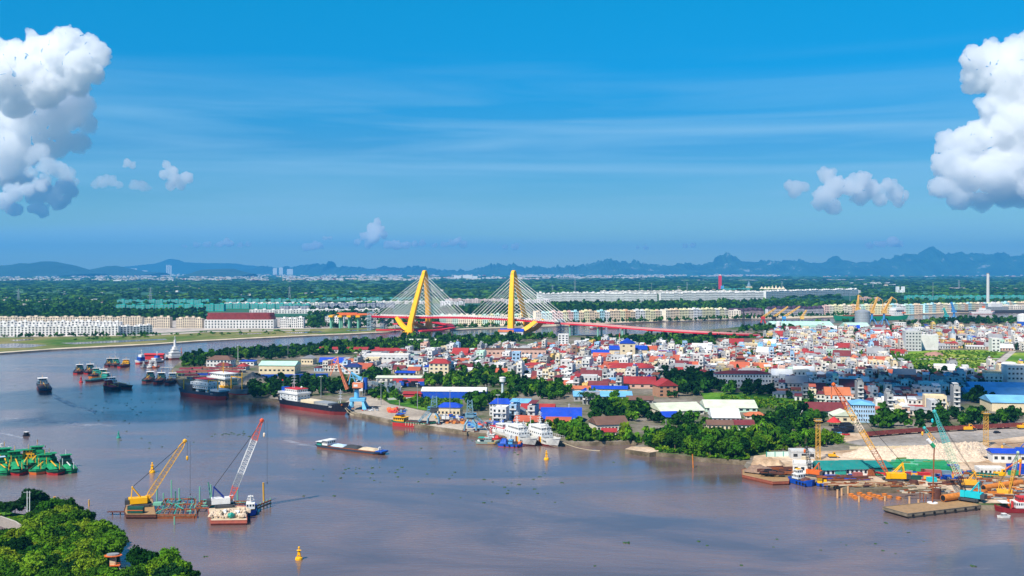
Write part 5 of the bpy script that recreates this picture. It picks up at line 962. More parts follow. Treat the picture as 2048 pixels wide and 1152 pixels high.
# ================================================================ the cable-stayed bridge
def bridge():
 r = thing('cable_stayed_bridge', 'yellow hairpin-towered cable-stayed bridge with a red scalloped deck', 'bridge', (-70, 1584, 0)); O = Vector((-70, 1584, 0)); ax = Vector((.893, -.45, 0)).normalized(); tv = Vector((.45, .893, 0)).normalized()
 cen = [(-227, 1663, 25.0), (-150, 1625, 25.3), (-70, 1584, 26.6), (11, 1544, 25.0), (70, 1514, 21.6)]
 app = [(78, 1510, 21.0), (130, 1482, 19.2), (199, 1443, 15.4), (266, 1418, 12.6), (324, 1418, 10.2), (389, 1448, 6.5), (430, 1480, 3.2)]
 def smooth(P, n=6):
  out = []
  for i in range(len(P) - 1):
   p0, p1, p2, p3 = (np.array(P[max(0, i - 1)]), np.array(P[i]), np.array(P[i + 1]), np.array(P[min(len(P) - 1, i + 2)]))
   for k in range(n): t = k / n; out.append(.5 * ((2 * p1) + (-p0 + p2) * t + (2 * p0 - 5 * p1 + 4 * p2 - p3) * t * t + (-p0 + 3 * p1 - 3 * p2 + p3) * t ** 3))
  out.append(np.array(P[-1])); return [Vector(q) for q in out]
 def ribbon(P, hw, th, mi_t, mi_s, m, dz=0, tvf=None, side=0):
  rings = []
  for i, p in enumerate(P):
   d = (P[min(i + 1, len(P) - 1)] - P[max(i - 1, 0)]); d.z = 0; d.normalize(); n = Vector((-d.y, d.x, 0)); q = p - O + Vector((0, 0, dz))
   rings.append([q - n * hw + n * side, q - n * hw + n * side - Vector((0, 0, th)), q + n * hw + n * side - Vector((0, 0, th)), q + n * hw + n * side])
  k0 = len(m.f); m.loft(rings, mi_s)
  for j in range(k0, len(m.f)):
   pass
  return rings
 D = smooth(cen, 10); A = smooth(app, 8)
 BRED = paint('bridge_red', (.72, .006, .03), rough=.45, grime=None, var=.06); BWH = paint('bridge_white', (.78, .70, .68), grime=None); BY = BRYEL
 m = MB(); ribbon(D, 14.5, 2.2, 0, 0, m); m.build('deck', BRED, r)
 m = MB(); ribbon(D, 14.0, .12, 0, 0, m, .14); m.build('carriageway', M_ROAD, r)
 for sg_ in (-1, 1):
  m = MB(); ribbon(D, .2, 1.5, 0, 0, m, 1.5, side=14.6 * sg_); m.build('railing', BWH, r)
  m = MB()
  for i in range(len(D) - 1):      # scalloped red crests
   for t in (.25, .75):
    p = D[i].lerp(D[i + 1], t) - O; d = (D[i + 1] - D[i]).normalized(); n = Vector((-d.y, d.x, 0)).normalized(); q = p + n * 14.9 * sg_
    m.add([q - d * 2.6, q + d * 1.4, q + d * 1.9 + Vector((0, 0, 1.5)), q - d * 1.0 + Vector((0, 0, .5))], [(0, 1, 2, 3), (3, 2, 1, 0)], 0)
  m.build('parapet_crest', BRED, r)
 m = MB(); ribbon(A, 10.5, 1.7, 0, 0, m); m.build('approach_deck', BRED, r); m = MB(); ribbon(A, 10.0, .1, 0, 0, m, .12); m.build('approach_carriageway', M_ROAD, r)
 for sg_ in (-1, 1): m = MB(); ribbon(A, .15, 1.1, 0, 0, m, 1.1, side=10.4 * sg_); m.build('approach_railing', paint('rail_pink', (.72, .30, .28), grime=None), r)
 # towers: two legs each, joined in a rounded loop at the top, plus outward curved struts
 for ti, (cx, cy, lean, so) in enumerate([(-151, 1625, 1, -1), (12, 1544, -1, 1)]):
  c = Vector((cx, cy, 0)) - O; ht = 97.0
  def legp(s, t):   # s: side -1 near / +1 far
   h = ht * t; half = 30 * (1 - t ** 1.25 * .93) if t < .97 else 1.9
   return c + ax * lean * (11 * t ** 1.1) + tv * s * max(half, 2.6) + Vector((0, 0, h))
  for s in (-1, 1):
   m = MB(); rings = []
   for k in range(15):
    t = k / 14 * .965; p = legp(s, t); w1 = 4.8 - 1.7 * t + (1.2 if t < .1 else 0); w2 = 3.6 - 1.2 * t
    rings.append([p + ax * a * w1 + tv * b * w2 for a, b in ((-.8, -1), (.8, -1), (1, -.8), (1, .8), (.8, 1), (-.8, 1), (-1, .8), (-1, -.8))])
   m.loft(rings, 0); m.build('tower_leg', BY, r, smooth=False)
   m = MB(); rings = []; b0 = legp(s, .05); e = c + ax * so * 35 + tv * s * 12.5 + Vector((0, 0, 24.2))
   for k in range(11):
    t = k / 10; p = b0.lerp(e, t) + Vector((0, 0, -4.2 * math.sin(math.pi * t))); w = 3.6 - 1.0 * t
    rings.append([p + ax * a * w + tv * b * 2.2 + Vector((0, 0, -a * so * w * .6)) for a, b in ((-1, -1), (1, -1), (1, 1), (-1, 1))])
   m.loft(rings, 0); m.build('curved_strut', BY, r)
   q = legp(s, 0); m = MB(); m.prism([(q.x + O.x * 0 + 11 * math.cos(a), q.y + 8.5 * math.sin(a)) for a in np.linspace(0, 6.283, 17)[:-1]], -3, 2.6); m.build('footing', BY, r)
  m = MB(); rings = []      # loop head
  for k in range(9):
   a = math.pi * k / 8; p0 = (legp(-1, .965) + legp(1, .965)) / 2; p = p0 - tv * 3.0 * math.cos(a) + Vector((0, 0, 4.2 * math.sin(a)))
   dirn = Vector(-tv * math.cos(a)) + Vector((0, 0, math.sin(a))); rings.append([p + ax * u * 2.75 + dirn * v * 2.5 for u, v in ((-.8, -1), (.8, -1), (1, -.8), (1, .8), (.8, 1), (-.8, 1), (-1, .8), (-1, -.8))])
  m.loft(rings, 0); m.build('tower_head', BY, r)
  mm = MB(); p1, p2 = legp(-1, .24), legp(1, .24); mm.tube(p1, p2, 1.6, 1.6, 6); mm.build('cross_beam', BY, r)
  for s in (-1, 1):
   for sd in (-1, 1):
    for k in range(11):
     t = .95 - k * .055; p = legp(s, t); dist = 84 - k * 6.2; dd = [q for q in D]; tgt = Vector((cx, cy, 0)) + ax * sd * dist
     qn = min(dd, key=lambda q: (q.x - tgt.x) ** 2 + (q.y - tgt.y) ** 2); z = np.interp(tgt.x, [q.x for q in D], [q.z for q in D]); yy = np.interp(tgt.x, [q.x for q in D], [q.y for q in D])
     e = Vector((tgt.x, yy, z + .5)) - O + tv * s * 13.2; m = MB(); m.tube(p, e, .30, .30, 4); m.build('cable', paint('cable_white', (.88, .86, .82), grime=None), r)
 for x, y, z in ((90, 1504, 18), (130, 1482, 17.5), (164, 1462, 16), (199, 1443, 14), (232, 1430, 12.5), (266, 1418, 11), (300, 1416, 10)):
  m = MB(); n = Vector((.45, .89, 0)); p = Vector((x, y, 0)) - O
  for s in (-1, 1): m.tube(p + n * s * 7, p + n * s * 7 + Vector((0, 0, z - .5)), 1.5, 1.5, 8, 0)
  m.tube(p - n * 10 + Vector((0, 0, z - .6)), p + n * 10 + Vector((0, 0, z - .6)), 1.0, 1.0, 4, 1); m.build('pier', [paint('pier_green', (.22, .46, .36)), BY], r)
 landmark('the first yellow bridge tower', -151, 1600); landmark('the second yellow bridge tower', 12, 1520); landmark('the red bridge approach', 199, 1440)
bridge()
# stair towers, unfinished ramp, loop ramps
PGREEN = paint('ramp_green', (.18, .46, .32)); STR = paint('scaffold_steel', (.30, .42, .48))
for lab, x, y, h, w in (('zigzag steel stair tower at the unfinished end of the bridge', 743, 660, 30, 10), ('stair tower, shorter one inside the bridge end', 768, 660, 22, 9), ('steel stair tower at the right end of the red deck', 1121, 670, 24, 8), ('steel stair tower, darker one behind the right deck end', 1146, 668, 18, 9)):
 g = G(x, y, 1.5); m = MB(); m.lattice((0, 0, 0), (0, 0, h), w, w, .5, int(h / 3), 0); s = 1
 for k in range(int(h / 3)): m.tube((-w / 2 * s, -w / 2, k * 3), (w / 2 * s, -w / 2, k * 3 + 3), .45, .45, 4); s = -s
 for k in range(int(h / 3)): m.box(0, 0, k * 3 + 2.8, w, w, .2)
 o = m.build('stair_tower', STR if 'darker' not in lab and 'shorter' not in lab else BLGREY, None, g); tag(o, lab, 'stair tower')
g0 = G(665, 656, 1.6); r = thing('unfinished_ramp', 'unfinished orange topped ramp on round green piers left of the bridge', 'ramp', g0); k = g0.y / F
for i, x in enumerate((664, 682, 700, 718)):
 m = MB()
 for yy in (-9, 9): m.tube(((x - 665) * k, yy, 0), ((x - 665) * k, yy, 19), 2.2, 2.2, 9)
 m.build('pier', PGREEN, r); m = MB(); m.box((x - 665) * k, 0, 19.05, 7, 30, 3); m.build('crosshead', BRYEL, r)
m = MB(); m.box(52 * k / 1, 0, 22.3, 74 * k, 20, 2.4); m.box(30 * k, 0, 24.8, 40 * k, 14, 1.2); m.build('deck_segment', ORNG, r)
for i, (lab, pts, z) in enumerate([('upper red loop ramp curling behind the first bridge tower', [(790, 648), (830, 645), (870, 645), (900, 650), (905, 656), (880, 660), (840, 662)], 9), ('lower red loop ramp on short piers behind the first tower', [(752, 660), (790, 659.5), (840, 658), (880, 655), (898, 648)], 4)]):
 W = [Vector((*G(a, b, z).xy, z)) for a, b in pts]; O_ = W[0].copy(); O_.z = 0; r = thing('loop_ramp', lab, 'ramp', O_); m = MB(); rings = []
 for j, p in enumerate(W):
  d = (W[min(j + 1, len(W) - 1)] - W[max(j - 1, 0)]); d.z = 0; d.normalize(); n = Vector((-d.y, d.x, 0)); q = p - O_; rings.append([q - n * 5 + Vector((0, 0, 1)), q - n * 5 - Vector((0, 0, 1)), q + n * 5 - Vector((0, 0, 1)), q + n * 5 + Vector((0, 0, 1))])
 m.loft(rings, 0); m.build('deck', paint('ramp_red', (.60, .02, .03), grime=None), r)
 for p in W[::1]: m = MB(); q = p - O_; m.tube((q.x, q.y, 1), (q.x, q.y, z - 1), 1.2, 1.2, 7); m.build('pier', CONC, r)
# ================================================================ vessels
def hull(L_, B_, H_, zb, hm_, bm_, dm_, bow=.22, sternf=.78, sb=.45, ss=.15, bul=.7, rake=.05, mid=None):
 m = MB(); n = 18; rings = []
 lv = [(-.8, .86, 1 - rake), (zb, .97, 1 - rake * .5), (None, 1.0, 1.0), ('in', .95, .992), ('dk', .95, .992)]
 S = []
 for k in range(n + 1):
  t = k / n; tb = 1 - bow; w = 1.0
  if t < .12: w = sternf + (1 - sternf) * (t / .12)
  if t > tb: w = max(.02, 1 - ((t - tb) / bow) ** 2.1)
  zd = H_ * (1 + sb * max(0, (t - .8) / .2) ** .7 + ss * max(0, (.16 - t) / .16) ** .6); row = []
  for z, f, xr in lv:
   zz = zd if z in (None, 'in') else (zd - bul if z == 'dk' else min(z, zd - .1)); x = L_ * (t if t < .7 else .7 + (t - .7) * (1 if z in (None, 'in', 'dk') else (xr - .7) / .3)); x += (0 if z is not None and not isinstance(z, str) else 0); ws = w if z in (None, 'in', 'dk') else w ** (1.0 if t < .7 else 1.35)
   if t < .1 and not isinstance(z, str) and z is not None: x += L_ * .03 * (1 - t / .1)
   row.append((x, B_ / 2 * ws * f, zz))
  S.append(row)
 def strip(a, b, mi):
  for sg_ in (1, -1):
   P = [(S[k][q][0], S[k][q][1] * sg_, S[k][q][2]) for k in range(n + 1) for q in (a, b)]
   fs = [(2 * k, 2 * k + 2, 2 * k + 3, 2 * k + 1) for k in range(n)]; m.add(P, fs if sg_ < 0 else [f[::-1] for f in fs], mi)
  for k in (0, n):
   P = [(S[k][a][0], -S[k][a][1], S[k][a][2]), (S[k][a][0], S[k][a][1], S[k][a][2]), (S[k][b][0], S[k][b][1], S[k][b][2]), (S[k][b][0], -S[k][b][1], S[k][b][2])]; m.add(P, [(0, 1, 2, 3) if k else (3, 2, 1, 0)], mi)
 strip(0, 1, 1); strip(1, 2, 0); strip(2, 3, 0); strip(3, 4, 0)
 P = [(S[k][4][0], S[k][4][1] * sg_, S[k][4][2]) for k in range(n + 1) for sg_ in (-1, 1)]; m.add(P, [(2 * k, 2 * k + 2, 2 * k + 3, 2 * k + 1) for k in range(n)], 2)
 return m.mesh('hull', [hm_, bm_, dm_])
def textmesh(s, size, m_):
 cu = bpy.data.curves.new('lettering', 'FONT'); cu.body = s; cu.size = size; cu.extrude = .03; cu.align_x = 'CENTER'; o = bpy.data.objects.new('lettering', cu); col.objects.link(o)
 me = bpy.data.meshes.new_from_object(o.evaluated_get(bpy.context.evaluated_depsgraph_get())); bpy.data.objects.remove(o); me.materials.clear(); me.materials.append(m_); return me
def vessel(name, label, cat, sp, bp, B_, H_, zb, hm_, bm_, dm_, els, group=None, L_=None, lm=None, **kw):
 a, b = G(*sp, 0), G(*bp, 0); d = (b - a); LL = L_ or d.length; rz = math.atan2(d.y, d.x); r = thing(name, label, cat, a if not L_ else b - d.normalized() * LL, rz, group)
 mkobj('hull', hull(LL, B_, H_, zb, hm_, bm_, dm_, **kw), r); last = None
 if lm: landmark(lm, (a.x + b.x) / 2, (a.y + b.y) / 2)
 for e in els:
  nm, ty = e[0], e[1]; m = MB()
  if ty == 'box': _, _, t0, t1, wf, z0, h, mt = e[:8]; m.box(LL * (t0 + t1) / 2, 0, H_ + z0, LL * (t1 - t0), B_ * wf, h); last = m.build(nm, mt, r); box = (LL * t0, LL * t1, B_ * wf, H_ + z0, h)
  elif ty == 'win':    # window row on the last box: level fraction, count on the sides, count at the ends
   _, _, lf, ns_, ne = e[:5]; x0, x1, w, z0, h = box; sz = e[5] if len(e) > 5 else .9
   for i in range(ns_):
    for s in (-1, 1): ob(nm, U['win'], last, (x0 + (x1 - x0) * (i + .5) / ns_, s * (w / 2 + .02), z0 + h * lf), (min(1.0, (x1 - x0) / ns_ * .55), 1, sz))
   for i in range(ne):
    for xx in ((x0, x1) if len(e) < 7 else (x1,)): ob(nm, U['win'], last, (xx, -w / 2 + w * (i + .5) / ne, z0 + h * lf), (min(1.0, w / ne * .55), 1, sz), None, math.pi / 2)
  elif ty == 'cyl': _, _, t, y, z0, rad, h, mt = e; m.tube((LL * t, y, H_ + z0), (LL * t, y, H_ + z0 + h), rad, rad * .85, 10); m.build(nm, mt, r)
  elif ty == 'mast':
   _, _, t, z0, h, mt = e; x = LL * t; z = H_ + z0; m.tube((x, 0, z), (x, 0, z + h), .28, .14, 6)
   for q, w in ((.3, 1.5), (.5, 1.4), (.68, 1.2), (.85, 1.0)): w *= max(1, h / 6); m.box(x, 0, z + h * q, .3, w * 2, .2); m.box(x, 0, z + h * q, w * 1.3, .4, .2)
   m.box(x + .3, 0, z + h * .75, .3, 2.2, .3)
   if h > 5:
    for s in (-1, 1): m.tube((x - 1.0, s * .9, z), (x, 0, z + h * .6), .12, .1, 4)
   m.build(nm, mt, r)
  elif ty == 'heap':
   _, _, t0, t1, wf, z0, h, mt = e; nx, ny = 14, 8; P = []
   for i in range(nx + 1):
    for j in range(ny + 1):
     u, v = i / nx, j / ny; hh = h * (min(1, 6 * min(u, 1 - u)) * min(1, 3.6 * min(v, 1 - v))) * (1 + .35 * noise.noise(Vector((i * .7, j * .8, LL)))); P.append((LL * (t0 + (t1 - t0) * u), B_ * wf * (v - .5), H_ + z0 + hh))
   m.add(P, [(i * (ny + 1) + j, (i + 1) * (ny + 1) + j, (i + 1) * (ny + 1) + j + 1, i * (ny + 1) + j + 1) for i in range(nx) for j in range(ny)]); m.build(nm, mt, r)
  elif ty == 'gantry':
   _, _, t, wf, z0, h, mt = e; x = LL * t; w = B_ * wf / 2
   for s in (-1, 1): m.box(x, s * w, H_ + z0, .6, .6, h)
   m.box(x, 0, H_ + z0 + h, .7, 2 * w + .6, .7); m.build(nm, mt, r)
  elif ty == 'gantryx':
   _, _, t0, t1, y, z0, h, mt = e
   for t in (t0, t1): m.box(LL * t, y * B_, H_ + z0, .6, .6, h)
   m.box(LL * (t0 + t1) / 2, y * B_, H_ + z0 + h, LL * (t1 - t0) + .6, .6, .6); m.build(nm, mt, r)
  elif ty == 'rail':
   _, _, t0, t1, wf, z0, mt = e
   for s in (-1, 1):
    m.box(LL * (t0 + t1) / 2, s * B_ * wf / 2, H_ + z0 + 1.0, LL * (t1 - t0), .08, .08)
    k = int(LL * (t1 - t0) / 2)
    for i in range(k + 1): m.box(LL * (t0 + (t1 - t0) * i / max(1, k)), s * B_ * wf / 2, H_ + z0, .08, .08, 1.0)
   m.build(nm, mt, r)
  elif ty == 'flag': _, _, t, y, z0, h, mt = e; m.tube((LL * t, y, H_ + z0), (LL * t, y, H_ + z0 + h), .06, .06, 4); m.build('flagpole', GREY, r); m = MB(); m.box(LL * t - .8, y, H_ + z0 + h - 1, 1.5, .06, 1.0); m.build(nm, mt, r)
  elif ty == 'tyres':
   _, _, ts, z, mt = e
   for t in ts:
    for s in (-1, 1): m = MB(); m.tube((LL * t, s * (B_ / 2 + .02), z), (LL * t, s * (B_ / 2 + .35), z), .55, .55, 10); m.build('tyre_fender', BLACK, r)
  elif ty == 'text':
   _, _, s_, t, z, size, mt = e; o = mkobj(nm, textmesh(s_, size, mt), r, (LL * t, -B_ / 2 - .06, z)); o.rotation_euler = (R(90), 0, R(e[7]) if len(e) > 7 else 0)
  elif ty == 'stripe': _, _, t, w, z, h, mt = e; m.box(0, 0, 0, w, .12, h); o = m.build(nm, mt, r, (LL * t, -B_ / 2 - .03, z))
  elif ty == 'dome': _, _, t, y, z0, rad, mt = e; m.blob((LL * t, y, H_ + z0), rad, 0, 2, 0); m.build(nm, mt, r)
 return r
WP = WHITE
vessel('bulk_carrier', 'black and red bulk carrier with white aft superstructure moored at the quay', 'cargo ship', (566, 812), (698, 832), 12, 6.0, 2.5, NAVY, HULLRED, GREY, [
 ('superstructure', 'box', .05, .33, .92, -.5, 5.2, WP), ('window', 'win', .3, 5, 4, .6), ('window', 'win', .68, 5, 4, .6), ('bridge_deck', 'box', .03, .34, 1.02, 4.7, 1.2, WP), ('wheelhouse', 'box', .12, .31, .8, 5.9, 2.3, WP), ('window', 'win', .3, 6, 6, 1.1), ('red_band', 'box', .115, .315, .82, 8.2, .4, REDP),
 ('mast', 'mast', .18, 8.6, 11, WP), ('funnel', 'box', .02, .07, .4, 4.5, 4.2, BLUEP), ('radar_dome', 'dome', .27, 1.5, 9.3, .8, WP), ('hatch_cover', 'box', .36, .56, .74, -.4, 1.9, CREAM), ('hatch_cover', 'box', .57, .77, .74, -.4, 1.9, GREY), ('foremast', 'mast', .88, 2.2, 9.5, WP), ('railing', 'rail', .35, .78, .95, -.2, CREAM),
 ('flag', 'flag', .04, -2, 5, 9, REDP), ('ship_name', 'text', 'SAO', .83, 5.2, 1.8, WP), ('anchor', 'box', .93, .95, .5, 1, 1.2, RUST)], bow=.2, sb=.62, ss=.28, lm='the black bulk carrier', rake=.07)
DB = paint('dredger_blue_black', (.035, .055, .085)); DG = paint('dredger_grey', (.10, .17, .22))
vessel('dredger', 'dark hulled dredger with a low white house, moored outermost of the two', 'dredger', (368, 790), (455, 801), 13, 5.5, 3.2, DB, HULLRED, DKGREY, [
 ('superstructure', 'box', .34, .68, .8, 2.0, 3.0, WP), ('window', 'win', .3, 8, 4, .9), ('upper_house', 'box', .30, .70, .9, 5.0, 2.2, WP), ('window', 'win', .4, 4, 3, .6), ('wheelhouse', 'box', .38, .66, .7, 7.2, 2.2, WP), ('window', 'win', .3, 10, 5, 1.0), ('roof', 'box', .37, .67, .75, 9.4, .3, REDP), ('support', 'box', .38, .44, .6, -.5, 2.5, WP), ('support', 'box', .60, .66, .6, -.5, 2.5, WP),
 ('winch_gear', 'box', .12, .3, .6, -.5, 4, DKGREY), ('derrick', 'mast', .16, 3, 6, GREY), ('post', 'cyl', .10, -4, 0, .5, 8, YEL), ('gantry', 'gantryx', .66, .88, -.3, 0, 9, YEL), ('forecastle', 'box', .74, .93, .8, 1.2, 1.4, WP), ('ship_name', 'text', 'HP 2', .8, 4.4, 1.4, WP), ('dredge_pipe', 'box', .44, .6, .2, .2, 1.5, BLGREY)], bow=.16, sb=.3, lm='the outer dredger')
vessel('dredger', 'blue grey dredger with a tall cream wheelhouse block, moored inside', 'dredger', (418, 784), (496, 796), 14, 6.2, 3.2, DG, HULLRED, DKGREY, [
 ('superstructure', 'box', .18, .58, .8, -.5, 7.5, CREAM), ('window', 'win', .35, 5, 5, .7), ('window', 'win', .68, 5, 5, .7), ('bridge_wing', 'box', .14, .62, 1.0, 7, 1.2, WP), ('wheelhouse', 'box', .2, .56, .75, 8.2, 2.6, WP), ('window', 'win', .35, 8, 6, 1.0), ('roof', 'box', .17, .58, .85, 10.8, .4, WP), ('mast', 'mast', .38, 11.2, 9, YEL), ('gantry', 'gantryx', .68, .95, -.25, 0, 9.5, YEL), ('post', 'cyl', .8, 2, 0, .4, 13, YEL), ('lifeboat', 'box', .48, .6, 1.0, .5, 1.5, YEL), ('winch_gear', 'box', .72, .9, .5, -.4, 3, DKGREY)], bow=.14, sb=.2, lm='the inner dredger')
vessel('river_barge', 'long low river barge with cargo heaps sailing down midstream', 'barge', (638, 893), (774, 910), 8.5, 1.5, .5, DB, RUST, RUST, [
 ('wheelhouse', 'box', .11, .19, .8, .3, 2.6, WP), ('window', 'win', .45, 4, 4, .9), ('cabin_roof', 'box', .10, .20, .95, 2.9, .25, WP), ('crew_cabin', 'box', .03, .1, .8, .1, 1.9, TEALP), ('window', 'win', .4, 3, 3, .7), ('awning', 'box', .02, .105, .95, 2.0, .15, WP), ('cover', 'heap', .21, .42, .82, .1, 1.1, TARP), ('cargo', 'heap', .40, .64, .8, .1, 1.5, COAL), ('cover', 'heap', .62, .88, .8, .1, 1.2, SAND), ('coaming', 'box', .2, .88, .86, -.3, .6, RUST), ('bow_deck', 'box', .88, .97, .7, -.3, .8, BLUEP), ('flagstaff', 'mast', .9, 0, 2.5, WP)], bow=.1, sb=.25, bul=.5, lm='the midstream river barge')
vessel('coaster', 'small red hulled coaster with a yellow wheelhouse under the quay crane', 'cargo ship', (787, 850), (872, 856), 8, 3.2, 2.4, paint('coaster_green', (.02, .16, .10)), REDP, DKGREY, [
 ('wheelhouse', 'box', .05, .3, .8, 0, 2.4, YEL), ('window', 'win', .4, 5, 3, .9), ('upper_cabin', 'box', .08, .22, .6, 2.4, 1.8, YEL), ('window', 'win', .35, 4, 3, .9), ('roof', 'box', .04, .32, .95, 2.35, .18, YEL), ('awning', 'box', .1, .24, .8, 4.3, .2, BLUEP), ('hold_coaming', 'box', .34, .86, .8, -.4, .9, DKRUST), ('cargo', 'heap', .36, .84, .7, .3, .5, COAL)] + [('rib', 'box', t, t + .01, 1.02, -2.2, 2.0, CREAM) for t in (.36, .42, .48, .54, .6, .66, .72, .78)], bow=.14, sb=.3, lm='the red-hulled coaster')
CG = [('superstructure', 'box', .28, .66, .82, -.4, 3.2, WP), ('window', 'win', .55, 7, 4, .6), ('bridge_deck', 'box', .36, .64, .72, 2.8, 2.5, WP), ('window', 'win', .5, 8, 6, .8), ('flying_bridge', 'box', .40, .6, .6, 5.3, 1.0, WP), ('mast', 'mast', .47, 6.3, 7.5, WP), ('foremast', 'mast', .64, 1, 8, WP), ('funnel', 'box', .22, .3, .35, 1, 4, WP), ('railing', 'rail', .66, .97, .8, .9, WP), ('deck_gun', 'cyl', .74, 0, 0, .8, 1.4, GREY), ('radar_dome', 'dome', .42, 1.5, 7, .7, WP), ('aft_deck', 'box', .06, .22, .7, -.3, 1.6, WP)]
MRN = paint('maroon_stripe', (.25, .015, .02)); GOLD = paint('gold_stripe', (.85, .45, .01))
HW = paint('patrol_white', (.72, .71, .66)); HW2 = paint('patrol_offwhite', (.62, .61, .56))
vessel('patrol_ship', 'white coast guard ship with maroon and gold bow stripes, outermost right', 'patrol ship', (1046, 873.5), (1121, 896), 9, 4.2, .9, HW, HULLRED, GREY, CG + [('bow_stripe', 'stripe', .63, 1.6, 1.0, 3.6, MRN), ('bow_stripe', 'stripe', .66, 1.2, 1.0, 3.6, GOLD), ('hull_number', 'text', '34-108', .76, 2.2, 1.3, NAVY)], bow=.25, sb=.42, rake=.13, lm='the right coast guard ship')
vessel('patrol_ship', 'white coast guard ship with maroon and gold bow stripes, inner left one', 'patrol ship', (1000, 872), (1075, 894.5), 9, 4.0, .9, HW2, HULLRED, GREY, CG + [('bow_stripe', 'stripe', .63, 1.6, 1.0, 3.4, MRN), ('bow_stripe', 'stripe', .66, 1.2, 1.0, 3.4, GOLD), ('hull_number', 'text', '0179', .76, 2.1, 1.3, NAVY)], bow=.25, sb=.42, rake=.13, lm='the left coast guard ship')
vessel('patrol_ship', 'third white patrol ship with red trim hemmed in by the quay', 'patrol ship', (976, 866), (1038, 880), 8, 3.2, .8, HW, REDP, GREY, [('superstructure', 'box', .2, .7, .8, -.3, 2.8, WP), ('window', 'win', .5, 8, 4, .7), ('wheelhouse', 'box', .38, .6, .7, 2.5, 2.2, WP), ('window', 'win', .4, 5, 5, .8), ('mast', 'mast', .45, 4.7, 6, WP), ('crane_post', 'mast', .15, 0, 6, WP), ('trim', 'box', .19, .71, .84, 2.3, .25, REDP), ('flag', 'flag', .1, 0, 0, 6, ORNG)], bow=.25)
vessel('tugboat', 'bright blue tug crowded with tarpaulins beside the coast guard ships', 'tugboat', (997, 892), (1046, 894.5), 5.5, 1.7, .3, BLUEP, REDP, DKGREY, [('tarpaulin', 'heap', .08, .38, .9, .2, 2.4, BLUEP), ('wheelhouse', 'box', .42, .6, .6, 0, 2.4, LBLUE), ('window', 'win', .5, 3, 3, .8), ('deck_cargo', 'heap', .6, .82, .7, 0, 1.3, NAVY), ('red_bow_house', 'box', .82, .93, .6, 0, 1.3, ORNG), ('mast', 'mast', .5, 2.4, 3, WP), ('fender', 'tyres', (.3, .5, .7, .85), 1.0, BLACK)], bow=.2, lm='the bright blue tug')
vessel('patrol_boat', 'grey green patrol boat with rubber dinghies at its stern', 'patrol boat', (952, 887), (1001, 888), 6, 1.7, .3, paint('navy_grey_green', (.24, .32, .28)), RUST, GREY, [('cabin', 'box', .35, .65, .7, -.2, 2.2, paint('pale_green_grey', (.34, .42, .38))), ('window', 'win', .5, 5, 3, .7), ('awning', 'box', .1, .36, .85, 1.8, .18, TEALP), ('mast', 'mast', .5, 2, 4, WP), ('stripe', 'box', .5, .8, 1.01, -.9, .3, YEL), ('dinghy', 'heap', .05, .2, .8, -.3, .8, WP)], bow=.3)
vessel('patrol_boat', 'small red decked boat wedged behind the patrol boat', 'boat', (968, 879), (1004, 880.5), 5, 1.5, .3, REDP, REDP, REDP, [('cabin', 'box', .3, .6, .7, 0, 2.0, WP), ('window', 'win', .5, 4, 3, .7), ('gear', 'heap', .62, .85, .7, 0, 1.2, REDP), ('mast', 'mast', .4, 2, 4, REDP)], bow=.3)
# anchored dark sand carriers upstream
def sandboat(label, sp, bp, hullm=DB, boot=HULLRED, house=TEALP, gp='dark sand carriers anchored upstream', s=1.0, post=YEL, cargo=DKRUST, nm='sand_carrier', tall=1.0, roofm=None, flagc=None):
 return vessel(nm, label, 'cargo boat', sp, bp, 8.6 * s, 2.2 * s, 1.3 * s, hullm, boot, DKGREY, [('wheelhouse', 'box', .06, .2, .78, 0, 2.6 * tall, house), ('window', 'win', .5, 3, 4, .9), ('upper_cabin', 'box', .08, .17, .6, 2.6 * tall, 2.0, house), ('window', 'win', .4, 3, 3, .8), ('roof', 'box', .05, .2, .8, 2.6 * tall + 2.0, .2, roofm or WP), ('cargo', 'heap', .28, .8, .7, .1, .9, cargo), ('mast', 'cyl', .12, 0, 4.6 * tall, .12, 2.6, post), ('post', 'cyl', .3, -2, 0, .18, 3.6, post), ('post', 'cyl', .84, 1.5, 0, .18, 3.4, post), ('conveyor', 'box', .3, .82, .06, 1.5, .3, post)] + ([('flag', 'flag', .1, 0, 4.4, 4.5, flagc)] if flagc else []), group=gp, bow=.16, sb=.35)
DT = paint('dark_teal_house', (.02, .11, .12)); HR2 = paint('dull_hull_red', (.20, .03, .03))
sandboat('dark sand carrier with a red side, leftmost of the anchored group', (160, 742), (154, 749), DB, REDP, DT)
sandboat('dark sand carrier with a red side, second from left in the group', (181, 741), (175, 749), DB, REDP, DT)
sandboat('green housed sand carrier lying broadside in the middle of the group', (218, 760), (170, 766), DT, HR2, TEALP, cargo=DT)
sandboat('sand carrier with an orange hull side tucked behind the broadside one', (194, 750), (184, 756), DB, ORNG, TEALP)
sandboat('green roofed sand carrier at the right of the group', (206, 752), (212, 762), DT, HR2, TEALP, cargo=DT)
sandboat('black sand carrier with white cabin, lowest right of the group', (218, 770), (262, 778), NAVY, HR2, WP, tall=1.1)
sandboat('black sand carrier with red deck gear beside the lowest one', (214, 775), (236, 781), NAVY, NAVY, REDP, cargo=REDP)
sandboat('small sand carrier, left of the distant trio', (220, 729), (216, 734), DB, HR2, DT, gp='trio of small sand carriers')
sandboat('small sand carrier, middle of the distant trio', (232, 729), (228, 734.5), DB, HR2, TEALP, gp='trio of small sand carriers')
sandboat('red sided sand carrier, right of the distant trio', (254, 731), (240, 736), DB, REDP, YEL, gp='trio of small sand carriers')
sandboat('shadowed sand carrier, left of the trio by the market', (302, 757), (291, 766), DT, HR2, DT, gp='sand carriers by the market')
sandboat('shadowed sand carrier, middle of the trio by the market', (324, 759), (314, 768), DB, HULLRED, DT, gp='sand carriers by the market')
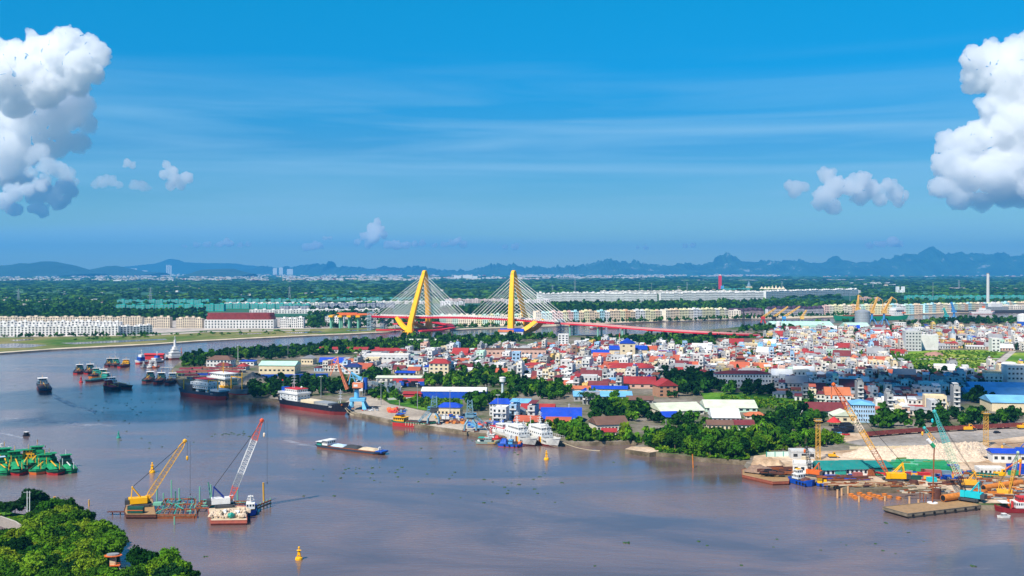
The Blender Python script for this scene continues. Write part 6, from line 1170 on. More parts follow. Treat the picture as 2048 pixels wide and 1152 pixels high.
sandboat('shadowed sand carrier, right of the trio by the market', (346, 760), (337, 769), DB, HULLRED, BLGREY, gp='sand carriers by the market')
sandboat('blue black coaster steaming alone with a foaming wake', (84, 771), (93, 786), paint('moving_blue', (.02, .05, .11)), HR2, BLGREY, gp=None, s=1.15)
vessel('sampan', 'small dark motor boat alone near the left edge', 'boat', (58, 871), (46, 873), 3, .8, .2, NAVY, NAVY, RUST, [('cabin', 'box', .25, .65, .8, 0, 1.6, NAVY), ('window', 'win', .4, 2, 2, .6), ('roof', 'box', .2, .7, .95, 1.6, .12, WP)], bow=.3)
vessel('workboat', 'red and white workboat with a blue house near the white ship', 'boat', (294, 726), (270, 728), 8, 3, 1.6, WP, REDP, GREY, [('house', 'box', .3, .7, .8, 0, 4, BLUEP), ('window', 'win', .5, 4, 3, .8), ('wheelhouse', 'box', .35, .6, .7, 4, 2.5, WP), ('mast', 'mast', .45, 6, 6, WP)], bow=.25)
vessel('ferry', 'white ferry boat in front of a red floating shed', 'boat', (324, 724), (299, 727), 8, 2.6, 1, WP, NAVY, GREY, [('house', 'box', .2, .7, .8, 0, 2.6, WP), ('window', 'win', .4, 6, 3, .9), ('wheelhouse', 'box', .3, .5, .6, 2.6, 2.2, BLUEP), ('mast', 'mast', .4, 4.8, 5, WP)], bow=.25)
vessel('salvage_ship', 'white ship with a tall tapering radar tower moored by the tip', 'ship', (367, 717), (331, 719), 12, 4, 1.6, WP, HULLRED, GREY, [('superstructure', 'box', .25, .75, .8, 0, 4, WP), ('window', 'win', .5, 8, 4, .9), ('bridge_deck', 'box', .35, .65, .7, 4, 3.2, WP), ('window', 'win', .5, 6, 4, .9), ('top_house', 'box', .4, .58, .6, 7.2, 2.6, WP), ('radar_tower', 'cyl', .48, 0, 9.5, 1.5, 8, WP), ('mast', 'mast', .48, 16, 6, WP), ('crane', 'mast', .12, 0, 9, ORNG)], bow=.25)
for i, (a, b, mm_, lab) in enumerate([((294, 735), (281, 736), GREY, 'grey launch, left of the small moored row'), ((305, 735), (296, 736.5), WP, 'white launch, second of the small moored row'), ((316, 734.5), (306, 736), ORNG, 'orange launch, right of the small moored row')]):
 vessel('launch', lab, 'boat', a, b, 5, 1.4, .4, mm_, HR2, GREY, [('cabin', 'box', .3, .65, .75, 0, 2.2, WP if i else GREY), ('window', 'win', .5, 3, 2, .7), ('mast', 'mast', .5, 2, 3, WP)], group='small launches near the tip')
# green sand boats near the left edge
GB = paint('boat_green', (.012, .27, .10), var=.3, scale=.6); gp = 'green sand boats moored by the near bank'
def gboat(label, sp, bp, **k):
 k.setdefault('roofm', GB)
 return sandboat(label, sp, bp, hullm=k.pop('hm', paint('boat_dark_green', (.012, .12, .06))), boot=k.pop('bt', REDP), house=k.pop('hs', GB), gp=gp, cargo=k.pop('cg', GB), **k)
gboat('green sand boat with a red bow pointing at the viewer', (28, 925), (39, 953), flagc=None, s=1.0)
gboat('green sand boat showing its pale red-bottomed stern and dark cabin window', (92, 934), (72, 951), bt=ORNG, hm=GB, flagc=REDP)
gboat('green and red sand boat with yellow posts, right of the pale sterned one', (96, 931), (116, 952))
gboat('dark roofed green sand boat at the right end of the moored row', (130, 933), (143, 948), hs=DKGREEN, hm=GB, bt=GB, s=.8, post=WP)
gboat('green sand boat with a pale blue roof at the left edge', (-4, 938), (14, 952), hm=GB, bt=GB, roofm=TARP, s=.8)
gboat('green sand boat with a tall wheelhouse behind the red bowed one', (8, 926), (14, 946), tall=1.5)
gboat('yellow posted green sand boat with a red flag at the back', (76, 921), (62, 938), tall=1.4, flagc=REDP, hs=GB)
gboat('green sand boat heaped with green netting between two wheelhouses', (58, 922), (46, 942), cg=GB, hs=YEL, s=.9)
vessel('sampan', 'grey thatched sampan with green deck cloth, outer one at the left edge', 'boat', (2, 914), (32, 917), 5, 1.2, .3, GREY, DKGREY, RUST, [('cabin', 'box', .2, .6, .8, 0, 1.8, GREY), ('window', 'win', .4, 3, 2, .7), ('cloth', 'heap', .55, .85, .7, 0, .9, TEALP), ('mast', 'mast', .5, 1.8, 3, WP)], bow=.3, group='grey sampans')
vessel('sampan', 'white topped grey sampan behind the outer one at the left edge', 'boat', (-4, 907), (22, 909), 5, 1.2, .3, DKGREY, DKGREY, RUST, [('cabin', 'box', .2, .7, .8, 0, 1.8, CREAM), ('window', 'win', .4, 3, 2, .7), ('cloth', 'heap', .5, .8, .7, 1.8, .6, TEALP), ('mast', 'mast', .3, 1.8, 3, WP)], bow=.3, group='grey sampans')
# yard vessels
vessel('tugboat', 'royal blue work tug with a white cabin nosed at the yard', 'tugboat', (1584, 963), (1625, 974), 6.5, 2.3, .2, paint('tug_blue', (.005, .07, .42)), NAVY, DKGREY, [('cabin', 'box', .18, .48, .7, .1, 2.3, WP), ('window', 'win', .45, 4, 3, .9), ('upper_cabin', 'box', .22, .4, .55, 2.4, 1.8, WP), ('window', 'win', .35, 3, 3, .9), ('life_raft', 'box', .24, .36, .3, 4.2, .5, YEL), ('deck_gear', 'heap', .55, .85, .7, 0, 1.2, DKRUST), ('post', 'cyl', .1, 1, 0, .25, 2.5, YEL), ('fender', 'tyres', (.5, .65, .8, .92), 1.3, BLACK)], bow=.14, lm='the royal blue tug')
vessel('workboat', 'yellow housed blue workboat right of the royal blue tug', 'boat', (1632, 970.5), (1661, 972), 5.5, 1.5, .2, BLUEP, NAVY, GREY, [('cabin', 'box', .08, .42, .8, -.1, 2.4, BRYEL), ('window', 'win', .5, 4, 3, .9), ('cabin', 'box', .52, .72, .7, -.1, 2.0, BRYEL), ('awning', 'box', .05, .75, .9, 2.5, .15, RUST), ('box', 'box', .74, .92, .5, 0, 1.2, CREAM), ('fender', 'tyres', (.3, .6, .85), .8, BLACK)], bow=.12)
vessel('tugboat', 'red tug with orange ventilators cut by the right edge', 'tugboat', (2090, 1024), (1988, 1022), 7, 1.9, .3, MRN, MRN, REDP, [('cabin', 'box', .3, .62, .75, 0, 2.4, WP), ('window', 'win', .5, 7, 3, .9), ('upper_cabin', 'box', .34, .55, .6, 2.4, 2.0, REDP), ('window', 'win', .4, 5, 3, .9), ('ventilator', 'cyl', .70, -.8, 0, .5, 3, ORNG), ('ventilator', 'cyl', .66, 1, 0, .5, 2.6, REDP), ('awning', 'box', .74, .9, .8, 2.0, .15, WP)], bow=.2, lm='the red tug')
vessel('speedboat', 'tiny white speedboat in front of the red tug', 'boat', (2019, 1034), (1994, 1035), 2.2, .7, .15, WP, WP, GREY, [('cabin', 'box', .3, .6, .7, 0, .9, WP), ('window', 'win', .3, 3, 2, .4)], bow=.4, bul=.2)
vessel('tugboat', 'small white and blue tug tied beside the rock barge', 'tugboat', (502, 1017), (500, 1034), 5, 1.8, .3, paint('tug_blue', None) if False else MATS['tug_blue'], NAVY, GREY, [('cabin', 'box', .25, .6, .7, 0, 2.2, WP), ('window', 'win', .5, 3, 3, .8), ('mast', 'mast', .4, 2.2, 3, WP), ('gear', 'heap', .02, .22, .7, 0, 1.0, REDP), ('fender', 'tyres', (.5, .8), 1.0, BLACK)], bow=.2)
# far ship at the grain wharf
GR = paint('ship_green', (.01, .26, .13)); g1 = (1667, 651); vessel('bulk_carrier', 'green hulled freighter with a white stern house beyond the silo', 'cargo ship', (1812, 640), (1666, 642), 22, 9, 1.0, GR, GR, RUST, [('superstructure', 'box', .06, .2, .8, 0, 12, WP), ('window', 'win', .3, 5, 4, 1.2), ('window', 'win', .7, 5, 4, 1.2), ('bridge_deck', 'box', .08, .18, 1.0, 12, 4, WP), ('funnel', 'box', .02, .06, .4, 4, 12, WP), ('lifeboat', 'box', .05, .09, 1.05, 5, 2.5, ORNG), ('hatch', 'box', .24, .5, .7, 0, 2, RUST), ('hatch', 'box', .54, .84, .7, 0, 2, RUST), ('mast', 'mast', .13, 16, 8, WP)], bow=.12, sb=.2, lm='the green freighter')
vessel('tanker', 'white ship with red deck moored at the right side of the channel', 'ship', (1940, 628), (1990, 628), 14, 5, 1, WP, REDP, REDP, [('house', 'box', .3, .8, .8, 0, 5, WP), ('window', 'win', .5, 8, 4, 1.2), ('top', 'box', .4, .6, .6, 5, 4, WP), ('funnel', 'box', .5, .58, .4, 8, 5, ORNG)], bow=.2)
vessel('navy_ship', 'dark grey ship half hidden at the right edge of the channel', 'ship', (2100, 624), (1878, 626), 20, 6, 1, DKGREY, DKGREY, GREY, [('house', 'box', .4, .6, .8, 0, 8, GREY), ('window', 'win', .5, 8, 4, 1.2), ('tower', 'box', .45, .55, .6, 8, 8, WP), ('mast', 'mast', .5, 16, 9, GREY)], bow=.3)
vessel('sand_barge', 'low red barge crossing the channel behind the bridge piers', 'barge', (1180, 658.5), (1210, 658), 9, 1.6, .5, HULLRED, HULLRED, DKRUST, [('cargo', 'heap', .2, .9, .8, 0, 1.4, COAL), ('cabin', 'box', .04, .15, .7, 0, 3, WP), ('window', 'win', .4, 2, 2, .8)], bow=.1)
vessel('sand_barge', 'low red barge, right one behind the bridge piers', 'barge', (1238, 658), (1214, 657.5), 9, 1.6, .5, HULLRED, HULLRED, DKRUST, [('cargo', 'heap', .2, .9, .8, 0, 1.4, DKRUST), ('cabin', 'box', .04, .15, .7, 0, 3, TEALP), ('window', 'win', .4, 2, 2, .8)], bow=.1)
# ================================================================ barges, cranes and yard gear
def poly_barge(name, label, pts, zd, hm_, dm_, z0=-.8, cat='barge', group=None, fend=0, under=None):
 P = [G(a, b, zd) for a, b in pts]; O_ = Vector((P[0].x, P[0].y, 0)); r = thing(name, label, cat, O_, 0, group); q = [(p.x - O_.x, p.y - O_.y) for p in P]; c = np.mean(q, 0)
 m = MB(); s = .93 if under is None else under; n = len(q)
 m.loft([[(c[0] + (x - c[0]) * s, c[1] + (y - c[1]) * s, z0) for x, y in q], [(x, y, zd * .45) for x, y in q], [(x, y, zd) for x, y in q]], 0, cap=False); m.prism(q, zd - .05, zd, 0, 1); m.build('hull', [hm_, dm_], r)
 m = MB()
 for i in range(n): a, b = Vector((*q[i], zd + .12)), Vector((*q[(i + 1) % n], zd + .12)); m.tube(a, b, .14, .14, 4)
 m.build('gunwale', hm_, r)
 if fend:
  a, b = Vector((*q[1], 0)), Vector((*q[2], 0)); d = (b - a).normalized(); nn = Vector((d.y, -d.x, 0)); nn = nn if nn.y < 0 else -nn
  for i in range(fend): p = a.lerp(b, (i + .5) / fend) + Vector((0, 0, zd * .62)); m = MB(); m.tube(p, p + nn * .4, .55, .55, 10); m.build('tyre_fender', BLACK, r)
 return r, P
def crawler(label, bp, tp, z, dY, bodym, segs, w=2.0, am=None, name='crawler_crane', hook=.2, swing=0.0, cwm=None, hookm=YEL, rear=3.6, nseg=34, hang=None, tracks=True, s=1.0, lm=None, ch=.11):
 g = G(*bp, z); T = at(*tp, g.y + dY) - g; r = thing(name, label, 'crane', g); dh = Vector((T.x, T.y, 0)).normalized(); sd = Vector((-dh.y, dh.x, 0)); rz = math.atan2(dh.y, dh.x); am = am or bodym
 if tracks:
  for q in (-1, 1):
   m = MB(); c = sd * q * 2.0 * s; m.box(c.x, c.y, .15, 6.4 * s, 1.1 * s, .8 * s, 0, rz)
   for e in (-1, 1): p = c + dh * e * 3.1 * s + Vector((0, 0, .55 * s)); m.tube(p - sd * .55 * s, p + sd * .55 * s, .52 * s, .52 * s, 10)
   m.build('track', DKGREY, r)
 m = MB(); c = -dh * rear * .35 * s; m.box(c.x, c.y, 1.25 * s, 6.6 * s, 3.3 * s, 2.1 * s, 0, rz); m.build('machinery_house', bodym, r)
 m = MB(); c = dh * 2.3 * s + sd * 1.3 * s; m.box(c.x, c.y, 1.2 * s, 1.6 * s, 1.3 * s, 2.4 * s, 0, rz); cb = m.build('cab', bodym, r); m = MB(); cc = c + dh * .82 * s; m.box(cc.x, cc.y, 2.2 * s, .08, 1.1 * s, 1.1 * s, 0, rz); m.build('windscreen', GLASS, cb)
 m = MB(); c = -dh * (rear + 1.4) * s; m.box(c.x, c.y, 1.2 * s, 1.6 * s, 3.6 * s, 1.7 * s, 0, rz); m.build('counterweight', cwm or DKGREY, r)
 foot = dh * 1.6 * s + Vector((0, 0, 2.0 * s)); ap = -dh * (rear - .4) * s + Vector((0, 0, 7.2 * s)); m = MB()
 for q in (-1, 1): m.tube(-dh * .2 * s + sd * q * 1.1 * s + Vector((0, 0, 3.2 * s)), ap + sd * q * .5, .2 * s, .2 * s, 5); m.tube(-dh * rear * s + sd * q * 1.1 * s + Vector((0, 0, 3.2 * s)), ap + sd * q * .5, .18 * s, .18 * s, 5)
 m.tube(ap - sd * .8, ap + sd * .8, .3 * s, .3 * s, 6); m.build('a_frame', am, r); up = (0, 0, 1)
 for (t0, t1, mt) in segs:
  a, b = foot.lerp(T, t0), foot.lerp(T, t1); wf = lambda t: w * min(1, .35 + t * 5.5, .30 + (1 - t) * 5.0); m = MB(); m.lattice(a, b, wf(t0 + .001), wf(t1 - .001), ch, max(2, int(nseg * (t1 - t0))), 0, up=tuple(sd)); m.build('boom_section', mt, r)
 m = MB(); m.blob(T, .9 * s, 0, 1, .1); m.build('sheave_head', segs[-1][2], r)
 for q in (-1, 1): m = MB(); m.tube(ap + sd * q * .5, foot.lerp(T, .97) + sd * q * .4, .07, .07, 4); m.build('pendant_cable', BLACK, r)
 hd = T + dh * .9; hl = hd.z - (hang if hang is not None else hd.z * (1 - hook));
 for q in (-.4, .4): m = MB(); m.tube(hd + sd * q, (hd.x, hd.y, hd.z - hd.z * hook), .06, .06, 4); m.build('hoist_rope', BLACK, r)
 m = MB(); m.lathe(hd.x, hd.y, [(.1, hd.z * (1 - hook) - 1.6), (.5, hd.z * (1 - hook) - 1.0), (.5, hd.z * (1 - hook)), (.15, hd.z * (1 - hook) + .5)], 8); m.build('hook_block', hookm, r)
 if hang is not None: p = hd + dh * 1.2; m = MB(); m.tube(p, (p.x, p.y, hang), .06, .06, 4); m.lathe(p.x, p.y, [(.05, hang - .6), (.22, hang - .2), (.05, hang + .4)], 6); m.build('whip_line', BLACK, r)
 if lm: landmark(lm, g.x, g.y)
 return r
MU = paint('mustard_lattice', (.62, .34, .05)); RW = paint('white_lattice', (.78, .78, .76)); RR = paint('red_lattice', (.70, .09, .03)); OY = paint('yellow_lattice', (.85, .42, .03)); PK = paint('cream_lattice', (.80, .64, .48)); OR = paint('orange_lattice', (.72, .14, .02)); TB = paint('teal_lattice', (.05, .42, .40)); PG = paint('pale_green_lattice', (.48, .60, .42))
TQ = paint('turquoise_body', (.01, .50, .55))
# foreground floating works
r1, _ = poly_barge('crane_barge', 'timber decked pontoon carrying the yellow lattice crane', [(248, 1022), (252, 1030), (312, 1030), (305, 997), (256, 995)], 1.7, DKRUST, WOOD, lm if False else -.8)
crawler('yellow crawler crane with a long mustard lattice boom on a pontoon', (283, 1012), (370, 882), 1.75, 6, BRYEL, [(0, .12, OY), (.12, .9, MU), (.9, 1, OY)], w=2.2, hook=.26, hang=3.5, s=1.12, lm='the yellow pontoon crane')
r2, _ = poly_barge('rock_barge', 'salmon red steel barge heaped with pale boulders', [(416, 1018), (421, 1042), (494, 1041), (492, 1013), (424, 1011)], 1.9, paint('salmon_steel', (.48, .12, .08), scale=.5, var=.3), SAND)
m = MB(); g = G(458, 1032, 1.9); rd = random.Random(4)
for i in range(110):
 x, y = rd.uniform(-6.5, 6.8), rd.uniform(-4.2, 7); m.blob((x, y, .2 + rd.uniform(0, 1.0)), rd.uniform(.35, 1.15), 0, 1, .3, i)
tag(m.build('boulder_heap', ROCK, None, g), 'heap of pale boulders on the red barge deck', None, None, 'stuff')
for i, (x, y, cc, lab) in enumerate([(449, 1028, WP, 'large white cargo sack lying among the boulders, left'), (440, 1030, SAND, 'large cream cargo sack at the left of the boulders'), (474, 1029, WP, 'white cargo sack lying among the boulders, right'), (462, 1034, TEALP, 'green net bundle on the boulders')]):
 g = G(x, y, 2.4); m = MB(); m.blob((0, 0, .8), 1.3, 0, 2, .25, i, .8); tag(m.build('cargo_sack', cc, None, g), lab, 'sack')
crawler('white bodied crane with a red and white lattice boom on the rock barge', (450, 1013), (524, 841), 1.95, 4, WP, [(0, .18, RR), (.18, .34, STEEL), (.34, .76, RW), (.76, 1, RR)], w=2.4, am=paint('a_frame_blue', (.01, .03, .22)), hook=.16, hookm=PK, hang=9, s=1.15, nseg=44, rear=4.2, lm='the red and white boom crane')
# trestle: rusty beams and green braces
def trestle(label, pts, z=1.4):
 P = [G(a, b, z) for a, b in pts]; O_ = P[0].copy(); O_.z = 0; r = thing('steel_trestle', label, 'work platform', O_); q = [p - O_ for p in P]
 def L2(u, v): return q[0].lerp(q[1], u).lerp(q[3].lerp(q[2], u), v)
 for v in (0, .33, .66, 1): m = MB(); m.path([L2(u, v) for u in (0, .5, 1)], .38, 4); m.build('main_beam', RUST, r)
 for i in range(9): m = MB(); m.tube(L2(i / 8, 0), L2(i / 8, 1), .22, .22, 4); m.build('cross_beam', [RUST, TEALP, WOOD][i % 3], r)
 for i in range(10):
  u, v = random.random(), random.random(); m = MB(); a = L2(u, v) + Vector((0, 0, .7)); b = L2(min(1, u + random.uniform(.1, .3)), min(1, max(0, v + random.uniform(-.4, .4)))) + Vector((0, 0, 1.0)); m.tube(a, b, .2, .2, 5); m.build('brace', [PGREEN, TEALP, PGREEN][i % 3], r)
 for u in (.03, .5, .97):
  for v in (0, 1): p = L2(u, v); m = MB(); m.tube((p.x, p.y, -3), (p.x, p.y, z), .4, .4, 7); m.build('leg', RUST, r)
 return r
trestle('rusty steel trestle with green braces between the two barges', [(306, 1030), (390, 1030), (392, 998), (330, 998)])
trestle('long rusty trestle strip behind the red and white crane', [(392, 1016), (508, 1018), (506, 1003), (400, 1002)], 1.6)
r3, _ = poly_barge('pontoon', 'low teal edged pontoon at the front of the trestle', [(300, 1030), (304, 1034), (394, 1033), (393, 1029)], .8, RUST, TEALP)
for i, (x, y, lab) in enumerate([(252, 1025, 'dark green container with an orange stripe on the crane pontoon'), (316, 1010, 'small green tank on the trestle')]):
 g = G(x + 20, y, 1.9) if i == 0 else G(x, y, 1.9); r = thing('deck_container', lab, 'container', g); m = MB(); m.box(0, 0, 0, 6.2 if i == 0 else 3.5, 2.4, 2.3 if i == 0 else 1.2); m.build('body', DKGREEN if i == 0 else PGREEN, r)
 if i == 0: m = MB(); m.box(0, -1.23, 1.0, 6.3, .08, .25); m.build('stripe', ORNG, r)
def pile(label, x, yb, yt, z=0, rad=.3, mt=PGREEN, lean=(0, 0), group=None, name='pile', cat='pile'):
 g = G(x, yb, 0); h = (yb - yt) * g.y / F; m = MB(); m.tube((0, 0, -3), (lean[0], lean[1], h), rad, rad * .96, 9, 0); m.tube((lean[0], lean[1], h), (lean[0], lean[1], h + .12), rad * 1.12, rad * 1.12, 9, 0)
 return tag(m.build(name, mt, None, g), label, cat, group)
for x, yb, yt, ln, lab in [(314, 1002, 974, 0, 'slender green pile left of the trestle'), (327, 1000, 987, 0, 'short green pile behind the trestle corner'), (343, 1000, 961, 0, 'tallest green pile with a ladder, left part of the works'), (351, 1012, 983, 0, 'green pile standing in the middle of the trestle'), (358.5, 1005, 977, 0, 'green pile beside the middle one'), (399.5, 1012, 974, 0, 'thick green pile at the right end of the trestle'), (424, 1002, 965, -1.6, 'leaning green pile, left of the leaning pair'), (425, 998, 970, -.8, 'leaning green pile, right of the leaning pair'), (475, 1006, 980, 0, 'green pile behind the rock barge'), (349, 1049, 1034, 0, 'green pile alone in the water in front of the trestle'), (528, 1003, 966, -.3, 'tall yellow pile right of the rock barge')]:
 pile(lab, x, yb, yt, rad=.42 if 'yellow' in lab else .3, mt=MU if 'yellow' in lab else PGREEN, lean=(ln, 0), group='steel piles of the floating works')
r = thing('pile_fender', 'rust and green fender frame beside the tall yellow pile', 'fender', G(517, 1022, 0)); m = MB()
for i in range(6): m.tube((-1.5 + i * .9, -2 + i * 2, -2), (-1.5 + i * .9, -2 + i * 2, 2.6 + .2 * i), .25, .25, 6)
m.build('fender_pile', PGREEN, r); m = MB()
for z in (.8, 2.0): m.tube((-1.7, -2.2, z), (3.2, 8.2, z + .6), .35, .35, 5)
m.build('wale', RUST, r)
r = thing('gangway', 'rusty gangway from the mangrove bank to the crane pontoon', 'gangway', G(225, 1024, 1.2)); a = G(225, 1024, 0); b = G(256, 1024, 0); m = MB(); m.box((b.x - a.x) / 2, 0, 0, b.x - a.x + 4, 1.6, .25); m.build('walkway', DKRUST, r)
for i in range(3): m = MB(); m.tube(((b.x - a.x) * i / 2, 0, -4), ((b.x - a.x) * i / 2, 0, 0), .25, .25, 6); m.build('leg', RUST, r)
# buoys
def buoy(label, x, yb, yt, mt, red=False):
 g = G(x, yb, 0); h = (yb - yt) * g.y / F; k = h / 5.2; r = thing('buoy', label, 'buoy', g); m = MB(); m.lathe(0, 0, [(1.1 * k, -.6 * k), (1.5 * k, -.1), (1.5 * k, .35 * k), (1.25 * k, .5 * k), (1.45 * k, .65 * k), (1.3 * k, .95 * k), (.9 * k, 1.1 * k)], 14); m.build('float', mt, r)
 m = MB()
 for i in range(4):
  a = i * 1.5708 + .78; m.tube((.85 * k * math.cos(a), .85 * k * math.sin(a), 1.05 * k), (.42 * k * math.cos(a), .42 * k * math.sin(a), 3.4 * k), .17 * k, .14 * k, 5)
 m.lathe(0, 0, [(.62 * k, 1.9 * k), (.42 * k, 3.5 * k)], 8); m.build('tower', mt, r); m = MB(); m.lathe(0, 0, [(.5 * k, 3.4 * k), (1.0 * k, 3.75 * k), (.45 * k, 3.95 * k)], 8); m.build('collar', mt, r)
 m = MB(); m.lathe(0, 0, [(.14 * k, 3.9 * k), (.2 * k, 4.4 * k), (.42 * k, 4.5 * k), (.42 * k, 5.0 * k), (.2 * k, 5.2 * k)], 8); m.build('lantern', mt, r)
buoy('big yellow buoy floating alone in the foreground water', 598, 1119, 1093, BRYEL); buoy('yellow buoy behind the mustard crane boom', 304.5, 945, 924.5, BRYEL); buoy('yellow buoy in front of the coast guard ships', 1093, 919, 901, BRYEL); buoy('green buoy in the middle of the river', 237, 876, 862, TEALP); buoy('red buoy near the anchored sand carriers', 162, 765, 752, REDP)
pile('rusty stake leaning in the water off the leafy shore', 1387, 935.5, 909, rad=.32, mt=ORUST, lean=(-.5, 0))
# yard: barges, piles, caissons
r, _ = poly_barge('work_barge', 'moored rust red barge section at the left end of the yard', [(1484, 939), (1484, 950), (1546, 964), (1578, 963), (1578, 950), (1500, 936)], 1.7, paint('barge_red_brown', (.34, .09, .05), scale=.6, var=.35), WOOD)
r, _ = poly_barge('work_barge', 'long flat timber decked barge lying off the yard', [(1765, 1014), (1815, 1028), (1961, 1011), (1955, 1000), (1905, 1000)], 2.0, paint('worn_barge_side', (.22, .18, .13), scale=.5, var=.4), WOOD, fend=7, under=.9); landmark('the long flat barge', G(1860, 1012, 0).x, G(1860, 1012, 0).y)
for lab, a, b, z, rad in [('fat orange rusted pipe lying on the flat barge', (1886, 1003), (1921, 998), 2.2, 1.45), ('fat orange rusted pipe lying in the yard right of the teal crane', (1967, 982), (2018, 974), 2.7, 1.35), ('shorter orange rusted pipe at the right edge of the yard', (2022, 974), (2042, 970), 2.7, 1.3), ('thin brown pipe bundle on the sandy ground', (1885, 966), (1935, 962), 2.6, .4), ('dark rusty girder stack right of the yellow engine', (1945, 962), (2000, 970), 2.6, .5)]:
 A_ = G(*a, z); B_ = G(*b, z); m = MB(); d = B_ - A_; m.tube((0, 0, rad), (d.x, d.y, rad), rad, rad, 18, 0); u = d.normalized(); m.tube(Vector((0, 0, rad)) - u * .02, Vector((0, 0, rad)) - u * .04, rad * .86, rad * .86, 18, 1)
 tag(m.build('steel_pipe', [ORUST if rad > 1 else DKRUST, BLACK], None, A_, smooth=False), lab, 'pipe')
for x, yb, yt, lab in [(1675, 996, 980, 'leftmost thin mooring pile off the yard'), (1683.5, 991, 977, 'second mooring pile from the left off the yard'), (1696, 987, 973, 'third mooring pile from the left, nearest the shore'), (1718, 1004, 993, 'mooring pile left of the caisson rings'), (1770, 1002, 993, 'mooring pile right of the caisson rings'), (1819, 1011, 994, 'stout mooring pile at the left end of the flat barge'), (1837, 1009, 1000, 'short mooring pile behind the flat barge')]:
 pile(lab, x, yb, yt, rad=.45, mt=paint('tan_pile', (.62, .36, .18)), group='mooring piles off the yard')
for i, (cx, cy) in enumerate([(1440, 684), (1475, 705), (1500, 724), (1545, 668), (1590, 692), (1630, 714), (1672, 728), (1670, 672), (1720, 692), (1775, 704), (1812, 728), (1855, 685), (1918, 710), (2030, 727)]):
 x, y = 1470 + cx / 6.206, 880 + cy / 6.206; g = G(x, y + .8, 0); m = MB(); m.lathe(0, 0, [(1.15, -1), (1.15, .75), (1.25, .8), (1.0, .82), (.95, .5)], 14, 0)
 row = ['left row', 'left row', 'left row', 'middle row', 'middle row', 'middle row', 'middle row', 'right row', 'right row', 'right row', 'right row', 'far right', 'far right', 'stray'][i]
 tag(m.build('caisson_ring', ORUST, None, g), ['rusty caisson ring, back of the left row', 'rusty caisson ring, middle of the left row', 'rusty caisson ring, front of the left row', 'rusty caisson ring, rearmost of the middle row', 'rusty caisson ring, second in the middle row', 'rusty caisson ring, third in the middle row', 'rusty caisson ring, frontmost of the middle row', 'rusty caisson ring, rearmost of the right row', 'rusty caisson ring, second in the right row', 'rusty caisson ring, third in the right row', 'rusty caisson ring, frontmost of the right row', 'rusty caisson ring near the sheet pile corner', 'rusty caisson ring right of the three rows', 'stray rusty caisson ring near the flat barge'][i], 'caisson', 'caisson rings in the basin')
def spile(label, a, b, z, h, mt=RUST):
 A_ = G(*a, 0); B_ = G(*b, 0); d = B_ - A_; n = int(d.length / .7); m = MB(); rz = math.atan2(d.y, d.x); u = d.normalized(); p = Vector((-u.y, u.x, 0))
 for i in range(n): c = u * (i + .5) * .7 + p * (.18 if i % 2 else -.18); m.box(c.x, c.y, -2, .68, .16, z + h + 2, 0, rz)
 m.box(d.x / 2, d.y / 2, z + h, d.length, .8, .2, 0, rz); tag(m.build('sheet_pile_wall', mt, None, A_), label, 'retaining wall')
spile('rusty sheet pile wall retaining the sandy crane pad', (1766, 979), (1822, 979), 2.2, .3); spile('short rusty sheet pile box beside the caisson rings', (1746, 986), (1768, 986), 1.4, .2, ORUST); spile('dark low sheet wall running out to the basin corner', (1836, 977), (1868, 990), .8, .2, DKRUST); spile('sheet pile return at the far left of the crane pad', (1714, 981), (1746, 980), .9, .2, RUST)
g = G(1828, 985, 0)
for lab, x, y, h, rad in (('fat rusted casing standing at the pad corner', 1827, 981, 4.6, 2.0), ('fat rusted casing standing in the inner basin', 1873, 997, 4.2, 2.0)):
 g = G(x, y, 0); m = MB(); m.lathe(0, 0, [(rad, -1), (rad, h), (rad * .88, h + .02), (rad * .85, h - .5)], 16); tag(m.build('steel_casing', DKRUST, None, g), lab, 'casing')
r = thing('pile_guide', 'tall thin piling rod with a green and white capped top', 'piling rod', G(1865, 1006, 2)); T = at(1868.5, 894, G(1865, 1006, 2).y) - G(1865, 1006, 2); m = MB(); m.tube((0, 0, 0), T, .28, .28, 8); m.build('rod', RUST, r)
m = MB(); d = Vector((-2.6, .5, 3.2)); m.tube(T, T + d * .5, .85, .85, 10, 0); m.build('green_sleeve', GREENP, r); m = MB(); m.tube(T + d * .5, T + d, .85, .85, 10, 0); m.build('white_sleeve', WP, r); m = MB(); m.lathe(0, 0, [(2.2, 0), (2.2, .25)], 10); m.build('base_plate', WP, r)
for i, (x, y, h) in enumerate([(1840, 1000, 5.0), (1847, 1003, 4.6), (1852, 1006, 4.2), (1864, 1004, 3)]): pile(['brown stake, leftmost by the pile guide', 'brown stake, second by the pile guide', 'brown stake, third by the pile guide', 'brown stake touching the pile guide'][i], x, y, y - h * 3.2, rad=.2, mt=RUST, group='brown stakes by the pile guide')
crawler('yellow crawler crane with a red footed orange and yellow boom at the pad', (1786, 962), (1667, 769), 2.6, 2, BRYEL, [(0, .2, OR), (.2, .3, RUST), (.3, .5, OY), (.5, .62, PK), (.62, .76, OY), (.76, 1, OR)], w=2.3, hook=.12, hookm=OR, s=1.15, nseg=46, rear=4.2, lm='the orange boomed crane')
crawler('turquoise crawler crane with a pale green lattice boom', (1940, 1000), (1869, 823), 2.6, 10, TQ, [(0, .22, NAVY), (.22, .62, PG), (.62, 1, TB)], w=2.3, hook=.1, hookm=TQ, s=1.1, nseg=42, lm='the turquoise crane')
crawler('crane with a faded yellow and green tipped boom behind the turquoise one', (1936, 974), (1849, 856), 2.6, 4, OY, [(0, .35, RUST), (.35, .78, PK), (.78, .92, OY), (.92, 1, TB)], w=1.8, hook=.08, hookm=OY, s=.95, nseg=30)
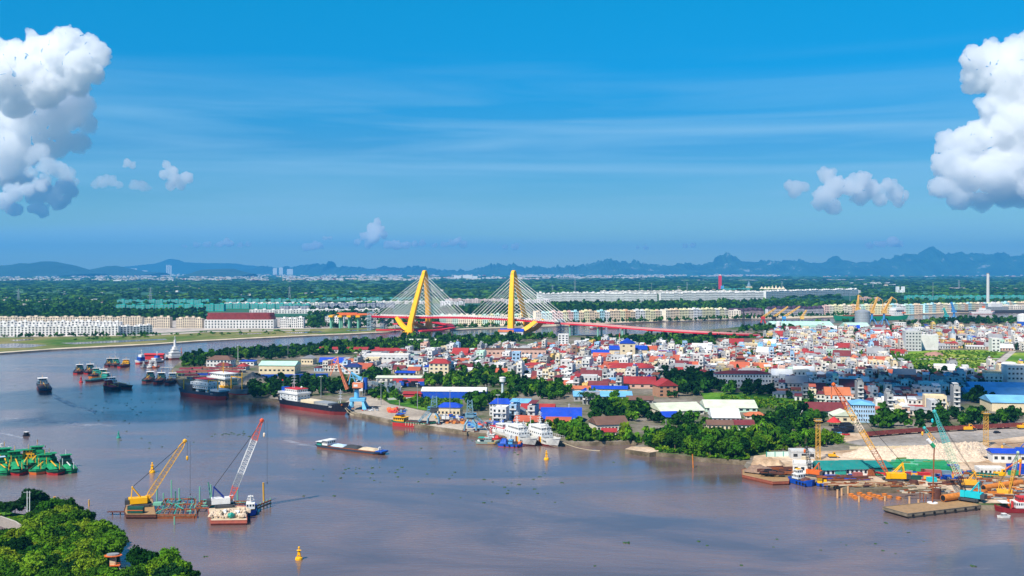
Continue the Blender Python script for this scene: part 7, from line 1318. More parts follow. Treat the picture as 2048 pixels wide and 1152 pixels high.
crawler('small yellow drilling crane at the right edge of the yard', (2012, 992), (2036, 905), 2.6, -4, OY, [(0, .6, OY), (.6, 1, PG)], w=1.3, hook=.15, s=.8, nseg=22)
crawler('thin black lattice derrick with an orange machine behind the blue tug', (1626, 952), (1613, 895), 2.6, 2, OR, [(0, .4, BLACK), (.4, 1, DKGREY)], w=1.8, am=OR, hook=.1, hookm=OR, s=.9, nseg=20)
crawler('low grey derrick on the open lot at the right', (2040, 905), (2008, 888), 2.7, 3, BLUEP, [(0, 1, GREY)], w=1.2, hook=.3, s=.8, nseg=12)
# excavator and loaders
def excavator(label, bp, pts, bodym, armm, z=2.6, s=1.0):
 g = G(*bp, z); r = thing('excavator', label, 'excavator', g)
 for q in (-1, 1): m = MB(); m.box(0, q * 1.2 * s, 0, 4.2 * s, .7 * s, .8 * s); [m.tube((e * 2 * s, q * 1.2 * s - .35, .42 * s), (e * 2 * s, q * 1.2 * s + .35, .42 * s), .42 * s, .42 * s, 9) for e in (-1, 1)]; m.build('track', DKGREY, r)
 m = MB(); m.box(-.4 * s, 0, .9 * s, 4.4 * s, 2.6 * s, 1.4 * s); m.build('body', bodym, r); m = MB(); m.box(.9 * s, -.7 * s, 2.3 * s, 1.3 * s, 1.1 * s, 1.3 * s); c = m.build('cab', bodym, r); m = MB(); m.box(.9 * s, -1.27 * s, 2.6 * s, 1.0 * s, .06, .8 * s); m.build('window', GLASS, c)
 P = [Vector((1.2 * s, .3, 2.0 * s))] + [at(x, y, g.y) - g for x, y in pts]
 for i, (a, b) in enumerate(zip(P, P[1:])): m = MB(); m.tube(a, b, .42 * s, .32 * s, 6); m.build(['boom', 'boom', 'stick', 'stick'][min(i, 3)], armm, r)
 m = MB(); e = P[-1]; m.loft([[(e.x - .7, e.y - .6, e.z), (e.x + .5, e.y - .6, e.z), (e.x + .5, e.y + .6, e.z), (e.x - .7, e.y + .6, e.z)], [(e.x - .4, e.y - .5, e.z - 1.1), (e.x + .1, e.y - .5, e.z - 1.2), (e.x + .1, e.y + .5, e.z - 1.2), (e.x - .4, e.y + .5, e.z - 1.1)]]); m.build('bucket', DKGREY, r)
excavator('orange armed long reach excavator at the right edge', (2001, 955), [(2012, 938), (2042, 919), (2039, 950)], BRYEL, OR, s=1.1)
excavator('yellow wheel loader beside the grey prefab cabin', (1665, 915), [(1672, 912), (1678, 914)], YEL, YEL, s=.8)
excavator('orange loader working at the railway wagons', (1936, 862), [(1944, 852), (1950, 856)], YEL, OR, s=1.2)
excavator('orange truck loader by the last wagons at the right edge', (2044, 858), [(2052, 850), (2058, 855)], YEL, YEL, s=1.0)
excavator('small yellow engine rig behind the turquoise crane', (1940, 972), [(1943, 958), (1938, 955)], BRYEL, YEL, s=.9)
# railway wagons
P_ = [(1733, 874.5), (1800, 869), (1850, 865.5), (1900, 862.5), (1960, 859.5), (2000, 857.5), (2100, 853)]; W = [G(a, b, 2.7) for a, b in P_]; dist = [0]
for a, b in zip(W, W[1:]): dist.append(dist[-1] + (b - a).length)
nwg = int(dist[-1] / 14.4)
for i in range(nwg):
 s0, s1 = i * 14.4 + .5, i * 14.4 + 13.9; f = lambda s: Vector((np.interp(s, dist, [w.x for w in W]), np.interp(s, dist, [w.y for w in W]), 2.7)); a, b = f(s0), f(s1); c = (a + b) / 2; d = b - a
 if i == 0: wb = MB(); [wb.box(sx * (6.7), 0, 1.0, .12, 2.8, 2.0) for sx in (-1, 1)]; [wb.box(0, q * 1.4, 1.0, 13.4, .12, 2.0) for q in (-1, 1)]; wb.box(0, 0, .9, 13.4, 2.8, .15); [wb.box(-6.7 + k * 1.49, q * 1.5, .9, .14, .14, 2.1) for k in range(10) for q in (-1, 1)]; wbm = wb.mesh('body', paint('wagon_brown', (.24, .055, .045), scale=.5, var=.35)); wh = MB(); [wh.tube((x, -.9, .45), (x, .9, .45), .45, .45, 10) for x in (-5.4, -3.8, 3.8, 5.4)]; whm = wh.mesh('wheelset', DKGREY)
 o = thing('railway_wagon', ['rust brown open wagon, leftmost of the long train', 'rust brown open wagon, second from the left of the train', 'rust brown open wagon, third from the left of the train', 'rust brown open wagon, fourth from the left of the train', 'rust brown open wagon left of the orange loader', 'rust brown open wagon behind the orange loader', 'rust brown open wagon just right of the orange loader', 'rust brown open wagon, third right of the orange loader', 'rust brown open wagon near the right edge', 'rust brown open wagon cut by the right edge', 'last rust brown open wagon beyond the edge'][min(i, 10)], 'wagon', c, math.atan2(d.y, d.x), 'open wagons of the long train'); mkobj('body', wbm, o); mkobj('wheelset', whm, o)
m = MB();
for a, b in zip(W, W[1:]): m.tube(a + Vector((0, -.75, .02)), b + Vector((0, -.75, .02)), .08, .08, 4); m.tube(a + Vector((0, .75, .02)), b + Vector((0, .75, .02)), .08, .08, 4)
tag(m.build('railway_track', RUST), None, None, None, 'structure')
# lattice light masts, lamp posts, poles
def lmast(label, x, yb, yt, z, w=1.5, mt=None):
 g = G(x, yb, z); h = (yb - yt) * g.y / F; mt = mt or MU; r = thing('lighting_mast', label, 'mast', g); m = MB(); m.lattice((0, 0, 0), (0, 0, h), w * 1.25, w, .13, int(h / 1.6), 0, up=(0, 1, 0)); m.build('tower', mt, r); m = MB(); m.box(0, 0, h, w * 2.2, w * 2.2, .2); m.path([(-w, -w, h + 1), (w, -w, h + 1), (w, w, h + 1), (-w, w, h + 1), (-w, -w, h + 1)], .08, 4); m.build('platform', mt, r)
 for i in (-1, 0, 1): m = MB(); m.box(i * w * .7, -w, h + .6, .7, .3, .6); m.build('lamp', GREY, r)
lmast('mustard lattice lighting mast left of the rock heap', 1636, 919, 842, 2.5, 1.7); lmast('mustard lattice lighting mast standing on the rock heap', 1972, 893, 827, 2.5, 1.7)
def lamp(label, x, yb, yt, z=2.4, rad=.2, heads=2, mt=GREY, group=None):
 g = G(x, yb, z); h = (yb - yt) * g.y / F; r = thing('lamp_post', label, 'lamp post', g, 0, group); m = MB(); m.tube((0, 0, 0), (0, 0, h), rad * 1.4, rad * .8, 8); m.build('pole', mt, r); m = MB(); m.lathe(0, 0, [(.3, h), (1.0, h + .15), (1.0, h + .35)], 8); m.build('head_frame', mt, r)
 for i in range(heads * 2): a = i * 3.14159 / heads; m = MB(); m.box(1.1 * math.cos(a), 1.1 * math.sin(a), h - .25, .6, .5, .5); m.build('floodlight', WP, r)
for x, yb, yt, lab in [(642, 795, 753, 'tall grey floodlight mast behind the bulk carrier'), (762, 810, 762, 'tall grey floodlight mast at the left end of the quay green'), (835, 817, 767, 'tall grey floodlight mast left of the blue warehouse'), (900, 838, 781, 'tall grey floodlight mast in front of the cream quay office'), (996, 835, 790, 'tall grey floodlight mast at the colonnaded office')]: lamp(lab, x, yb, yt, group='floodlight masts on the quay')
for x, yb, yt, lab, mt in [(1332, 882, 838, 'plain concrete pole on the leafy shore', CONC), (1138, 838, 807, 'white pole rising before the broad blue roof', WP), (576, 715, 668, 'tall thin pole in the trees of the tip', GREY), (754, 695, 669, 'thin mast above the barracks trees', GREY), (783, 694, 669, 'thin mast with a drum top near the channel', GREY), (813, 694, 672, 'thin pole near the low channel sheds', GREY), (476, 722, 690, 'white pole on the peninsula tip', WP), (458, 724, 694, 'dark pole on the peninsula tip', DKGREY), (1061, 860, 832, 'white pole near the coast guard masts', WP), (799, 818, 800, 'short post in the quay green', CONC), (971, 790, 768, 'utility pole by the water tower, left one', CONC), (978, 788, 766, 'utility pole by the water tower, right one', CONC), (1560, 870, 850, 'thin pole by the dark tarpaulins', CONC)]:
 g = G(x, yb, 2.3); h = (yb - yt) * g.y / F; m = MB(); m.tube((0, 0, 0), (0, 0, h), .28, .18, 7); m.box(0, 0, h - .8, 1.8, .12, .12); tag(m.build('utility_pole', mt, None, g), lab, 'pole')
g = G(57, 1042, 1.3); r = thing('twin_poles', 'pair of white poles with a crossarm and transformer on the near bank', 'utility pole', g); m = MB(); [m.tube((x, 0, 0), (x, 0, 11.8), .2, .15, 7) for x in (-.5, .5)]; m.build('pole', WP, r); m = MB(); m.box(-.5, 0, 11.2, 3, .2, .2); m.box(0, 0, 9.0, 1.6, .2, .2); m.build('crossarm', GREY, r); m = MB(); m.box(1.6, 0, 1.5, 1.2, .8, 1.6); m.box(1.2, 0, .2, .8, .8, .8); m.build('transformer_box', WP, r)
g = G(73, 1042, 1.3)
for x, y, yt, lab in [(109, 1012, 994, 'yellow painted mooring post at the bank head'), (178, 1012, 1000, 'thin yellow post behind the mangrove crowns')]: pile(lab, x, y, yt, rad=.5 if x < 120 else .3, mt=MU, cat='post', name='mooring_post')
# creek wall and boathouse
m = MB(); pts = [G(a, b, 1.3) for a, b in [(-30, 1036), (2, 1040), (30, 1050), (50, 1064), (52, 1075)]]; low = [G(a, b, 1.3) for a, b in [(-30, 1050), (-2, 1052), (16, 1060), (28, 1070), (34, 1078)]]
m.loft([[(p.x, p.y, 2.6) for p in pts], [(p.x, p.y + .8, 2.65) for p in pts]], 1, cap=False, closed=False); m.loft([[(p.x, p.y, 1.3) for p in low], [(p.x, p.y, 2.6) for p in pts]], 0, cap=False, closed=False)
tag(m.build('stone_revetment', [mat('stone_pitching', (.26, .22, .19), rough=.9, var=.45, scale=2.2), CONC]), 'sloping stone pitched wall along the little creek', 'revetment')
g = G(226, 1146, 1.3); r = thing('boathouse', 'little orange trimmed lookout hut with a flat grey roof among the mangroves', 'hut', g, R(8)); m = MB(); m.box(0, 0, 0, 1.8, 1.4, 5.6); m.build('column', CREAM, r); m = MB(); m.prism([(2.9 * math.cos(a), 1.7 * math.sin(a)) for a in np.linspace(0, 6.283, 13)[:-1]], 5.6, 5.85); m.build('roof', ORNG, r); m = MB(); m.prism([(2.0 * math.cos(a), 1.2 * math.sin(a)) for a in np.linspace(0, 6.283, 13)[:-1]], 5.86, 6.35); m.build('roof_cap', GREY, r)
m = MB(); m.box(.8, -.6, 2.6, 3.2, 1.8, .2); [m.box(.8 + a * 1.5, -.6 + b * .85, 2.8, .1, .1, .9) for a in (-1, 0, 1) for b in (-1, 1)]; m.box(.8, -1.45, 3.6, 3.2, .08, .08); m.build('balcony', ORNG, r); m = MB(); m.loft([[(1.5, -.9, 2.7), (1.5, .1, 2.7), (1.5, .1, 2.5), (1.5, -.9, 2.5)], [(4.4, -1.6, -.6), (4.4, -.6, -.6), (4.4, -.6, -.8), (4.4, -1.6, -.8)]]); m.build('stair', CREAM, r)
# rock heap and other heaps (real mounds)
def heap(name, label, front, back, h, m_, z=2.45, nx=60, ny=12, rough=.35, seed=0, cat='heap', px=1):
 P = []; fx = [p[0] for p in front]; x0, x1 = min(fx), max(fx)
 for i in range(nx + 1):
  x = x0 + (x1 - x0) * i / nx; yf = np.interp(x, [p[0] for p in front], [p[1] for p in front]); yb_ = np.interp(x, [p[0] for p in back], [p[1] for p in back]); hh = np.interp(x, [p[0] for p in h], [p[1] for p in h])
  for j in range(ny + 1):
   v = j / ny; A_ = G(x, yf, z); B_ = G(x, yb_, z); p = A_.lerp(B_, v); e = math.sin(math.pi * min(1, max(0, v))) ** .7 * min(1, 6 * min(i / nx, 1 - i / nx))
   P.append((p.x, p.y, z - .1 + hh * e * (1 + rough * (noise.noise(Vector((p.x / 5, p.y / 5, seed))) + .5 * noise.noise(Vector((p.x / 1.7, p.y / 1.7, seed)))))))
 m = MB(); m.add(P, [(i * (ny + 1) + j, (i + 1) * (ny + 1) + j, (i + 1) * (ny + 1) + j + 1, i * (ny + 1) + j + 1) for i in range(nx) for j in range(ny)]); o = m.build(name, m_); tag(o, label, cat); return o
heap('rock_heap', 'long pale heap of crushed rock across the construction yard', [(1680, 914), (1760, 920), (1860, 926), (1960, 924), (2010, 914)], [(1680, 906), (1720, 903), (1800, 903), (1880, 896), (1960, 892), (2010, 902)], [(1680, 1), (1700, 3.4), (1720, 4.6), (1760, 3.6), (1800, 3.8), (1850, 4.6), (1900, 5.6), (1950, 5.2), (1990, 2.5), (2010, .5)], ROCK, nx=160, ny=22, rough=.45); landmark('the crushed rock heap', G(1850, 915).x, G(1850, 915).y)
heap('earth_heap', 'brown earth mound on the left barge end of the yard', [(1488, 943), (1530, 948), (1560, 946)], [(1488, 938), (1530, 938), (1560, 938)], [(1488, 1), (1520, 3.6), (1560, .5)], mat('brown_earth', (.26, .17, .12), rough=.95, var=.4, scale=.8), z=2.4, nx=30)
heap('sand_wall', 'eroded cream sand block left of the site office', [(1502, 931), (1570, 934)], [(1502, 925), (1570, 927)], [(1502, 2.4), (1530, 3.6), (1570, 2.6)], M_YARD, nx=30)
for lab, fr, bk, h, m_ in [('grey gravel cone behind the dredgers', [(466, 775), (550, 776)], [(466, 762), (550, 762)], [(466, 2), (505, 9), (550, 2)], mat('grey_gravel', (.24, .20, .16), rough=.95, var=.3, scale=.4)), ('pale gravel cone right of the grey one', [(532, 772), (576, 773)], [(532, 762), (576, 762)], [(532, 1), (556, 6), (576, 1)], MATS['grey_gravel']), ('small grey gravel pile on the shore left of the bulk carrier', [(538, 797), (566, 799)], [(538, 789), (566, 790)], [(538, .5), (558, 4), (566, 2)], MATS['grey_gravel']), ('reddish earth mound in the green field', [(1846, 713), (1888, 713)], [(1846, 707), (1888, 707)], [(1846, 1), (1870, 4), (1888, 1)], mat('red_earth', (.42, .22, .16), rough=.95))]: heap('gravel_heap', lab, fr, bk, h, m_, z=2.2, nx=24)
# stacked steel and site clutter
rd = random.Random(9)
def clutter(label, x0, x1, y0, y1, n, mats_, z=2.6, ln=(4, 12), hh=(.2, 1.2), name='steel_stack', cat='stacked steel', ang=.0, thick=(.3, .9), one=None):
 g = G((x0 + x1) / 2, (y0 + y1) / 2, z); m = MB(); XS = sorted(rd.uniform(x0, x1) for _ in range(n))
 for i in range(n):
  p = G(XS[i], rd.uniform(y0, y1), z) - g; L_, T_, H_, k = rd.uniform(*ln), rd.uniform(*thick), rd.uniform(*hh), rd.randrange(len(mats_))
  if one:
   m = MB(); m.loft([[(a * L_ / 2 * s, b * T_ / 2 * s, zz) for a, b in ((-1, -1), (1, -1), (1, 1), (-1, 1))] for zz, s in ((0, 1), (H_ * .75, 1), (H_, .8))]); tag(m.build(one, mats_[k], None, g + p, rd.uniform(-.3, .3)), f"{label}, {ORD[i] or 'first'} from left", cat, label)
  else: m.box(p.x, p.y, rd.uniform(0, hh[1]) * .6, L_, T_, H_, k, ang + rd.uniform(-.25, .25))
 if not one: tag(m.build(name, mats_, None, g), label, cat, kind='stuff')
SG = paint('formwork_green', (.03, .34, .14));
clutter('big stack of green steel formwork behind the orange boomed crane', 1792, 1892, 928, 940, 120, [SG, PGREEN, SG, paint('olive_net', (.20, .26, .06))], hh=(.4, 2.2)); clutter('second lower stack of bright green formwork', 1838, 1896, 938, 946, 46, [SG, GB], hh=(.4, 1.8)); clutter('scattered green beams near the crane foot', 1742, 1836, 944, 952, 34, [SG, PGREEN, REDP], ln=(3, 8), hh=(.2, .8))
clutter('dark tangled reinforcement bars on the left barge end', 1528, 1580, 938, 952, 60, [DKRUST, DKRUST, BLACK, RUST], ln=(3, 8), hh=(.2, 1.4)); clutter('dark reinforcement bars in front of the site shed', 1650, 1726, 953, 962, 70, [DKRUST, RUST, DKRUST, BLUEP], ln=(4, 10), hh=(.2, .9)); clutter('tan and rusty plates spread on the crane pad', 1668, 1770, 964, 972, 60, [WOOD, RUST, SAND], ln=(5, 14), hh=(.1, .35)); clutter('rusty scrap and frames along the yard at the right', 1950, 2048, 976, 1000, 70, [RUST, DKRUST, SAND, GREY, ORUST], ln=(2, 8), hh=(.2, 1.2)); clutter('rubble and scrap along the broken rock edge', 1800, 1930, 966, 988, 60, [SAND, RUST, CONC], ln=(1, 4), hh=(.2, .7)); clutter('rusty girders laid in front of the flat fence', 1880, 2040, 958, 970, 44, [RUST, DKRUST, WOOD], ln=(5, 14), hh=(.2, .7))
clutter('brown earth clods and timber along the yard front', 1690, 1840, 966, 974, 60, [RUST, WOOD, DKRUST, SAND], ln=(1, 5), hh=(.2, .8)); clutter('mixed pipes and drums in the middle of the yard', 1780, 1960, 946, 962, 90, [RUST, DKRUST, BLUEP, REDP, GREY, OY, STEEL], ln=(1, 4), hh=(.3, 1.6)); clutter('planks and scrap on the flat ground right of the pipes', 1940, 2050, 956, 976, 60, [RUST, WOOD, GREY, SAND], ln=(1, 6), hh=(.2, 1))
for i, (x, y, w, h, mt, lab) in enumerate([(1848, 955, 5, 2.4, REDP, 'red container, left of the small container row'), (1866, 952, 7, 3.0, paint('faded_red', (.42, .12, .10)), 'faded red container, tall one in the small row'), (1863, 962, 4, 1.8, TQ, 'turquoise skip in front of the faded red container'), (1888, 952, 6, 2.6, BLGREY, 'blue grey container right of the faded red one'), (1904, 958, 8, 1.8, BLUEP, 'low blue skip right of the container row'), (1906, 940, 5, 2.6, BLUEP, 'dark blue generator under the yellow boom'), (1640, 947, 6, 2.6, GREENP, 'green container beside the orange machine'), (1680, 950, 5, 2.0, TEALP, 'teal cage container in front of the site shed'), (1715, 955, 4, 2.4, paint('faded_red', None) if False else MATS['faded_red'], 'pinkish container by the site shed corner'), (1742, 950, 3, 2.8, RUST, 'brown rusty tank left of the green beams'), (1698, 946, 6, 2.2, TEALP, 'teal and orange crate stack in front of the shed'), (1610, 921, 3, 2.2, CREAM, 'cream kiosk behind the site office'), (1826, 958, 8, 1.6, DKGREEN, 'dark green railing crate right of the crane'), (1700, 941, 6, 1.4, REDP, 'red cloth covered stack at the shed'), (2028, 949, 5, 1.8, GREENP, 'bright green tank behind the excavator')]):
 g = G(x, y + 1, 2.55); r = thing('yard_container', lab, 'container', g, R(rd.uniform(-12, 6))); m = MB(); m.box(0, 0, .1, w, 2.4, h); [m.box(-w / 2 + k * w / 6, -1.23, .2, .12, .08, h - .2) for k in range(7)]; m.build('body', mt, r); m = MB(); m.box(0, 0, h + .1, w + .1, 2.5, .1); m.build('lid', mt, r)
r = thing('panel_fence', 'dark green site fence panels with an orange rail', 'fence', G(1930, 952, 2.5), 0); a = G(1930, 952, 2.5); b = G(1996, 957, 2.5); d = b - a; m = MB(); rz = math.atan2(d.y, d.x); m.box(d.x / 2, d.y / 2, 0, d.length, .15, 2.2, 0, rz); m.build('panel', DKGREEN, r); m = MB(); m.box(d.x / 2, d.y / 2 - .15, 1.1, d.length, .1, .25, 0, rz); m.build('rail', OY, r); m = MB(); [m.box(d.x * i / 9, d.y * i / 9 - .1, 0, .2, .3, 2.4, 0, rz) for i in range(10)]; m.build('post', TEALP, r)
for lab, a, b, h, mt, pm in [('pale mint panel fence at the left of the yard', (1533, 914), (1583, 913), 2.6, paint('pale_mint', (.62, .78, .70)), TEALP), ('low cream wall between the rock heap and the worn lot', (1700, 899), (1900, 896), 1.6, CREAM, CREAM), ('pale wall along the quay green', (775, 800), (845, 797), 1.4, WP, WP), ('blue topped long wall behind the gravel heaps', (512, 756), (656, 753), 2.6, BLUEP, BLUEP)]:
 A_ = G(*a, 2.4); B_ = G(*b, 2.4); d = B_ - A_; rz = math.atan2(d.y, d.x); r = thing('boundary_wall', lab, 'wall', A_); m = MB(); m.box(d.x / 2, d.y / 2, 0, d.length, .3 if 'blue' not in lab else 6, h, 0, rz); m.build('panel', mt, r); n = max(3, int(d.length / 4)); m = MB(); [m.box(d.x * i / n, d.y * i / n, 0, .35, .5, h + .2, 0, rz) for i in range(n + 1)]; m.build('post', pm, r)
# cars
def car(label, x, y, mt, rz=0, z=2.6):
 g = G(x, y, z); r = thing('parked_car', label, 'car', g, R(rz), 'parked cars'); m = MB(); sec = [(-2.1, .35, .75, .78), (-2.15, .3, .95, .86), (-1.3, .28, 1.0, .88), (1.2, .28, .98, .88), (2.1, .3, .82, .84), (2.2, .35, .6, .76)]
 m.loft([[(a, -d, b), (a, d, b), (a, d, c), (a, -d, c)] for a, b, c, d in sec]); m.build('body', mt, r); m = MB(); m.loft([[(x_, -w, z_) for x_, z_ in ((-1.6, .98), (1.1, .98), (.45, 1.48), (-1.2, 1.5))] for w in (.8,)] + [[(x_, .8, z_) for x_, z_ in ((-1.6, .98), (1.1, .98), (.45, 1.48), (-1.2, 1.5))]]); m.build('windows', GLASS, r)
 for a in (-1.35, 1.35):
  for b in (-1, 1): m = MB(); m.tube((a, b * .78, .33), (a, b * .92, .33), .33, .33, 10); m.build('wheel', BLACK, r)
for a in [('dark maroon car, left of three by the blue-roofed gatehouse', 1958, 917, MRN, 5), ('black car, middle of three by the blue-roofed gatehouse', 1972, 918.5, NAVY, -8), ('white car, right of three by the blue-roofed gatehouse', 1983, 915.5, WP, -15), ('white car parked on the sandy track under the trees', 1652, 871, WP, 8), ('maroon car parked on the sandy track, middle one', 1667, 870, MRN, 5), ('red car parked on the sandy track, right one', 1692, 870.5, REDP, 0), ('pale blue car half hidden behind the maroon one', 1676, 867, LBLUE, 5), ('dark car alone on the worn lot', 1994, 866.5, NAVY, 20)]: car(*a)
r = thing('tent', 'red pointed tent roof beside the tall trees', 'tent', G(1668, 851, 2.4)); m = MB(); m.lathe(0, 0, [(4.5, 2.4), (2.2, 4.2), (.1, 5.6)], 10); m.build('canopy', REDP, r); m = MB(); [m.box(3.6 * math.cos(a), 3.6 * math.sin(a), 0, .15, .15, 2.5) for a in np.linspace(0, 6.28, 7)[:-1]]; m.build('pole', GREY, r)
clutter('black tarpaulins slung between poles beside the red tent', 1672, 1702, 852, 866, 16, [BLACK, NAVY], ln=(3, 6), hh=(1.0, 2.6), thick=(2, 4), name='tarpaulin', cat='tarpaulin')
# ================================================================ quay gear
OC = paint('salmon_crane', (.80, .26, .12)); LB = paint('sky_blue_crane', (.14, .46, .72))
g = G(716, 819, 2.55); r = thing('portal_crane', 'sky blue and salmon orange luffing portal crane over the bulk carrier', 'crane', g); q = lambda x, y, dy=0: at(x, y, g.y + dy) - g; landmark('the orange portal crane', g.x, g.y)
for sx in (-1, 1):
 for sy in (-1, 1): m = MB(); b0 = Vector((sx * 5.5, sy * 5.5, .8)); m.loft([[b0 + Vector((a * 1.5, b * 1.0, 0)) for a, b in ((-1, -1), (1, -1), (1, 1), (-1, 1))], [Vector((sx * 3.9, sy * 3.9, 6.2)) + Vector((a * .6, b * .6, 0)) for a, b in ((-1, -1), (1, -1), (1, 1), (-1, 1))]]); m.build('leg', LB, r); m = MB(); m.box(sx * 5.5, sy * 5.5, 0, 4, 1.0, .8); m.build('bogie', REDP, r)
m = MB(); m.box(0, 0, 6.2, 10.5, 9.5, 2.0); m.build('portal_beam', LB, r); m = MB(); m.tube((-1.0, 0, 8.2), (-1.0, 0, 14.2), 1.7, 1.5, 10); m.build('column', LB, r); m = MB(); m.lathe(-1, 0, [(2.2, 14.2), (3.4, 14.6), (3.4, 15.2)], 14); m.build('slewing_ring', NAVY, r)
m = MB(); m.box(0, 0, 15.3, 7.2, 4.6, 3.6); mh = m.build('machinery_house', OC, r); m = MB(); m.box(-1.3, -2.34, 16.2, 2.8, .08, 1.6); m.build('sign_board', WP, mh); m = MB(); m.box(.6, 0, 18.9, 3.0, 3.0, 1.8); cb = m.build('cab', WP, r); m = MB(); m.box(.6, -1.55, 19.4, 2.4, .08, .9); m.build('window', GLASS, cb)
m = MB(); a, b = q(695, 778), q(677, 731); [m.lattice(a + Vector((0, s, 0)), b + Vector((0, s * .3, 0)), 1.6, .8, .22, 12, 0) for s in (-1.6, 1.6)]; m.tube(a, a.lerp(b, .55), 1.2, .7, 5); m.build('boom', OC, r)
m = MB(); m.tube(q(677, 731), q(676, 714), .5, .4, 6); m.tube(q(676, 714), q(664, 720), .3, .3, 5); m.tube(q(664, 720), q(661, 751), .25, .2, 5); m.tube(q(676, 716), q(661, 751), .4, .25, 5); m.tube(q(664, 720), q(677, 726), .3, .3, 5); m.build('jib', OC, r)
m = MB(); m.tube(q(677, 727), q(701, 745), .3, .3, 5); m.tube(q(701, 745), q(695, 762), .25, .25, 5); m.build('tie_rod', OC, r); m = MB(); m.tube(q(702, 745), q(698, 769), .35, .4, 6); m.tube(q(704, 747), q(712, 768), .35, .35, 6); m.tube(q(702, 745), q(720, 756), .8, .9, 6); m.tube(q(700, 755), q(718, 757), .25, .25, 5); m.build('a_frame', LB, r); m = MB(); c = q(720, 757); m.box(c.x, c.y, c.z - 1.5, 2.6, 3, 2.6); m.build('counterweight', LB, r)
for k_, (lab, gx, gy, mtp, flip) in enumerate([('weathered blue grey portal crane with its jib folded down to the left', 867, 848, [(864, 791), (874, 791)], -1), ('weathered blue grey portal crane with its jib folded down to the right', 941, 862, [(935, 799), (944, 801)], 1)]):
 g = G(gx, gy, 2.55); r = thing('portal_crane', lab, 'crane', g); q = lambda x, y, dy=0: at(x, y, g.y + dy) - g; dx = 8; landmark('the left blue-grey crane' if flip < 0 else 'the right blue-grey crane', g.x, g.y); SB = paint('weathered_blue', (.17, .33, .42), var=.3)
 for sx in (-1, 1):
  for sy in (-1, 1): m = MB(); m.path([(sx * 3.6, sy * 3.2, .8), (sx * 3.4, sy * 3.0, 3.8), (sx * .9, sy * .9, 7.6)], .55, 6); m.build('leg', SB, r); m = MB(); m.box(sx * 3.6, sy * 3.2, 0, 2.6, .8, .8); m.build('bogie', DKRUST, r)
 m = MB(); m.lathe(0, 0, [(2.2, 7.4), (2.4, 8.2), (1.6, 8.4)], 12); m.build('slewing_ring', DKGREY, r); m = MB(); m.box(-flip * .6, 0, 8.4, 5.2, 3.2, 2.5); mh = m.build('machinery_house', DKGREY if flip < 0 else SB, r); m = MB(); m.box(flip * 2.8, -.6, 9.2, 1.6, 1.6, 1.9); cb = m.build('cab', LBLUE, r); m = MB(); m.box(flip * 2.8, -1.43, 9.8, 1.2, .06, .9); m.build('window', GLASS, cb)
 top = q((mtp[0][0] + mtp[1][0]) / 2, mtp[0][1] + 1); m = MB(); m.lattice((-flip * .3, 0, 10.8), top, 3.8, 2.6, .24, 4, 0, up=(0, 1, 0)); m.build('a_frame', SB, r)
 tip = q(837, 843) if flip < 0 else q(972, 851); m = MB(); m.lattice((flip * 1.5, 0, 9.6), tip, 1.8, .9, .2, 9, 0, up=(0, 1, 0)); m.build('jib', SB, r)
 if flip > 0: m = MB(); m.lattice(tip, q(984, 866), .9, .5, .16, 4, 0, up=(0, 1, 0)); m.build('jib_nose', DKRUST, r)
 m = MB(); m.tube(top, tip, .09, .09, 4); m.build('stay_cable', DKGREY, r)
for lab, x0, x1, y0, y1, n, mats_, kw in [('silver scrap bale near the orange crane foot', 728, 758, 814, 822, 40, [STEEL, STEEL, DKGREY], dict(ln=(1, 2.5), hh=(.3, 1.3), thick=(.8, 1.6), one='scrap_bale')), ('orange tarpaulined sack on the quay', 776, 795, 818, 826, 26, [ORNG, REDP], dict(ln=(1.5, 3), hh=(.6, 1.8), thick=(1.5, 2.5), one='cargo_sack')), ('blue or rusty machinery crate right of the orange sacks', 797, 812, 820, 827, 16, [BLUEP, DKRUST, BLGREY], dict(ln=(1, 3), hh=(.6, 2), thick=(1, 2), one='machinery_crate')), ('rusty steel coil in the row on the quay', 890, 930, 842, 848, 34, [RUST, ORUST, DKRUST], dict(ln=(1.2, 2.2), hh=(.8, 1.6), thick=(1.2, 1.8), one='steel_coil')), ('blue net bundle under the right grey crane', 938, 962, 846, 856, 40, [BLUEP, BLGREY, LBLUE], dict(ln=(1, 3), hh=(.5, 1.8), thick=(1, 2), one='net_bundle')), ('orange tarpaulined bundle near the quay end', 958, 970, 848, 854, 14, [ORNG, REDP], dict(ln=(1.5, 3), hh=(1, 2), thick=(1.5, 2.5), one='cargo_sack')), ('blue tarpaulin tent at the quay end', 975, 1020, 846, 856, 26, [BLUEP, NAVY, GREY], dict(ln=(2, 5), hh=(.8, 2.2), thick=(2, 3.5), one='tarpaulin_tent')), ('jumble of carts and engines by the cream quay office', 872, 925, 834, 842, 40, [DKGREY, YEL, BLUEP, GREY, WP], dict(ln=(1, 3), hh=(.6, 2.2), thick=(1, 2))), ('blue steel racks beside the maroon shed', 800, 855, 769, 775, 40, [BLUEP, NAVY, BLUEP], dict(ln=(3, 8), hh=(1, 4), thick=(1, 3))), ('grey crusher plant and belts left of the blue racks', 735, 800, 776, 790, 60, [BLGREY, DKGREY, GREY, STEEL], dict(ln=(1, 5), hh=(1, 5), thick=(1, 2.5)))]:
 clutter(lab, x0, x1, y0, y1, n, mats_, name='cargo_pile', cat='cargo', **kw)
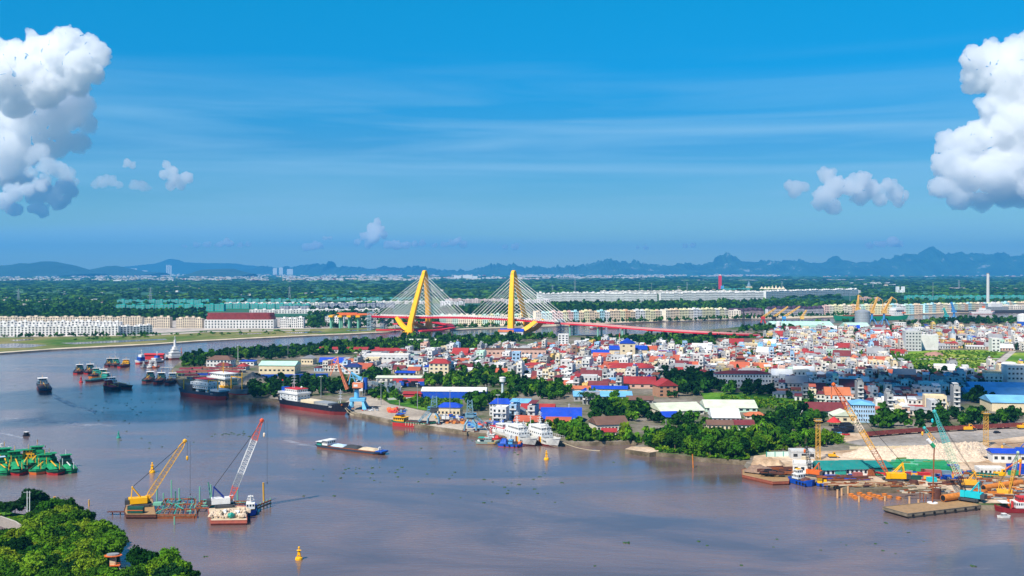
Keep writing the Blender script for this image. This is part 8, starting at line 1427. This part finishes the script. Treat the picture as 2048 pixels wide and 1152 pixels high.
r = thing('conveyor', 'sloping blue conveyor belt of the crusher plant', 'conveyor', G(742, 786, 2.3)); g = G(742, 786, 2.3); q = lambda x, y, dy=0: at(x, y, g.y + dy) - g; m = MB(); m.lattice(q(744, 764), q(796, 782), 1.6, 1.6, .2, 12); m.build('belt_frame', BLGREY, r); m = MB(); [m.tube(q(x, y), q(x, 786), .25, .25, 5) for x, y in ((750, 766), (765, 771), (780, 776))]; m.build('trestle_leg', DKGREY, r)
g = G(724, 792, 2.3); r = thing('cement_silo', 'white block silo with a blue tank behind the orange crane', 'silo', g); m = MB(); m.box(-.6, 0, 4, 2.8, 3, 8.5); m.build('silo_block', WP, r); m = MB(); m.tube((2.4, 2, 5), (2.4, 2, 14), 1.7, 1.7, 12); m.build('tank', BLUEP, r); m = MB(); [m.box(x, y, 0, .3, .3, 5) for x in (-1.8, .6, 2.4) for y in (-1.2, 1.8)]; m.build('leg', GREY, r)
g = G(1005, 793, 2.3); r = thing('water_tower', 'white cup topped concrete water tower among the trees', 'water tower', g); m = MB(); m.tube((0, 0, 0), (0, 0, 11), .9, .8, 12); m.build('shaft', paint('pale_blue_concrete', (.58, .68, .72)), r); m = MB(); m.lathe(0, 0, [(.9, 10.6), (2.3, 11.6), (2.3, 14.2), (2.5, 14.4), (2.5, 14.9), (1.2, 15.2)], 16); m.build('tank', WP, r)
g = G(1148, 724, 2.3)
r = thing('chimney', 'thin tall chimney beside the yellow grain factory', 'chimney', G(1239, 722, 2.3)); h = (722 - 666) * G(1239, 722, 2.3).y / F; m = MB(); m.tube((0, 0, 0), (0, 0, h * .86), .7, .5, 8); m.build('stack', CREAM, r); m = MB(); m.tube((0, 0, h * .86), (0, 0, h), .5, .45, 8); m.build('top', REDP, r)
# pagoda
g = G(1481, 745, 2.3); r = thing('pagoda', 'brown red tiered temple roof rising from the houses', 'temple', g); MR = paint('temple_tile', (.26, .06, .04)); z = 0
for i, (w, h) in enumerate([(16, 4), (13, 4), (10, 3.6), (6, 3)]):
 m = MB(); m.box(0, 0, z, w * .72, w * .6, h); m.build('tier_wall', paint('temple_wall', (.34, .14, .09)), r); m = MB(); P1 = [(sx * w / 2, sy * w * .42, z + h + .5) for sx, sy in ((-1, -1), (1, -1), (1, 1), (-1, 1))]; P2 = [(sx * w * .34, sy * w * .28, z + h + 1.1) for sx, sy in ((-1, -1), (1, -1), (1, 1), (-1, 1))]; P0 = [(sx * w * .38, sy * w * .31, z + h - .05) for sx, sy in ((-1, -1), (1, -1), (1, 1), (-1, 1))]; P3 = [(sx * w * .2, sy * w * .12, z + h + 2.2) for sx, sy in ((-1, -1), (1, -1), (1, 1), (-1, 1))]; m.loft([P0, P1, P2, P3]); m.build('curved_roof', MR, r); z += h + 1.0
m = MB(); m.lathe(0, 0, [(.5, z), (.3, z + 1.2), (.05, z + 2.2)], 6); m.build('finial', ORNG, r); landmark('the brown pagoda', g.x, g.y)
# church
g = G(1906, 690, 2.3); r = thing('church', 'pale church with a slate spire and a blue roofed nave', 'church', g); m = MB(); m.box(0, 0, 0, 5, 5, 16); m.build('tower', WP, r); m = MB(); m.lathe(0, 0, [(3.4, 16), (1.4, 20), (.1, 27)], 8); m.build('spire', BLGREY, r); m = MB(); m.box(10, 6, 0, 18, 9, 7, 0); m.build('nave', WP, r); m = MB(); m.gable(10, 6, 7.01, 19, 10, 5); m.build('nave_roof', NAVY, r); landmark('the church spire', g.x, g.y)
# tanks and silos
for lab, x, yb, yt, rad in [('white oil tank, left of the three in the town', 1646, 695, 685, 8), ('white oil tank, middle of the three in the town', 1664, 695, 685.5, 7.5), ('white oil tank, right of the three in the town', 1682, 694, 686, 6.5)]:
 g = G(x, yb, 2.3); h = (yb - yt) * g.y / F; r = thing('oil_tank', lab, 'tank', g, 0, 'oil tanks'); m = MB(); m.lathe(0, 0, [(rad, 0), (rad, h)], 24); m.build('shell', WP, r); m = MB(); m.lathe(0, 0, [(rad * 1.01, h), (rad * .6, h + .8), (.1, h + 1.1)], 24); m.build('roof', WP, r)
for lab, x, yb, yt, rad, mt in [('big corrugated grain silo by the port', 1725, 652, 623, 13, STEEL), ('white and blue banded silo at the right edge', 2046, 656, 630, 9, WP), ('small white and blue tank left of the mint warehouse', 1557, 664, 644, 4, WP)]:
 g = G(x, yb, 2.3); h = (yb - yt) * g.y / F; r = thing('silo', lab, 'silo', g); m = MB(); m.lathe(0, 0, [(rad, 0)] + [(rad + (.15 if i % 2 else 0), h * i / 12) for i in range(1, 13)], 28); m.build('shell', mt, r); m = MB(); m.lathe(0, 0, [(rad * 1.03, h), (rad * .4, h + rad * .25), (.2, h + rad * .3)], 28); m.build('roof', mt, r)
 if mt is WP: m = MB(); m.lathe(0, 0, [(rad + .2, h * .1), (rad + .2, h * .5)], 28); m.build('band', BLUEP, r)
landmark('the big grain silo', G(1725, 652).x, G(1725, 652).y)
# container stacks
rd = random.Random(21); cm = MB(); cm.box(0, 0, 0, 12.0, 2.5, 2.6); CMESH = cm.mesh('shipping_container', ROOF); n = 0
for (x0, x1, yb, lv, where) in [(1776, 1886, 666, 4, 'left stack'), (1925, 2022, 662, 3, 'right stack')]:
 a = G(x0, yb, 2.4); b = G(x1, yb, 2.4); nx = int((b.x - a.x) / 12.3)
 for j in range(nx):
  for k in range(lv - (1 if (j * 7) % 3 == 0 else 0)):
   for rw in (0,):
    cname, cc = rd.choice([('red', (.46, .03, .04)), ('red', (.40, .03, .05)), ('dark red', (.28, .03, .04)), ('maroon', (.20, .03, .05)), ('red', (.5, .05, .04)), ('blue', (.03, .08, .3))] if rd.random() < .9 else [('white', (.6, .6, .6))])
    o = mkobj('shipping_container', CMESH, None, (a.x + 6 + j * 12.3, a.y, 2.5 + k * 2.62)); o.color = (*cc, 1); n += 1
    tag(o, f"{cname} shipping container, {['bottom', 'second', 'third', 'top'][k]} layer, column {['one', 'two', 'three', 'four', 'five', 'six', 'seven', 'eight', 'nine', 'ten', 'eleven', 'twelve', 'thirteen', 'fourteen', 'fifteen', 'sixteen'][min(j, 15)]} of the {where}", 'container', 'port containers')
landmark('the red container stacks', G(1830, 666).x, G(1830, 666).y)
# market stalls on the tip
rd = random.Random(33); SM_ = MB(); SM_.gable(0, 0, 3.2, 12, 7, 1.6, 0); [SM_.box(x, y, 0, .25, .25, 3.3, 1) for x in (-5.5, 0, 5.5) for y in (-3.2, 3.2)]; SM_.box(0, 1.5, 0, 11, 2.5, 1.6, 1); stall = SM_.mesh('market_shed', [ROOF, GREY])
for i, (x, y) in enumerate([(372, 745), (392, 744), (412, 743), (432, 744), (452, 745), (380, 751), (402, 750), (424, 750), (446, 751), (468, 751), (384, 758), (408, 757), (430, 757), (456, 757), (366, 752), (478, 745), (400, 764), (424, 764)]):
 g = G(x, y, 2.2); o = mkobj('market_shed', stall, None, g, R(rd.uniform(-14, 4))); nm, cc = rd.choice([('maroon', C_['maroon']), ('maroon', (.16, .025, .035)), ('dark red', (.22, .03, .04)), ('blue', (.01, .05, .3)), ('rust', (.2, .07, .04))]); o.color = (*cc, 1); tag(o, None, 'shed', 'riverside market sheds'); TODO.append((o, f'{nm} roofed open market shed', g.x, g.y))
landmark('the tip of the peninsula', G(350, 740).x, G(350, 740).y)
r = thing('jetty', 'long low jetty reaching out from the peninsula tip', 'jetty', G(322, 737, 0)); a = G(322, 737, 0); b = G(366, 739, 0); d = b - a; m = MB(); m.box(d.x / 2, d.y / 2, 1.2, d.length, 2.5, .3, 0, math.atan2(d.y, d.x)); m.build('deck', CONC, r); m = MB(); [m.tube((d.x * i / 8, d.y * i / 8, -2), (d.x * i / 8, d.y * i / 8, 1.2), .25, .25, 6) for i in range(9)]; m.build('pile', CONC, r)
r = thing('floating_shed', 'red walled floating shed behind the ferry boat', 'floating shed', G(309, 720, 0)); m = MB(); m.box(0, 0, 0, 24, 8, 1); m.build('pontoon', RUST, r); m = MB(); m.box(0, 0, 1, 20, 6, 5); m.build('wall', REDP, r); m = MB(); m.gable(0, 0, 6.01, 22, 8, 1.5); m.build('roof', REDP, r)
# ================================================================ far port cranes, pylons, towers
def farcrane(label, x, yb, ytop, lean, bm_, jm_, z=2.3, w=7, two=True):
 g = G(x, yb, z); r = thing('harbour_crane', label, 'crane', g); q = lambda a, b: at(a, b, g.y) - g; h = (yb - ytop) * g.y / F; m = MB()
 for sx in (-1, 1):
  for sy in (-1, 1): m.tube((sx * w, sy * w, 0), (sx * w * .35, sy * w * .35, h * .22), .8, .7, 5)
 m.build('portal', bm_, r); m = MB(); m.tube((0, 0, h * .2), (0, 0, h * .42), 2.0, 1.8, 8); m.build('column', bm_, r); m = MB(); m.box(0, 0, h * .42, 8, 6, h * .1); m.build('cab', jm_, r)
 T = Vector((lean * F * 0 + lean, 0, h)); m = MB(); m.lattice((0, -1.5, h * .5), T, 3, 1.6, .55, 8, 0); m.lattice((0, 1.5, h * .5), T, 3, 1.6, .55, 8, 0); m.build('boom', jm_, r); m = MB(); m.tube(T, T + Vector((math.copysign(6, lean) + 3, 0, -h * .12)), .8, .6, 5); m.tube(T + Vector((math.copysign(6, lean) + 3, 0, -h * .12)), T + Vector((math.copysign(6, lean) + 3, 0, -h * .3)), .3, .3, 4); m.build('jib', jm_, r); m = MB(); m.tube((-4, 0, h * .5), (-2, 0, h * .75), .6, .6, 5); m.tube((-2, 0, h * .75), T, .3, .3, 4); m.build('a_frame', jm_, r)
YJ = paint('crane_ochre', (.82, .46, .10)); BJ = paint('crane_blue', (.06, .28, .62))
farcrane('yellow and blue harbour crane with a hooked jib, left of the freighter', 1744, 650, 594, 10, BJ, YJ); farcrane('yellow and blue harbour crane with a hooked jib, in front of the freighter', 1768, 650, 594, 14, BJ, YJ); farcrane('upright twin mast yellow crane above the grain silo', 1716, 644, 590, 1, DKGREY, YJ)
for i, (x, x2, y2) in enumerate([(1526, 1552, 616), (1548, 1576, 613), (1568, 1600, 613), (1604, 1613, 620)]):
 g = G(x, 652, 2.3); r = thing('harbour_crane', ['dark legged crane with a low yellow jib, leftmost of the four', 'dark legged crane with a low yellow jib, second of the four', 'blue legged crane with a low yellow jib, third of the four', 'steep yellow boom at the right of the four low cranes'][i], 'crane', g, 0, 'low harbour cranes'); m = MB(); [m.tube((sx * 6, sy * 5, 0), (sx * 1.5, 0, 12), .9, .8, 5) for sx in (-1, 1) for sy in (-1, 1)]; m.build('portal', [REDP, NAVY, BJ, GREY][i], r); m = MB(); m.box(0, 0, 12, 6, 5, 5); m.build('cab', [REDP, NAVY, BJ, YJ][i], r); T = at(x2, y2, g.y) - g; m = MB(); m.lattice((0, 0, 16), T, 2.6, 1.4, .5, 8); m.build('boom', YJ, r)
for lab, x, yb, yt in [('pale blue portal crane beyond the containers', 1893, 646, 616), ('dark blue portal crane left of the white moored ship', 1908, 640, 604)]: farcrane(lab, x, yb, yt, -5, TB if 'pale' in lab else BJ, TB if 'pale' in lab else BJ, w=5)
def pylon(label, x, yb, yt, w=7):
 g = G(x, yb, 1.6); h = (yb - yt) * g.y / F; m = MB(); m.lattice((0, 0, 0), (0, 0, h), w, 1.0, .35, 9, 0, up=(0, 1, 0)); [m.box(0, 0, h * f, ww, .6, .6) for f, ww in ((.68, w * 1.7), (.8, w * 2.0), (.92, w * 1.5))]; tag(m.build('transmission_tower', STEEL, None, g), label, 'pylon', 'transmission towers on the plain')
for x, yb, yt, lab in [(37, 604, 578, 'transmission tower at the far left of the plain'), (301, 602, 575, 'tall transmission tower behind the teal nets'), (579, 598, 573, 'transmission tower left of the bridge'), (1150, 592, 556, 'tallest transmission tower right of the bridge'), (1374, 582, 564, 'transmission tower left of the red tower'), (1564, 578, 562, 'transmission tower above the pointed tents'), (1746, 578, 560, 'thin transmission tower beyond the silo'), (1918, 576, 560, 'transmission tower left of the tall chimney'), (1105, 584, 570, 'small transmission tower behind the second bridge tower')]: pylon(lab, x, yb, yt)
for x, yb, yt, lab in [(1279, 583, 565, 'plain mast on the white terrace'), (1303, 584, 566, 'thin mast left of the netted crane'), (1210, 583, 572, 'small street mast over the white terrace'), (1866, 598, 566, 'mast with a lamp ring over the plain'), (1700, 602, 590, 'small mast above the palm belt'), (1487, 652, 612, 'dark lattice radio mast by the channel')]:
 g = G(x, yb, 1.8); h = (yb - yt) * g.y / F; m = MB(); (m.lattice((0, 0, 0), (0, 0, h), 3.5, 1.0, .4, 9, 0, up=(0, 1, 0)) if 'lattice' in lab else m.tube((0, 0, 0), (0, 0, h), .9, .6, 6)); m.box(0, 0, h, 4, 1, .8); tag(m.build('mast', DKGREY if 'dark' in lab else GREY, None, g), lab, 'mast')
r = thing('chimney', 'very tall pale concrete chimney at the right of the plain', 'chimney', G(1976, 612, 1.6)); h = (612 - 547) * G(1976, 612, 1.6).y / F; m = MB(); m.tube((0, 0, 0), (0, 0, h), 4.4, 3.6, 14); m.build('stack', mat('pale_concrete', (.62, .60, .56), var=.1), r); m = MB(); m.tube((0, 0, h), (0, 0, h + 1.5), 4.2, 4.2, 14); m.build('rim', GREY, r)
g = G(1440, 580, 1.6); r = thing('red_tower', 'bright red wrapped tower standing on the plain', 'tower', g); h = (580 - 551) * g.y / F; m = MB(); m.box(0, 0, 0, 14, 14, h); m.build('shaft', paint('tower_red', (.70, .03, .05), grime=None), r); m = MB(); m.box(0, 0, h, 8, 8, 6); m.build('cap', WP, r); m = MB(); m.box(10, -4, 0, 16, 14, h * .3); m.build('base', LBLUE, r)
g = G(1498, 578, 1.6); r = thing('spire_building', 'slim blue and white spired tower on a green base', 'tower', g); h = (578 - 560) * g.y / F; m = MB(); m.box(0, 0, 0, 30, 20, h * .3); m.build('base', CREAM, r); m = MB(); m.lathe(0, 0, [(10, h * .3), (8, h * .5), (3, h * .75), (.5, h)], 8); m.build('spire', BLGREY, r)
g = G(1545, 580, 1.6); r = thing('tented_hall', 'row of pale pointed tent roofs on the plain', 'tent hall', g)
for i in range(7): m = MB(); m.lathe((i - 3) * 18, 0, [(14, 4), (5, 12), (.4, 24 if i in (3, 4) else 19)], 8); m.build('tent_roof', CREAM, r)
for lab, x, yb, ys, w in [('pair of distant white apartment towers, left of the hills gap', 228, 548, [(228, 538, 5), (235, 540, 5), (217, 545, 8)], 0), ('distant broad white apartment slab', 266, 546, [(268, 537, 12), (256, 540, 6), (290, 541, 10)], 0), ('tallest distant twin towers on the left horizon', 337, 543, [(334, 530, 2.5), (338, 530, 2.5), (342, 531, 2.5)], 0), ('distant white blocks right of the twin towers', 560, 546, [(550, 536, 8), (562, 535, 8), (580, 538, 12)], 0), ('long white distant factory left of the second bridge tower', 930, 558, [(915, 551, 14), (935, 550, 18), (950, 552, 10)], 0), ('white cylindrical storage tanks below the karst hills', 1866, 545, [(1857, 536, 4), (1864, 536, 4), (1873, 534, 6)], 1), ('twin topped white hotel block on the plain', 1800, 588, [(1795, 573, 4), (1806, 573, 4), (1800, 580, 9)], 0), ('distant cream block at the left shore town', 235, 563, [(235, 560, 16), (250, 561, 8)], 0)]:
 yb2 = max(yb, 549.5); g = G(x, yb2, 1.6); r = thing('distant_block', lab, 'building', g); k = g.y / F
 for (xx, yt_, ww) in ys:
  m = MB(); hh = (yb2 - yt_) * k
  if w: m.lathe((xx - x) * k, 0, [(ww * k, 0), (ww * k, hh * .9), (ww * .4 * k, hh)], 14)
  else: m.box((xx - x) * k, 0, 0, ww * k, 20, hh)
  m.build('block' if not w else 'tank', paint('distant_white', (.80, .80, .78), grime=None), r)
for x, lab in [(341, 'distant white port crane, leftmost of four'), (356, 'distant white port crane, second of four'), (379, 'distant white port crane, third of four'), (393, 'distant white port crane, rightmost of four')]:
 g = G(x, 553, 1.6); k = g.y / F; m = MB(); m.box(0, 0, 0, 10, 10, 5 * k); m.tube((0, 0, 3 * k), (2.5 * k, 0, 6.5 * k), 5, 3, 5); tag(m.build('port_crane', WP, None, g), lab, 'crane', 'distant port cranes')
# floating weed
rd = random.Random(77); m = MB()
for (cx, cy, sx, sy, n) in [(460, 868, 30, 4, 26), (250, 815, 90, 22, 40), (700, 950, 120, 30, 34), (1010, 985, 160, 30, 22), (880, 915, 260, 50, 26), (1600, 1080, 300, 60, 14), (330, 880, 120, 20, 16), (150, 790, 120, 18, 14)]:
 for _ in range(n):
  x, y = cx + rd.gauss(0, sx * .6), cy + rd.gauss(0, sy * .6); yy = 100 - 0;
  if y < 760 or y > 1140: continue
  g = G(x, y, 0); s = rd.uniform(.25, 1.0)
  if 1480 < x and y < 1050: continue
  m.blob((g.x, g.y, .02), s, 0, 1, .4, rd.random() * 50, .3)
for x, y, s in [(1254, 1086, 1.1), (1770, 1046, .8), (410, 1114, .7), (1945, 1132, .9), (1640, 1100, .5), (1124, 966, .9), (1190, 1132, .5)]: g = G(x, y, 0); [m.blob((g.x + rd.uniform(-s, s), g.y + rd.uniform(-s, s), .05), s * .5, 0, 1, .4, rd.random() * 50, .5) for _ in range(5)]
tag(m.build('floating_weed', paint('water_hyacinth', (.03, .08, .02), grime=None)), 'dark clumps of floating weed drifting on the river', kind='stuff')
for lab, a, b, z0, z1 in [('pale mooring rope sagging from the right coast guard ship', (1084, 882), (1123, 893), 4, .2), ('mooring rope from the right coast guard bow to a float', (1125, 885), (1200, 901), 3.5, .1), ('mooring rope, upper one from the bulk carrier bow', (692, 815), (720, 828), 7, 2.8), ('mooring rope, lower one from the bulk carrier bow', (690, 816), (708, 830), 6.5, 2.8)]:
 A_ = at(*a, G(*a, z0).y); B_ = G(*b, z1); A_ = G(a[0], a[1] + 0, z0); m = MB(); P = [A_.lerp(B_, t) - Vector((0, 0, 1.2 * math.sin(math.pi * t))) for t in np.linspace(0, 1, 9)]; m.path(P, .12, 4); tag(m.build('mooring_rope', CREAM), lab, 'rope')
relabel()
print('TREES', NT[0], 'objects', len(bpy.data.objects))
